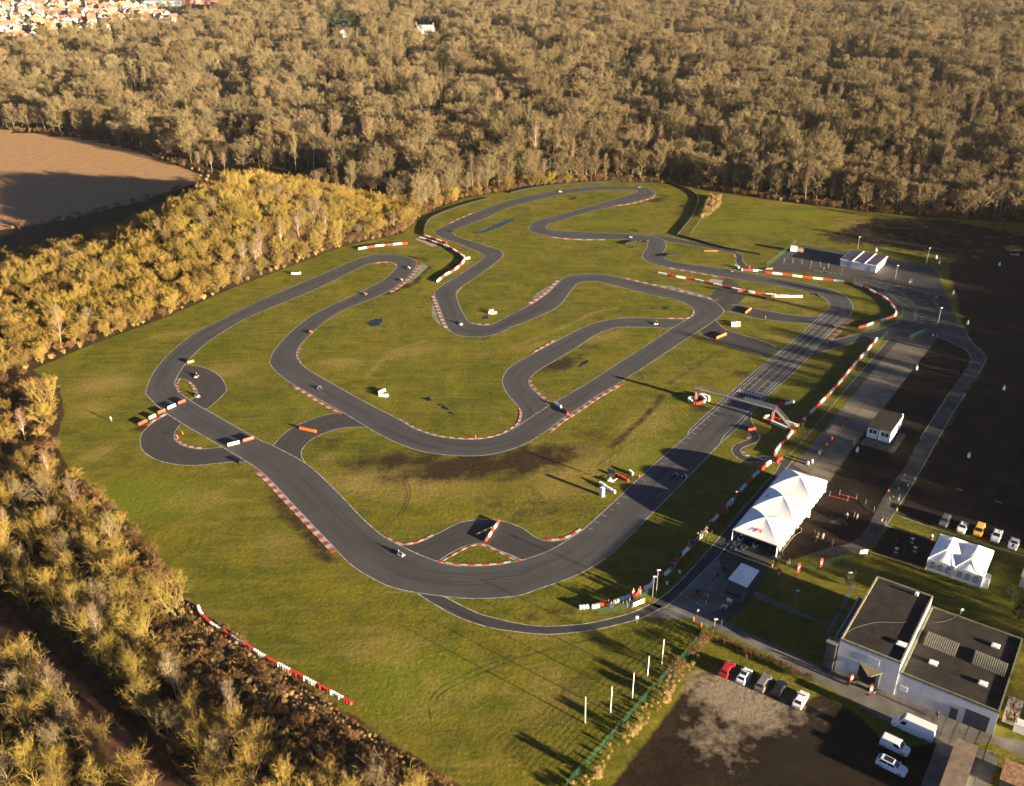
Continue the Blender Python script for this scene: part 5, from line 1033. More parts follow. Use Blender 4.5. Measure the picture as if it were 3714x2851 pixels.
# small marquee with arched windows
A = Vector((86.3, 157.35, 0)); F_ = frame(A); S_ = 10.6; EH = 2.7
t = thing('small_marquee', 'white marquee with arched windows and four peaks beside the parked cars', 'marquee')
mb = MB(); n = 20; pk = [(.27, .27), (.73, .27), (.27, .73), (.73, .73)]
def hz(u, v):
    d = min(math.hypot(u-a, v-b_) for a, b_ in pk); return EH+.12*math.sin(math.pi*min(1, u*1.0))*math.sin(math.pi*v)+1.75*max(0, 1-d/.34)**1.45
V_ = [F_(S_*i/n, S_*j/n, hz(i/n, j/n)) for j in range(n+1) for i in range(n+1)]
mb.add(V_, [(j*(n+1)+i, j*(n+1)+i+1, (j+1)*(n+1)+i+1, (j+1)*(n+1)+i) for j in range(n) for i in range(n)]); mb.build('canopy', M['canvas'], t, smooth=True)
for k, (a0, a1, b0, b1, nm) in enumerate(((0, S_, -.04, .04, 'front_wall'), (S_-.04, S_+.04, .05, S_, 'right_wall'), (-.04, .04, .05, S_, 'left_wall'), (0.05, S_-.05, S_-.04, S_+.04, 'back_wall'))):
    mb = MB(); bx(mb, F_, a0, a1, b0, b1, 0, EH-.01); wl = mb.build(nm, M['canvas'], t)
    if k == 0:
        for i in range(6):
            a = 1.15+i*1.5+(.75 if i > 2 else 0); mb = MB(); P = [F_(a-.52, -.055, .75), F_(a+.52, -.055, .75)]+[F_(a+.52*math.cos(q), -.055, 1.75+.52*math.sin(q)) for q in np.linspace(0, math.pi, 9)]
            mb.face(*P); wn = mb.build('arched_window', mat('marquee_window', (.09, .065, .05), .25), wl)
            mb = MB()
            for q in (-.26, 0, .26): bx(mb, F_, a+q-.02, a+q+.02, -.075, -.06, .75, 2.15-abs(q)*.5)
            for z in (1.1, 1.45, 1.75): bx(mb, F_, a-.52, a+.52, -.079, -.062, z-.02, z+.02)
            mb.build('glazing_bar', M['white'], wn)
mb = MB()
for a, b_ in ((0, 0), (S_, 0), (0, S_), (S_, S_), (S_/2, 0), (S_/2, S_), (0, S_/2), (S_, S_/2)): q = F_(a, b_); mp_ = MB(); mp_.tube(q, q+Vector((0, 0, EH+.1)), .06); mp_.build('post', M['white'], t)
TP = [((round(a-.1)*S_, round(b_-.1)*S_, EH+.08), (a*S_, b_*S_, EH+1.95)) for a, b_ in pk]+[((a*S_, b_*S_, EH+1.7), (a*S_, b_*S_, EH+2.1)) for a, b_ in pk]
TP += [((.27*S_, .27*S_, EH+1.95), (.27*S_, .73*S_, EH+1.95)), ((.73*S_, .27*S_, EH+1.95), (.5*S_, 0, EH+.1)), ((.73*S_, .27*S_, EH+1.95), (S_, .3*S_, EH+.1)), ((.27*S_, .73*S_, EH+1.95), (.5*S_, S_, EH+.1)), ((.73*S_, .73*S_, EH+1.95), (.5*S_, S_, EH+.1)), ((.27*S_, .73*S_, EH+1.95), (0, .62*S_, EH+.1))]
for p, q in TP: mb = MB(); mb.tube(F_(*p), F_(*q), .06); mb.build('tent_pole', M['white'], t)
mb = MB(); q = F_(S_+.05, .2); bx(mb, F_, S_+.05, S_+1.3, .3, 2.6, 0, 2.2, 0, (.8, .9)); mb.build('porch', M['canvas'], t)
# pop-up tent and grey hut
Q = [W('z3', x, y, 2.35) for x, y in ((1185, 1165), (1465, 1300), (1655, 1045), (1385, 930))]; t = thing('popup_tent', 'small square white pop-up tent in the shade in front of the big marquee', 'tent')
c0 = (Q[0]+Q[1]+Q[2]+Q[3])/4; ra = c0+(Q[2]-Q[1])*.11; rb = c0-(Q[2]-Q[1])*.11; ra.z = rb.z = 3.5
mb = MB(); mb.face(Q[0], Q[1], rb); mb.face(Q[1], Q[2], ra, rb); mb.face(Q[2], Q[3], ra); mb.face(Q[3], Q[0], rb, ra); mb.build('canopy', M['canvas'], t)
mb = MB()
for i in range(4):
    a, b_ = Q[i], Q[(i+1) % 4]; mb.face(a-Vector((0, 0, .28)), b_-Vector((0, 0, .28)), b_, a)
mb.build('valance', M['canvas'], t)
for q in Q: mb = MB(); mb.tube((q.x, q.y, 0), q, .03); mb.build('leg', M['dark'], t)
Q = [W('z3', x, y, 0) for x, y in ((1175, 1480), (1320, 1540), (1500, 1330), (1230, 1240))]; t = thing('grey_hut', 'low grey hut with dark flat roof behind the pop-up tent', 'hut')
c = (Q[0]+Q[1])/2; F_ = frame(c); mb = MB(); bx(mb, F_, -1.6, 1.6, 0, 2.9, 0, 2.0); mb.build('wall', mat('grey_boarding', (.10, .10, .105), .8), t); mb = MB(); bx(mb, F_, -1.8, 1.8, -.2, 3.1, 2.0, 2.15); mb.build('roof', M['dark'], t); mb = MB(); bx(mb, F_, -1.62, 1.62, -.03, -.0, 1.3, 1.9); mb.build('serving_hatch', M['black'], t)
# raised cabin on steel legs
A = Vector((91.0, 209.33, 0)); F_ = frame(A); t = thing('raised_cabin', 'white twin cabin with dark flat roof raised on steel legs', 'cabin'); WC, LC_ = 5.9, 11.6
for k in (0, 1):
    a0, a1 = WC*k/2+.03, WC*(k+1)/2-.03; mb = MB(); bx(mb, F_, a0, a1, 0, LC_, 2.45, 5.35); cb = mb.build('cabin_body', M['white'], t)
    mb = MB(); bx(mb, F_, a0-.02, a1+.02, -.06, LC_+.06, 5.3, 5.55); bx(mb, F_, a0-.02, a1+.02, -.05, LC_+.05, 2.35, 2.55); bx(mb, F_, a0-.02, a0+.12, -.05, .05, 2.5, 5.3); bx(mb, F_, a1-.12, a1+.02, -.05, .05, 2.5, 5.3); mb.build('steel_rim', M['steel'] if k else M['dark'], cb)
    mb = MB(); bx(mb, F_, a0+.6, a1-.5, -.03, .02, 3.9, 4.95); wn = mb.build('window', M['glass'], cb); mb = MB(); bx(mb, F_, (a0+a1)/2+.02, (a0+a1)/2+.09, -.045, .0, 3.9, 4.95); mb.build('window_bar', M['white'], wn)
    mb = MB(); bx(mb, F_, a0+.1, a1-.1, .1, LC_-.1, 5.55, 5.6); mb.build('roof_sheet', M['roofing'], cb)
for a in (.1, WC/2, WC-.1):
    for b_ in (.1, LC_/3, LC_*2/3, LC_-.1): mb = MB(); bx(mb, F_, a-.08, a+.08, b_-.08, b_+.08, 0, 2.36); mb.build('leg', M['dark'], t)
mb = MB()
for a, c in ((.1, WC/2), (WC/2, WC-.1)): mb.tube(F_(a, .1, .2), F_(c, .1, 2.2), .04); mb.tube(F_(a, .1, 2.2), F_(c, .1, .2), .04)
for b_, d in ((.1, LC_/3), (LC_*2/3, LC_-.1)): mb.tube(F_(WC-.1, b_, .2), F_(WC-.1, d, 2.2), .04); mb.tube(F_(WC-.1, b_, 2.2), F_(WC-.1, d, .2), .04)
mb.build('cross_brace', M['dark'], t); q = F_(WC-.3, LC_-.3, 5.6); mb = MB(); mb.lathe([(.001, 0), (.2, .05), (.22, .2), (.1, .35), (.001, .38)], 10, q); mb.build('roof_vent', M['white'], t)
mb = MB(); bx(mb, F_, -1.0, WC+1.6, -.2, LC_+.3, .008, .014); o = mb.build('cabin_pavement', M['path']); struct(o)
# white workshop with solar roof
A = Vector((129.3, 351.1, 0)); F_ = frame(A); t = thing('solar_workshop', 'white ribbed workshop with solar panels on its roof at the far paddock', 'building'); WW, LW = 13.9, 14.0; HW = 2.6
mb = MB(); bx(mb, F_, 0, WW, 0, LW, 0, HW)
for i in range(46):
    a = .2+i*.3
    if not (2.0 < a < 4.3 or 9.4 < a < 11.7): bx(mb, F_, a, a+.12, -.06, 0.02, .05, HW-.1)
mb.build('wall', M['white'], t)
for a in (2.0, 9.4): mb = MB(); bx(mb, F_, a, a+2.3, -.04, .02, .1, 2.2); mb.build('shutter', mat('grey_shutter', (.50, .54, .60), .6), t)
mb = MB(); bx(mb, F_, -.3, WW+.3, -.3, LW+.3, HW, HW+.2); rf = mb.build('roof', M['white'], t)
for k in range(3):
    for j in range(3):
        mb = MB(); a0 = .1+k*4.75; bx(mb, F_, a0, a0+(4.2 if k < 2 else 4.0), .2+j*4.7, .2+j*4.7+4.3, HW+.2, HW+.32); mb.build('solar_panel', mat('solar_panel', (.055, .045, .05), .35), rf)
mb = MB()
for a in (4.35, 9.1): bx(mb, F_, a, a+.45, -.3, LW+.3, HW+.2, HW+.45)
mb.build('gutter', M['white'], rf)
p = pp('z5: 430,275'); t = thing('box_trailer', 'small white box trailer with a brown cover by the far fence corner', 'trailer', (p.x, p.y, 0), RZ+.3); mb = MB(); mb.box((0, 0, 1.3), (2.6, 2.1, 1.9)); mb.build('box_body', M['white'], t); mb = MB(); mb.box((2.6, .2, .95), (2.4, 2.1, 1.5), 0, 0, (.8, .9)); mb.build('tarpaulin', mat('brown_tarpaulin', (.25, .16, .13), .9), t)
for x in (-.6, .6, 2.5):
    for y in (-1, 1): link('wheel', WH[.33][0], t, (x, y*.95, .33))
# sheds and clutter at the lower right corner
Q = [W('w2', x, y, 2.6) for x, y in ((1050, 1245), (1395, 1345), (1490, 990), (1195, 880))]; t = thing('flat_roof_shed', 'low shed with brown felt roof at the bottom right corner', 'shed'); c = Q[0]; F_ = frame(c)
wd = (Q[2]-Q[3]).length; mb = MB(); bx(mb, F_, 0, wd, -4, 9.6, 0, 2.5); mb.build('wall', M['render'], t); mb = MB(); bx(mb, F_, -.1, wd+.1, -4.1, 9.7, 2.5, 2.6); mb.build('roof', mat('brown_felt', (.20, .15, .105), .95, .25, 1), t)
sheet('yard_pavement', [F_(-2.6, -6, 0), F_(wd+3.2, -6, 0), F_(wd+3.2, 12.4, 0), F_(-2.6, 12.4, 0)], .009, M['path'])
p = pp('w2: 1990,440'); t = thing('scrap_trailer', 'open trailer loaded with rusty scrap beside the warehouse end wall', 'trailer', (p.x, p.y, 0), RZ); mb = MB(); mb.box((0, 1.5, .9), (2.3, 6.5, .5)); mb.build('deck', mat('pale_deck', (.4, .38, .35), .8, .4), t)
mb = MB()
for i in range(26): mb.box((random.uniform(-.9, .9), random.uniform(-1.4, 4.4), 1.25+random.uniform(0, .5)), (random.uniform(.1, .25), random.uniform(.8, 2.8), .15), random.uniform(-.5, .5))
mb.build('scrap_load', mat('rusty_scrap', (.16, .09, .06), .9, .5, 2), t)
for y in (-.5, 3.5):
    for x in (-1, 1): link('wheel', WH[.33][0], t, (x, y, .33))
p = pp('w2: 2150,590'); t = thing('white_skip', 'white storage box at the right edge past the scrap trailer', 'container', (p.x, p.y, 0), RZ); mb = MB(); mb.box((0, 0, .8), (2.4, 1.6, 1.6)); mb.build('box_body', M['white'], t); mb = MB(); mb.box((0, 0, 1.65), (2.5, 1.7, .1)); mb.build('lid', M['render'], t)
p = pp('w2: 2080,1350'); t = thing('plank_shed', 'wooden plank roofed shed cut by the bottom right corner', 'shed', (p.x, p.y, 0), RZ); mb = MB(); mb.box((0, 0, 1), (4.4, 4.4, 2)); mb.build('wall', M['dark'], t); mb = MB()
for i in range(14): mb.box((0, -2.3+i*.35, 2.1+.008*(i % 2)), (4.8, .33, .1))
mb.build('roof', mat('orange_planks', (.34, .19, .10), .85, .4, 2), t)
p = pp('w2: 2140,1090'); t = thing('wooden_pallet', 'wooden pallet leaning in the yard at the right edge', 'pallet', (p.x, p.y, 0), RZ); mb = MB()
for i in range(6): mb.box((-.5+i*.2, 0, .55), (.12, .05, 1.1))
for z in (.15, .55, .95): mb.box((0, .06, z), (1.2, .06, .1))
mb.build('slats', M['wood'], t)
p = pp('z7: 2150,1290'); t = thing('garden_shed', 'grey flat roofed shed at the right edge below the marquee lawn', 'shed', (p.x+3, p.y, 0), RZ); mb = MB(); mb.box((0, 3, 1.2), (6, 9, 2.4)); mb.build('wall', M['render'], t); mb = MB(); mb.box((0, 3, 2.46), (6.3, 9.3, .12)); mb.build('roof', mat('grey_sheet_roof', (.24, .23, .17), .8), t)
# footbridge gantry over the straight
a, b_ = Vector((51.95, 234.63, 0)), Vector((70.38, 222.08, 0)); d = (b_-a).normalized(); rz = math.atan2(d.y, d.x); Lg = (b_-a).length; t = thing('footbridge', 'grey steel footbridge spanning the start straight with stairs at its right end', 'bridge', (a.x, a.y, 0), rz)
mb = MB(); mb.box((Lg/2, 0, 3.75), (Lg+1, .85, .08)); mb.build('deck', M['steel'], t)
mb = MB()
for y in (-.5, .5):
    for z in (3.65, 4.2): mb.tube((-.6, y, z), (Lg+.6, y, z), .04, None, 4)
    for i in range(23): x = -.5+i*(Lg+1)/22; mb.tube((x, y, 3.65), (x, y, 4.2), .022, None, 4); mb.tube((x, y, 3.65 if i % 2 else 4.2), (x+(Lg+1)/22, y, 4.2 if i % 2 else 3.65), .02, None, 4)
mb.build('truss', M['steel'], t)
mb = MB()
for y in (-.5, .5):
    for i in range(9): x = Lg*.62+i*Lg*.05; mb.tube((x, y, 4.35), (x, y, 4.95), .025, None, 4)
    mb.tube((Lg*.62, y, 4.95), (Lg+.6, y, 4.95), .03, None, 4); mb.box((Lg*.82, y, 4.55), (Lg*.4, .03, .35))
mb.build('handrail', M['steel'], t)
mb = MB(); mb.box((Lg*.53, -.55, 3.2), (.9, .12, .55)); mb.build('hanging_light_box', M['black'], t)
for x in (0, Lg):
    mb = MB(); mb.box((x, 0, 1.9), (.55, .55, 3.6)); tw = mb.build('tower', M['steel'], t)
    mb = MB(); mb.box((x, -.30, 1.55), (.50, .06, 2.9)); mb.build('white_padding', M['white'], tw); mb = MB(); mb.box((x-.31, 0, 1.5), (.08, .6, 2.8)); mb.box((x+.31, 0, 1.5), (.08, .6, 2.8)); mb.build('red_padding', M['red'], tw)
mb = MB(); n = 16; fx = 4.4
for i in range(n): mb.box((Lg+.6+fx*(i+.5)/n, -.1, 3.65-3.6*(i+.5)/n), (.3, .9, .06))
for y in (-.55, .35): mb.tube((Lg+.6, y, 3.7), (Lg+.6+fx, y, .1), .06, None, 4)
st_ = mb.build('staircase', M['steel'], t); mb = MB()
for y in (-.55, .35):
    mb.tube((Lg+.6, y, 4.7), (Lg+.6+fx, y, 1.1), .035, None, 4)
    for i in range(5): mb.tube((Lg+.6+fx*i/4, y, 3.7-3.6*i/4), (Lg+.6+fx*i/4, y, 4.7-3.6*i/4), .025, None, 4)
mb.build('stair_rail', M['steel'], st_)
# the mansion, the white villa and the town far off
p = W('01', 1450, 335); t = thing('mansion', 'pale mansion with grey mansard roof and dormers alone in the far forest', 'house', (p.x, p.y, 0), .12)
mb = MB(); mb.box((0, 0, 6), (23, 13, 12)); wl = mb.build('wall', mat('pink_brick_render', (.44, .35, .30), .9, .2, .2), t)
for z in (6.5, 9.8):
    for i in range(7): mb = MB(); mb.box((-9.3+i*3.1, -6.53, z), (1.3, .1, 1.9)); mb.build('window', M['white'], wl)
mb = MB(); mb.box((0, 0, 14), (23.6, 13.6, 4), 0, 0, (.84, .7)); rf = mb.build('roof', mat('slate_roof', (.20, .22, .23), .7), t)
for i in range(4): mb = MB(); mb.box((-8.2+i*5.4, -6.2, 13.4), (1.8, 1.6, 2.4)); mb.build('dormer', M['white'], rf)
for x in (-10.2, 9.6): mb = MB(); mb.box((x, 2, 15), (1.2, 1.2, 6)); mb.build('chimney', mat('brick_chimney', (.36, .16, .11), .9), rf)
p = W('01', 760, 262); t = thing('slate_house', 'dark roofed house half hidden by trees left of the mansion', 'house', (p.x, p.y, 0), .1); mb = MB(); mb.box((0, 0, 5), (17, 10, 10)); mb.build('wall', mat('grey_brick', (.13, .13, .14), .8), t); mb = MB(); mb.add([(-9, -5.5, 10), (9, -5.5, 10), (9, 5.5, 10), (-9, 5.5, 10), (-8, 0, 14), (8, 0, 14)], [(0, 1, 5, 4), (2, 3, 4, 5), (0, 4, 3), (1, 2, 5)]); mb.build('roof', mat('dark_slate', (.05, .055, .07), .7), t); mb = MB(); mb.box((6, -5, 11.5), (2.5, 2.5, 3)); mb.build('gable', M['render'], t)
p = W('01', 745, 338); t = thing('white_villa', 'small white villa glimpsed through trees below the slate roofed house', 'house', (p.x, p.y, 0), .1); mb = MB(); mb.box((0, 0, 4), (12, 8, 8)); mb.build('wall', M['render'], t); mb = MB(); mb.add([(-6.5, -4.5, 8), (6.5, -4.5, 8), (6.5, 4.5, 8), (-6.5, 4.5, 8), (0, -4.5, 11), (0, 4.5, 11)], [(0, 1, 4), (1, 2, 5, 4), (2, 3, 5), (3, 0, 4, 5)]); mb.build('roof', M['render'], t)
RC = [('orange', (.36, .18, .10)), ('red', (.30, .12, .08)), ('brown', (.20, .11, .08)), ('grey', (.17, .18, .20))]; WC_ = [('white', (.44, .42, .38)), ('cream', (.48, .40, .30)), ('brick', (.42, .22, .14))]
RM = {n: mat(n + '_roof_tiles', c, .8, .2, .5) for n, c in RC}; WM_ = {n: mat(n + '_house_wall', c, .85, .15, .3) for n, c in WC_}
wm = MB(); wm.box((0, 0, 2.8), (10, 8, 5.6)); wm.face((-5.0, -4, 5.6), (-5.0, 4, 5.6), (-5.0, 0, 8.8)); wm.face((5.0, 4, 5.6), (5.0, -4, 5.6), (5.0, 0, 8.8)); o = wm.build('wall', M['white']); HWm = o.data; bpy.data.objects.remove(o)
rm = MB(); rm.face((-5.4, -4.5, 5.35), (5.4, -4.5, 5.35), (5.4, 0, 9.0), (-5.4, 0, 9.0)); rm.face((5.4, 4.5, 5.35), (-5.4, 4.5, 5.35), (-5.4, 0, 9.0), (5.4, 0, 9.0)); rm.box((3, .3, 8.9), (.8, .8, 1.6)); o = rm.build('roof', M['red']); HRm = o.data; bpy.data.objects.remove(o)
random.seed(23); hs = []
for x, y in scatter(poly_np('o: -40,-14 120,-14 230,2 300,16 385,44 330,60 210,66 120,86 20,92 -40,90'), 17.5, 77): hs.append((x, y))
hs.sort(key=lambda q: q[1]); 
for i, (x, y) in enumerate(hs[:260]):
    rc = random.choices(RC, (4, 3, 2, 2))[0][0]; wc = random.choices(WC_, (5, 3, 2))[0][0]; ang = random.choice((.5, .5+math.pi/2, .4, 1.9)); near = 'on the near side' if y < 1290 else ('in the middle' if y < 1450 else 'on the far side')
    t = thing('town_house', '%s house with %s roof %s of the town at top left' % (wc, rc, near), 'house', (x, y, 0), ang, 'houses of the town'); s = random.uniform(.8, 1.2); t.scale = (s, s, s)
    for nm, me, m_ in (('wall', HWm, WM_[wc]), ('roof', HRm, RM[rc])): o = link(nm, me, t); o.material_slots[0].link = 'OBJECT'; o.material_slots[0].material = m_
p = W('o', 350, 12); t = thing('factory_hall', 'long pale factory hall with red sheds behind the town', 'building', (p.x, p.y, 0), .25); mb = MB(); mb.box((0, 0, 3.5), (60, 40, 7)); mb.build('wall', mat('blue_grey_cladding', (.15, .18, .21), .7), t); mb = MB(); mb.box((95, 30, 3.5), (120, 40, 7)); mb.build('red_shed', mat('red_sheet', (.38, .16, .13), .8), t); mb = MB(); mb.box((0, 0, 7.25), (61, 41, .5)); mb.build('roof', M['render'], t)
# ------------------------------------------------------------------ tyre stacks: the painted walls round the track
random.seed(5)
tb = MB(); prof = []
for k in range(4):
    z = k*.195; prof += [(.25, z+.005), (.298, z+.035), (.31, z+.0975), (.298, z+.16), (.25, z+.19)]
prof += [(.19, .775), (.165, .70), (.165, .30), (.001, .28)]; tb.lathe(prof, 14)
TC = {'w': (M['white'], 'white'), 'r': (M['red'], 'red'), 'k': (M['black'], 'black')}
TS = {}
for k, (m_, _) in TC.items(): o = tb.build('tyre_stack', m_, smooth=False); TS[k] = o.data; bpy.data.objects.remove(o)
stacks = []
ORD = 'first second third fourth fifth sixth seventh eighth ninth tenth eleventh twelfth'.split()
def wall(s, pat, n, where, sp=.63, sm=True, two=False):
    P = pts(s); P = resample(spline(P, 5) if sm and len(P) > 2 else P, sp); j = 0; cnt = {}
    for i, p in enumerate(P):
        if isinstance(n, int): blk = i//n; c = pat[blk % len(pat)]
        else:
            acc = 0; blk = 0
            while blk < len(n)-1 and i >= acc+n[blk]: acc += n[blk]; blk += 1
            c = pat[blk % len(pat)]
        key = (blk, c); 
        if key not in cnt: cnt[key] = sum(1 for q in cnt if q[1] == c)
        o_ = ORD[min(cnt[key], 11)]
        stacks.append((p, c, '%s tyre stack in the %s %s block %s' % (TC[c][1], o_, TC[c][1], where), where))
wall('30: 1695,165 1730,235 1800,300 1895,360; 31: 5,545 170,640 380,752 590,862 808,980', 'wr', 5, 'from the far end, lower left wall')
wall('z4: 245,820 295,815 350,810', 'w', 3, 'of three by the banner', .62, False)
wall('z4: 440,812 490,805 545,785 590,765 650,755', 'wr', [3, 9], 'beside the fence end post')
wall('z4: 800,725 865,700 935,680 1010,655 1100,630; z4: 1220,540 1300,500 1355,470 1400,410 1425,350 1440,300; z3: 215,1120 290,1060 400,915 520,775 680,630 800,490 910,345 1040,215 1150,110 1240,20; z2m: 130,905 345,665 560,425 790,215 845,175', 'wr', 6, 'from the banner on the spectator wall')
wall('z1: 1610,1370 1700,1215 1790,1135 1890,1010 1905,1000', 'rwrwr', [2, 9, 6, 8, 3], 'of the short wall above the pit entry', .6)
wall('z1: 1925,1005 1820,960 1640,880 1560,850 1440,815', 'rwr', [4, 8, 9], 'of the wall running to the bridge tower')
wall('z1: 1800,850 1965,905', 'w', 9, 'at the foot of the bridge stairs')
wall('z1: 1990,905 2100,810; w8: 330,860 470,720 640,540 780,370 940,190 990,130', 'rw', 6, 'from the bridge along the pit fence')
wall('z1: 1915,530 1790,560', 'w', 9, 'on the grass past the bridge'); wall('z1: 1765,575 1610,625', 'r', 99, 'beside the bridge deck'); wall('z1: 1770,555 1640,590', 'r', 99, 'beside the bridge deck')
wall('z1: 1620,620 1560,610', 'w', 9, 'under the bridge deck'); wall('z1: 1445,800 1465,775 1510,760', 'w', 9, 'round the right bridge tower'); wall('z1: 1620,795 1690,815', 'r', 9, 'behind the right bridge tower')
wall('z1: 310,545 380,560 480,530', 'r', 9, 'before the left bridge tower'); wall('z1: 495,525 520,505 500,470 465,440', 'w', 99, 'right of the left bridge tower'); wall('z1: 300,520 255,500 260,475 295,460', 'w', 99, 'left of the left bridge tower')
wall('z1: 435,425 480,420 535,440', 'w', 9, 'behind the left bridge tower'); wall('z1: 572,500 570,455', 'w', 9, 'apart on the grass by the left bridge tower'); wall('z1: 330,450 400,440', 'r', 9, 'behind the left bridge tower')
wall('z5: 1470,1490 1590,1460 1710,1412 1840,1372 1950,1338 2030,1300 2055,1265 2035,1200 1990,1140 1900,1040 1790,980 1690,925 1580,865 1450,815 1300,780 1140,755 980,735 820,715 660,697 490,677 340,655 180,637 0,618; 12: 2100,640 1965,632', 'rw', 6, 'of the long wall outside the right hand hairpin')
wall('12: 1935,612 1910,600', 'w', 9, 'by the pit lane kink')
wall('w7: 75,132 220,162 370,188 520,222 680,258 780,280 840,290', 'wr', 6, 'of the wall between the two far straights'); wall('w7: 790,292 830,288', 'r', 9, 'at the gap in the far wall')
wall('w7: 885,300 930,308 1080,328 1240,338; z5: 80,990 250,998 400,1000 555,1000', 'wr', [4, 6, 6, 6, 6, 6, 6], 'of the wall on the hairpin infield')
wall('11: 880,452 1010,430 1150,415 1292,405', 'wr', 6, 'of the wall above the left hairpin'); wall('w6: 255,155 330,180 480,230 550,255', 'wr', 6, 'of the short double wall at the far left corner')
wall('w6: 175,182 300,215 455,270 590,315 680,370 760,425 805,455 800,500 780,540 660,645 530,715 420,805', 'wr', 6, 'of the bent wall left of the zigzag')
wall('w6: 820,480 880,470', 'w', 9, 'at the tip of the bent wall')
for s, c, wh in (('wc: 475,350 520,355 565,362 610,365 650,360; wc: 470,290 510,275 545,255 590,240', 'w', 'in the heap on the big infield'), ('11: 1990,1000 2010,1004 2030,1002 2048,998; 11: 2000,985 2020,980', 'w', 'in the heap by the middle S bend'), ('w7: 730,605 750,607 770,607 795,605; w7: 728,585 750,583 772,580 795,580', 'w', 'in the heap between the two cross roads'), ('11: 308,662 325,663 342,664 360,664 378,660', 'w', 'in the group left of the left hairpin'),
    ('12: 1078,300 1092,300 1106,300', 'k', 'on the grass inside the far chicane'), ('w5: 1680,325 1710,345 1728,362', 'w', 'in the group of three beside the start straight'), ('w5: 1480,380 1510,400 1545,415 1580,435 1615,455 1648,465', 'r', 'in the row behind the arrow trailer'), ('w5: 1215,515 1245,530 1270,545 1300,570 1330,590 1365,610 1400,630 1440,648', 'w', 'in the row beside the white cabinet'),
    ('z2m: 955,165 975,140 1000,120 1020,110', 'r', 'at the paddock gate'), ('12: 1085,385 1100,380', 'k', 'at the apex of the far chicane'), ('12: 1300,520 1320,516', 'k', 'at the exit of the far chicane'), ('20: 2045,600 2062,598 2078,590', 'k', 'at the exit of the lower left loop'), ('11: 1680,305 1700,300', 'k', 'at the apex of the far left zigzag'), ('23: 440,520 448,515', 'w', 'standing on the concrete strip')):
    for p in pts(s): stacks.append((p, c, '%s tyre stack %s' % (TC[c][1], wh), wh))
far = []
for s in ('02: -10,1650 150,1615 320,1590 500,1572 800,1552 1100,1546 1300,1560 1450,1600 1540,1645; 12: 1590,20 1575,90 1540,170 1480,250 1415,328', '12: 1425,335 1600,385 1800,440 2000,478 2115,497', '11: 1435,330 1440,270 1475,205 1560,155 1750,85 2000,15', 'w7: 560,268 640,280 780,300', 'w7: 838,322 940,340 1045,362', '12: 970,410 1060,388', '12: 1320,512 1400,502'):
    for p in resample(spline(pts(s), 5), .66): far.append((p, 'k'))
stacks.sort(key=lambda q: math.hypot(q[0].x, q[0].y))
for p, c, lab, wh in stacks[:298]:
    o = link('tyre_stack', TS[c], None, (p.x+random.uniform(-.05, .05), p.y+random.uniform(-.05, .05), 0), random.uniform(0, 6.28)); tag(o, lab, 'tyre stack', 'tyre stacks ' + wh)
    o.rotation_euler = (random.uniform(-.03, .03), random.uniform(-.03, .03), random.uniform(0, 6))
far += [(p, c) for p, c, _, _ in stacks[298:]]
sm = MB(); sp_ = [(.29, 0), (.31, .1), (.31, .68), (.25, .78), (.17, .77), (.16, .4), (.001, .35)]
for p, c in far: sm.lathe(sp_, 8, (p.x, p.y, 0), 'wrk'.index(c))
stuff(sm.build('tyre_wall', [M['white'], M['red'], M['black']]))
# ------------------------------------------------------------------ long plastic barriers closing the unused links
def barrier(s, col, lab, w_=.5, h=.75, z0=0.0):
    a, b_ = pts(s); d = b_-a; L = d.length; t = thing('track_barrier', lab, 'barrier', ((a+b_)/2), math.atan2(d.y, d.x), 'long plastic barriers across the track'); n = 12; mb = MB()
    for i in range(2):
        x0, x1 = (-L/2, -.02) if i == 0 else (.02, L/2)
        mb.box(((x0+x1)/2, 0, .12), (x1-x0, w_, .24)); mb.box(((x0+x1)/2, 0, h*.66), (x1-x0, w_*.9, h*.68), 0, 0, (1, .45))
    mb.build('barrier_body', M[col], t); mb = MB()
    for x in (-L/4, L/4): mb.box((x, 0, h+.02), (.25, .16, .06))
    mb.build('filler_cap', M['dark'], t); return t
for s, c, lab in (('wb: 668,345 795,285', 'red', 'red barrier lowest and leftmost in the row across the left bend'), ('wb: 830,248 925,205', 'white', 'white barrier second from the left in the row across the left bend'), ('wb: 960,172 1070,125', 'red', 'red barrier on the white edge line of the left bend'), ('wb: 1108,100 1225,48', 'white', 'white barrier in mid track on the left bend'), ('20: 1520,95 1582,70', 'red', 'red barrier nearest the small loop, right end of the row'),
    ('20: 1945,450 2045,425', 'white', 'white barrier lying across the track where the lower loop rejoins'), ('20: 2075,415 2165,388', 'red', 'red barrier beside the white one where the lower loop rejoins'), ('21: 375,305 515,335', 'orange', 'orange and yellow barrier across the infield link road'), ('22: 362,90 422,125', 'white', 'white barrier on the infield straight next to the link kerb'), ('22: 447,140 478,182', 'red', 'red barrier on the infield straight next to the link kerb'),
    ('12: 1745,1215 1830,1178', 'orange', 'orange barrier on the lower cross road'), ('12: 1992,1000 2042,960', 'orange', 'orange barrier on the upper cross road'), ('z1: 1192,980 1248,968', 'red', 'left red barrier closing the pit entry'), ('z1: 1255,970 1310,950', 'red', 'right red barrier closing the pit entry'), ('10: 1600,1425 1655,1412', 'orange', 'orange barrier where the small upper left loop begins')):
    barrier(s, c, lab)
for i, (s, c) in enumerate((('21: 1960,1270 1982,1235', 'red'), ('21: 1985,1232 2007,1200', 'white'), ('21: 2010,1196 2030,1165', 'red'), ('21: 2033,1160 2052,1132', 'white'), ('21: 2055,1128 2072,1102', 'red'))): barrier(s, c, '%s barrier, %s from the bottom of the line across the lower chicane' % (c, ORD[i]))
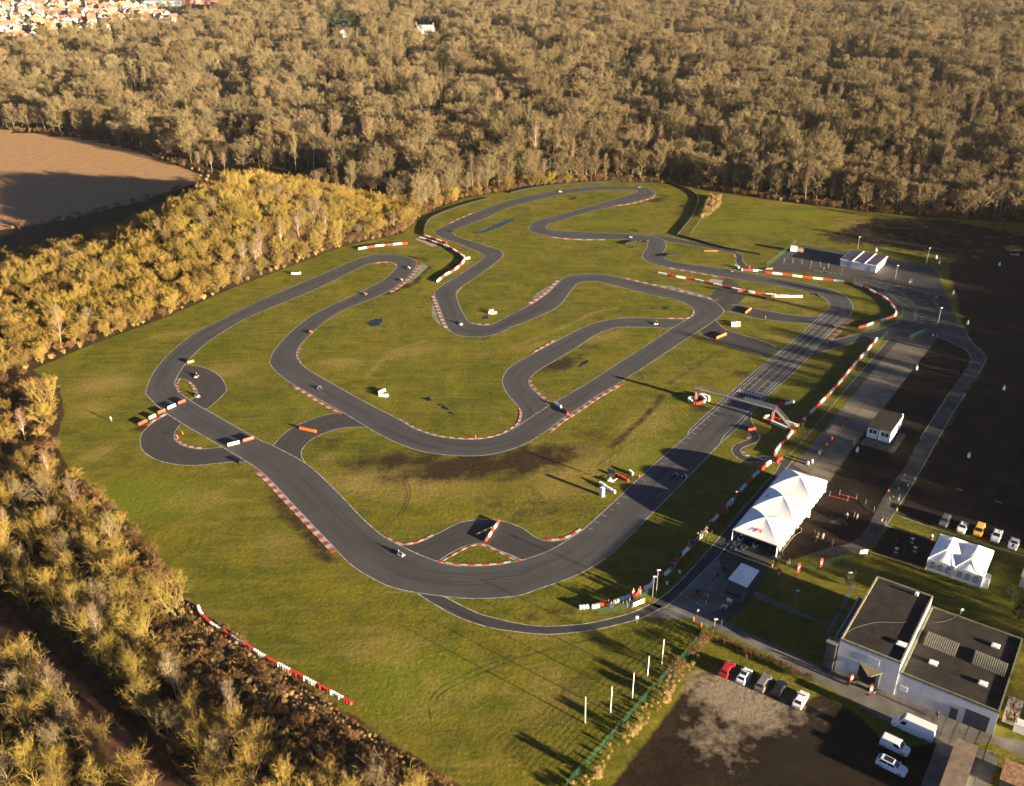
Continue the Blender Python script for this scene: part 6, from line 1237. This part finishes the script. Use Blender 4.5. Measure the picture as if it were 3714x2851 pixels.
barrier('21: 1882,1208 2040,1138', 'yellow', 'thin yellow barrier lying diagonally in the lower chicane', .28, .3)
barrier('12: 1640,466 1760,466', 'orange', 'thin orange barrier on the grass beside the far pit lane', .25, .3); barrier('z5: -10,555 95,552', 'orange', 'orange barrier on the verge where the far pit lane ends', .4, .5)
# ------------------------------------------------------------------ fences, poles, posts, signs
def fence(name, s, h, lab, step=2.5, m='green', wires=.16, cell=.22, par=None):
    P = resample(pts(s), step); t = thing(name, lab, 'fence', P[0]); o = P[0]; mb = MB()
    for p, q in zip(P, P[1:]):
        a, b_ = p-o, q-o; d = (b_-a); n = max(1, int(d.length/cell))
        for k in range(1, n):
            c = a+d*k/n; e = d.normalized()*.011; mb.face(c-e, c+e, c+e+Vector((0, 0, h)), c-e+Vector((0, 0, h)))
        for k in range(int(h/wires)+1): z = min(h, .03+k*wires); mb.face(a+Vector((0, 0, z-.01)), b_+Vector((0, 0, z-.01)), b_+Vector((0, 0, z+.01)), a+Vector((0, 0, z+.01)))
    mb.build('mesh_panel', M[m], t)
    for p in P: mb = MB(); mb.tube((p.x-o.x, p.y-o.y, 0), (p.x-o.x, p.y-o.y, h+.12), .04, None, 5); mb.build('post', M[m], t)
    return t
fence('mesh_fence', '32: 470,1700 590,1562 750,1392 905,1217 1120,972 1325,742 1500,562 1665,352', 1.9, 'green mesh fence between the mown field and the gravel lot')
fence('mesh_fence', 'z4: 530,920 830,860 1060,790 1385,545; z3: 330,1290 560,1010 850,640 960,455 1160,275; z2m: 150,1090 380,810 640,530 830,320', 1.5, 'green mesh fence behind the spectators along the pit road')
fence('mesh_fence', 'w8: 318,938 480,745 700,510 900,280 1085,92', 1.9, 'green mesh fence beside the long pit tyre wall')
fence('mesh_fence', 'z5: 1560,1545 1710,1490 1880,1435 2130,1375 2155,1270 2120,1130 2010,1030 1880,945 1680,845 1450,770 1330,725 1000,690 650,650', 1.9, 'green mesh fence round the outside of the right hand hairpin')
fence('mesh_fence', 'w9: 268,540 262,490 235,430 180,370 110,315 20,275', 1.7, 'short green mesh fence along the kerb of the parking bays')
fence('mesh_fence', 'w9: 640,610 590,470 545,350 520,280 470,150 395,55', 2.2, 'tall green mesh fence between the paddock and the waste ground')
fence('mesh_fence', 'w9: 208,735 290,700 400,640 470,590 480,520 450,440 405,385 330,330 240,290 100,235 0,205', 2.0, 'green mesh fence curving round the painted bays')
fence('mesh_fence', '13: -5,600 90,525 180,455 240,400', 2.0, 'green mesh fence at the far left corner of the paddock')
fence('mesh_fence', '12: 1525,335 1560,280 1620,195 1660,130 1700,65', 1.4, 'thin green fence climbing the far grass by the dry bank')
fence('mesh_fence', 'w4: 1310,262 1620,215 1890,150; 23: 720,1440', 1.8, 'green mesh fence between lawn and paddock behind the red flags', wires=.3, cell=.5)
fence('wire_fence', 'w4: 290,1110 455,1187 620,1262 790,1352 960,1455; 33: 0,580 45,600 160,650 275,705 390,760', 1.2, 'low dark wire fence beside the concrete drive', 2.6, 'dark', .4, 3)
fence('mesh_fence', 'w2: 1755,640 1660,870 1600,1050 1490,1345', 1.6, 'fence at the right of the flat roofed shed', 2.5, 'dark', .25, .4)
fence('mesh_fence', 'w4: 640,545 520,680 270,1010', 1.8, 'green mesh gate fence by the grey hut', 2.2, 'green')
for i, (s, yt, k) in enumerate((('32: 627,1142', 920, 'nearest'), ('32: 843,1052', 822, 'second nearest'), ('32: 1028,934', 705, 'middle'), ('32: 1155,787', 570, 'second furthest'), ('32: 1280,642', 421, 'furthest'))):
    p = pp(s); t = thing('white_pole', 'tall thin white pole on the mown grass, %s of the five' % k, 'pole', (p.x, p.y, 0)); mb = MB(); mb.tube((0, 0, 0), (-.15*(i == 0), 0, 6), .085, .075, 10); mb.build('shaft', M['white'], t); mb = MB(); mb.tube((0, 0, 0), (0, 0, .12), .16, .13, 10); mb.build('socket', M['dark'], t); mb = MB(); mb.lathe([(.001, 6.06), (.09, 6.03), (.09, 5.95)], 10, (-.15*(i == 0), 0, 0)); mb.build('cap', M['orange'], t)
def bottle(s, lab):
    p = pp(s); t = thing('bottle_post', lab, 'marker post', (p.x, p.y, 0)); mb = MB(); mb.lathe([(.001, 0), (.34, 0), (.36, .06), (.35, .85), (.27, 1.02), (.13, 1.12), (.12, 1.5), (.001, 1.52)], 14); mb.build('bottle', M['white'], t, smooth=True); mb = MB(); mb.lathe([(.12, 1.38), (.15, 1.39), (.15, 1.62), (.001, 1.66)], 12); mb.build('cap', M['steel'], t)
for s, l in (('13: 925,468', 'behind the solar workshop'), ('13: 1438,530', 'on the grass strip right of the paddock lamp post'), ('13: 1464,575', 'at the top of the tall green fence'), ('13: 1978,590', 'furthest right on the dark waste ground'), ('13: 1583,832', 'halfway along the tall green fence'), ('13: 1706,1092', 'at the lower end of the tall green fence'), ('13: 1270,1478', 'on the brown lot beside the concrete strip'), ('13: 2015,1650', 'on the waste ground right of the path bend'), ('23: 763,500', 'left of the raised cabin'), ('23: 1716,548', 'alone on a small green patch of the dark lot'), ('23: 345,1055', 'against the right side of the big marquee')): bottle(s, 'white bottle shaped post ' + l)
for s, h, l in (('13: 768,448', 5.2, 'behind the workshop solar roof'), ('13: 1353,585', 7, 'at the back corner of the paddock'), ('13: 1086,718', 6, 'in the middle of the upper paddock'), ('13: 1452,1092', 6, 'at the bend of the green bay fence'), ('z4: 1385,630', 5, 'left one of the pair behind the tyre wall'), ('z4: 1440,625', 6.5, 'right one of the pair behind the tyre wall'), ('w4: 178,1060', 3, 'by the drive entrance'), ('w4: 1250,712', 3.6, 'alone on the dark lawn'), ('w4: 1950,415', 2.6, 'by the shrubs near the stair tower'), ('z2m: 290,830', 3.5, 'by the fence left of the big marquee'), ('w8: 888,340', 4.5, 'beside the long pit tyre wall')):
    p = pp(s); t = thing('lamp_post', 'slim grey lamp post ' + l, 'lamp post', (p.x, p.y, 0)); mb = MB(); mb.tube((0, 0, 0), (0, 0, h), .07, .05, 8); mb.build('post', M['steel'], t); mb = MB(); mb.box((.15, 0, h), (.7, .25, .12)); mb.build('lamp_head', M['white'], t)
p = pp('w5: 1240,690'); t = thing('white_cabinet', 'tall white cabinet standing on the grass beside the start straight', 'cabinet', (p.x, p.y, 0), AX-.3); mb = MB(); mb.box((0, 0, 1.2), (.75, .95, 2.1)); mb.box((0, 0, .08), (.95, 1.15, .16)); mb.build('cabinet_body', M['white'], t); mb = MB(); mb.tube((0, 0, 2.2), (0, 0, 2.7), .05); mb.build('mast', M['steel'], t); mb = MB(); mb.box((-.385, 0, 1.2), (.02, .8, 1.8)); mb.build('door', M['canvas'], t)
p = pp('w5: 1380,480'); t = thing('arrow_trailer', 'dark sign board raised on a small white trailer beside the start straight', 'trailer', (p.x, p.y, 0), AX+.15); mb = MB(); mb.box((0, 0, 2.5), (.12, 1.9, 2.3)); mb.build('sign_board', M['glass'], t); mb = MB(); mb.tube((0, 0, 0.4), (0, 0, 1.5), .08); mb.tube((0, -.6, .45), (2.1, -.9, .25), .05); mb.tube((0, .6, .45), (2.1, .9, .25), .05); mb.box((0, 0, .5), (1.0, 1.4, .15)); mb.build('trailer_frame', M['white'], t)
for y in (-.8, .8): link('wheel', WH[.30][0], t, (0, y, .3)); link('rim', WH[.30][1], t, (0, y, .3))
a, b_ = pts('z4: 1065,815 1262,735'); d = b_-a; t = thing('banner', 'white advertising banner with blue left end and orange right end by the fence', 'banner', a, math.atan2(d.y, d.x)); L = d.length; mb = MB(); mb.box((L/2, 0, .75), (L, .05, 1.05)); bn = mb.build('banner_sheet', M['white'], t); mb = MB(); mb.box((L*.04, -.03, .75), (L*.08, .012, 1.05)); mb.build('blue_end', KC['blue'], bn); mb = MB(); mb.box((L*.94, -.03, .75), (L*.12, .012, 1.05)); mb.build('orange_end', M['orange'], bn); mb = MB()
for i in range(7): mb.box((L*(.22+.09*i), -.03, .72), (L*.06, .012, .34))
mb.build('lettering', M['yellow'], bn); mb = MB()
for x in (0, L*.5, L): mb.tube((x, .05, 0), (x, .05, 1.3), .03)
mb.build('stand', M['white'], t)
p = pp('23: 815,1390'); t = thing('notice_sign', 'white notice board behind the fence above the topiary bed', 'sign', (p.x, p.y, 0), .1); mb = MB(); mb.box((0, 0, 1.1), (1.7, .06, 1.0)); mb.build('board', M['white'], t); mb = MB(); mb.tube((-.7, .06, 0), (-.7, .06, 1.6), .04); mb.tube((.7, .06, 0), (.7, .06, 1.6), .04); mb.build('legs', M['steel'], t)
p = pp('z4: 1137,1052'); t = thing('road_sign', 'small pale blue sign on a post beside the outer road', 'sign', (p.x, p.y, 0)); mb = MB(); mb.tube((0, 0, 0), (0, 0, 1.7), .04); mb.build('post', M['steel'], t); mb = MB(); mb.box((0, -.05, 1.45), (.55, .04, .7)); mb.build('plate', mat('pale_blue_sign', (.40, .55, .62), .5), t)
for s, l in (('z4: 1612,462', 'lower white board'), ('z4: 1812,285', 'upper white board')):
    p = pp(s); t = thing('fence_board', l + ' tied to the spectator fence', 'sign', (p.x, p.y, 0), AX+math.pi/2); mb = MB(); mb.box((0, 0, .8), (.45, .04, .8)); mb.build('board', M['white'], t)
for s, l in (('23: 1232,1275', 'furthest of the three'), ('23: 1095,1360', 'leftmost of the three'), ('23: 1255,1352', 'rightmost of the three')):
    p = pp(s); t = thing('bar_table', 'round white bar table left of the small marquee, ' + l, 'table', (p.x, p.y, 0)); mb = MB(); mb.lathe([(.001, 1.1), (.42, 1.1), (.42, 1.06), (.001, 1.06)], 16); mb.build('table_top', M['white'], t); mb = MB(); mb.tube((0, 0, .04), (0, 0, 1.06), .04); mb.build('stem', M['steel'], t); mb = MB(); mb.lathe([(.001, .05), (.38, .02), (.42, 0)], 16); mb.build('base', M['steel'], t)
p = pp('z3: 1200,1530'); t = thing('white_chair', 'white plastic chair by the grey hut', 'chair', (p.x, p.y, 0), AX); mb = MB(); mb.box((0, 0, .5), (.9, .9, .08)); mb.build('seat', M['white'], t); mb = MB(); mb.box((-.45, 0, .9), (.08, .9, .8)); mb.build('backrest', M['white'], t)
for x in (-.38, .38):
    for y in (-.38, .38): mb = MB(); mb.tube((x, y, 0), (x, y, .48), .04); mb.build('leg', M['white'], t)
p = pp('z3: 1120,1625'); t = thing('white_table', 'small white table near the drive entrance', 'table', (p.x, p.y, 0), AX+math.pi/2); mb = MB(); mb.box((0, 0, .75), (1.1, .8, .06)); mb.build('table_top', M['render'], t)
for x in (-.48, .48):
    for y in (-.34, .34): mb = MB(); mb.tube((x, y, 0), (x, y, .73), .035); mb.build('leg', M['white'], t)
def drum(s, c, lab, k='drum'):
    p = pp(s); t = thing('traffic_drum', lab, k, (p.x, p.y, 0), AX); mb = MB(); mb.box((0, 0, .45), (.75, .45, .9), 0, 0, (.9, .7)); mb.build('drum_body', M[c], t); mb = MB(); mb.box((0, 0, .05), (.85, .6, .1)); mb.build('foot', M['dark'], t)
for s, c, l in (('23: 672,222', 'red', 'red drum furthest up the concrete strip'), ('23: 636,280', 'red', 'red drum above the raised cabin shadow'), ('23: 545,398', 'orange', 'orange drum mid concrete strip, left of the cabin'), ('23: 500,455', 'orange', 'pale orange drum below the others on the concrete strip'), ('23: 378,595', 'white', 'upper white block near the marquee back corner'), ('23: 342,610', 'white', 'lower white block near the marquee back corner')): drum(s, c, l)
for s, l in (('z4: 2035,1010', 'left of two red and white posts by the drive'), ('z4: 2157,1105', 'right of two red and white posts by the drive'), ('12: 2028,628', 'tall orange post at the far pit lane'), ('12: 1900,515', 'small orange post at the pit lane kink'), ('12: 2165,1040', 'small orange cone post on the upper cross road'), ('w5: 1832,405', 'small orange post at the edge of the start straight'), ('20: 1560,352', 'left orange post on the lower loop grass'), ('20: 1518,385', 'right orange post on the lower loop kerb'), ('21: 1875,388', 'small red post on the kerb of the infield bend')):
    p = pp(s); t = thing('marker_cone', l, 'cone', (p.x, p.y, 0)); h = 2.0 if 'tall' in l else 1.0; mb = MB(); mb.lathe([(.16, .05), (.12, h*.5), (.06, h), (.001, h)], 10); mb.build('cone_body', M['orange'], t); mb = MB(); mb.box((0, 0, .03), (.42, .42, .06)); mb.build('foot', M['black'], t)
for i, (s, e) in enumerate((('23: 520,880', '23: 690,922'), ('23: 605,868', '23: 765,908'), ('23: 830,950', '23: 910,1020'))):
    a, b_ = pp(s), pp(e); d = b_-a; col = 'red' if i < 2 else 'dark'; t = thing('tape_barrier', ('lower red', 'upper red', 'dark')[i] + ' tape strung between short posts beside the marquee', 'barrier', a, math.atan2(d.y, d.x)); L = d.length; mb = MB(); mb.box((L/2, 0, .25), (L, .03, .12)); mb.build('tape', M[col], t); mb = MB()
    for x in (.2, L-.2): mb.tube((x, 0, 0), (x, 0, 1.5), .04)
    mb.build('posts', M['steel'], t)
P = spline(pts('z2m: 1060,1640 1035,1580 1110,1480 1230,1330 1330,1270 1345,1220 1300,1200 1260,1215'), 6); mb = MB()
for a, b_ in zip(P, P[1:]): mb.tube(a+Vector((0, 0, .06)), b_+Vector((0, 0, .06)), .06, None, 5, 0, False)
o = mb.build('hose', mat('beige_hose', (.32, .25, .15), .7)); tag(o, 'beige hose curling along the right side of the big marquee', 'hose')
p = pp('23: 1395,1250'); t = thing('wood_plinth', 'orange brown wooden plinth with white heap left of the small marquee', 'plinth', (p.x, p.y, 0), AX); mb = MB(); mb.box((0, 0, .5), (.6, .5, 1.0)); mb.build('plinth_body', mat('orange_wood', (.45, .22, .08), .8), t); mb = MB(); mb.lathe([(.001, 1.35), (.25, 1.25), (.35, 1.05), (.3, 1.0)], 10); mb.build('heap', M['white'], t)
for s, c, l in (('23: 1635,822', 'red', 'red mat lying on the dark lot'), ('23: 1972,930', 'blue', 'blue mat lying on the dark lot')):
    p = pp(s); t = thing('ground_mat', l, 'mat', (p.x, p.y, 0), -.6); mb = MB(); mb.box((0, 0, .03), (1.5, .7, .05)); mb.build('mat_sheet', M['red'] if c == 'red' else KC['blue'], t)
for s, l in (('z5: 800,600', 'left'), ('z5: 960,615', 'middle'), ('z5: 1120,640', 'right')):
    p = pp(s); t = thing('bench', 'long dark bench at the far paddock fence, %s of three' % l, 'bench', (p.x, p.y, 0), RZ); mb = MB(); mb.box((0, 0, .45), (3.4, .4, .06)); mb.build('seat', M['wood'], t); mb = MB(); mb.box((0, .3, .8), (3.4, .06, .4)); mb.build('backrest', M['wood'], t); mb = MB()
    for x in (-1.4, 1.4): mb.box((x, .1, .22), (.08, .5, .44))
    mb.build('legs', M['dark'], t)
for i, s in enumerate(('z5: 275,455', 'z5: 415,455', 'z5: 558,475', 'z5: 705,490', 'z5: 850,505', 'z5: 980,530')):
    p = pp(s); t = thing('paddock_post', 'slim steel post in the row before the workshop yard, %s from the left' % ORD[i], 'post', (p.x, p.y, 0)); mb = MB(); mb.tube((0, 0, 0), (0, 0, 1.9), .06); mb.build('shaft', M['steel'], t); mb = MB(); mb.box((0, 0, .04), (.35, .35, .08)); mb.build('foot', M['dark'], t)
# shrubs by the lower right lawns and car park
def shrub(s, kd, sz, lab, grp=None): p = pp(s); plant(kd, 'shrub', p.x, p.y, lab, 'bush', grp, sz)
shrub('32: 1310,975', 'tussock', .72, 'tall golden grass clump, nearer of two by the green fence'); shrub('32: 1350,900', 'tussock', .75, 'tall golden grass clump, further of two by the green fence'); shrub('32: 1040,1260', 'tussock', .6, 'round golden grass clump halfway down the green fence'); shrub('32: 730,1620', 'tussock', .72, 'golden grass clump nearest the bottom edge by the green fence'); shrub('32: 1410,730', 'brush', .8, 'brown bush between fence and gravel')
for s in ('32: 1600,530', '32: 1645,470', '32: 1680,440', '32: 1545,560'): shrub(s, 'brush', .55, 'reddish brown bush in the clump at the top of the green fence', 'brown bushes at the top of the green fence')
shrub('32: 1718,405', 'evergreen', .22, 'small bright green bush at the top of the green fence')
for i, p in enumerate(resample(pts('32: 1800,450 1900,500 2000,560 2160,620; 33: 60,640 200,720 290,770'), 1.35)): plant('brush', 'shrub', p.x, p.y, 'brown hedge shrub in the row between car park and drive', 'bush', 'brown hedge along the drive', .42)
p = pp('33: 335,790'); o = plant('evergreen', 'shrub', p.x, p.y, 'bright yellow green shrub at the end of the brown hedge', 'bush', None, .22)
for s, l in (('w1: 655,45', 'third'), ('w1: 800,75', 'second'), ('w1: 945,120', 'first')): shrub(s, 'brush', .3, 'small brown ball shrub on the lawn, %s from the small marquee' % l)
for s in ('23: 750,1420', '23: 800,1425', '23: 905,1435'): shrub(s, 'brush', .3, 'ball shrub in the bed under the notice board', 'ball shrubs under the notice board')
for s in ('w1: 280,190', 'w1: 220,260', 'w4: 1960,470'): shrub(s, 'evergreen', .24, 'dark shrub beside the stair tower path', 'shrubs beside the stair tower path')
for s in ('w1: 2040,450', 'w1: 2150,560', 'w1: 2110,640', 'w1: 2000,420'): shrub(s, 'evergreen', .35, 'dark bush at the right edge beyond the warehouse', 'dark bushes at the right edge')
P = resample(pts('23: 890,1372 1020,1410 1170,1460 1290,1505'), .5)
for i, p in enumerate(P): 
    o = link('planter_block', None, None, (p.x, p.y, 0), RZ); tag(o, 'white edging block with pale plant along the marquee terrace', 'edging block', 'edging blocks of the terrace'); mb = MB(); mb.box((0, 0, .12), (.28, .3, .24)); mb.build('block', M['white'], o); l_ = link('crown', KINDS['reeds'][0][1], o, (0, -.35, 0)); l_.scale = (.3, .3, .35)
U2 = []
for x, y in scatter(poly_np('32: 1640,380 1480,600 1320,770 1120,1000 900,1240 750,1420 560,1640 400,1760 560,1760 760,1600 960,1360 1150,1150 1280,1000 1420,800 1560,640 1700,440'), .9, 61): 
    if y > 90 and random.random() < .75: U2.append((x, y, 0, 'reeds', random.uniform(.25, .55)))
for x, y in scatter(poly_np('12: 1690,0 1780,10 1770,90 1680,170 1620,190 1650,100'), 1.1, 62): U2.append((x, y, 0, 'reeds', random.uniform(.6, 1.0)))
gn_scatter('dry_tussock_grass', U2, ('reeds',), None)
# ------------------------------------------------------------------ light, air
SUN = Vector((.806, -.592, 0)).normalized(); EL = R(8.2)
sdir = Vector((SUN.x*math.cos(EL), SUN.y*math.cos(EL), math.sin(EL)))
sun = bpy.data.lights.new('sun', 'SUN'); sun.energy = 5.0; sun.angle = R(.5); sun.color = (1.0, .80, .53)
so = bpy.data.objects.new('sun', sun); COL.objects.link(so); so.rotation_euler = sdir.to_track_quat('Z', 'Y').to_euler(); so.location = (400, -300, 200)
w = bpy.data.worlds.new('World'); sc.world = w; w.use_nodes = True; nt = w.node_tree
sky = nn(nt, 'ShaderNodeTexSky'); sky.sky_type = 'NISHITA'; sky.sun_disc = False; sky.sun_elevation = EL; sky.sun_rotation = math.atan2(SUN.x, SUN.y)
sky.altitude = 100; sky.air_density = .2; sky.dust_density = .2; sky.ozone_density = 1.0
bg = nt.nodes['Background']; nt.links.new(sky.outputs[0], bg.inputs[0]); bg.inputs[1].default_value = .05
HAZE = .000014
if HAZE:
    mb = MB(); mb.box((0, 1800, 62), (8400, 5200, 126))
    m = bpy.data.materials.new('haze'); m.use_nodes = True; nt = m.node_tree; nt.nodes.remove(nt.nodes['Principled BSDF'])
    pv = nn(nt, 'ShaderNodeVolumePrincipled'); pv.inputs['Color'].default_value = (.92, .92, .92, 1); pv.inputs['Density'].default_value = HAZE; pv.inputs['Anisotropy'].default_value = 0.0
    nt.links.new(pv.outputs[0], nt.nodes['Material Output'].inputs['Volume'])
    stuff(mb.build('haze', m))
sc.view_settings.view_transform = 'Standard'; sc.view_settings.look = 'None'; sc.view_settings.gamma = 1.0
sc.view_settings.exposure = 2.7
sc.cycles.use_denoising = True; sc.cycles.max_bounces = 5; sc.cycles.diffuse_bounces = 2; sc.cycles.glossy_bounces = 2
sc.cycles.transparent_max_bounces = 6; sc.cycles.volume_bounces = 0; sc.cycles.sample_clamp_indirect = 4.0
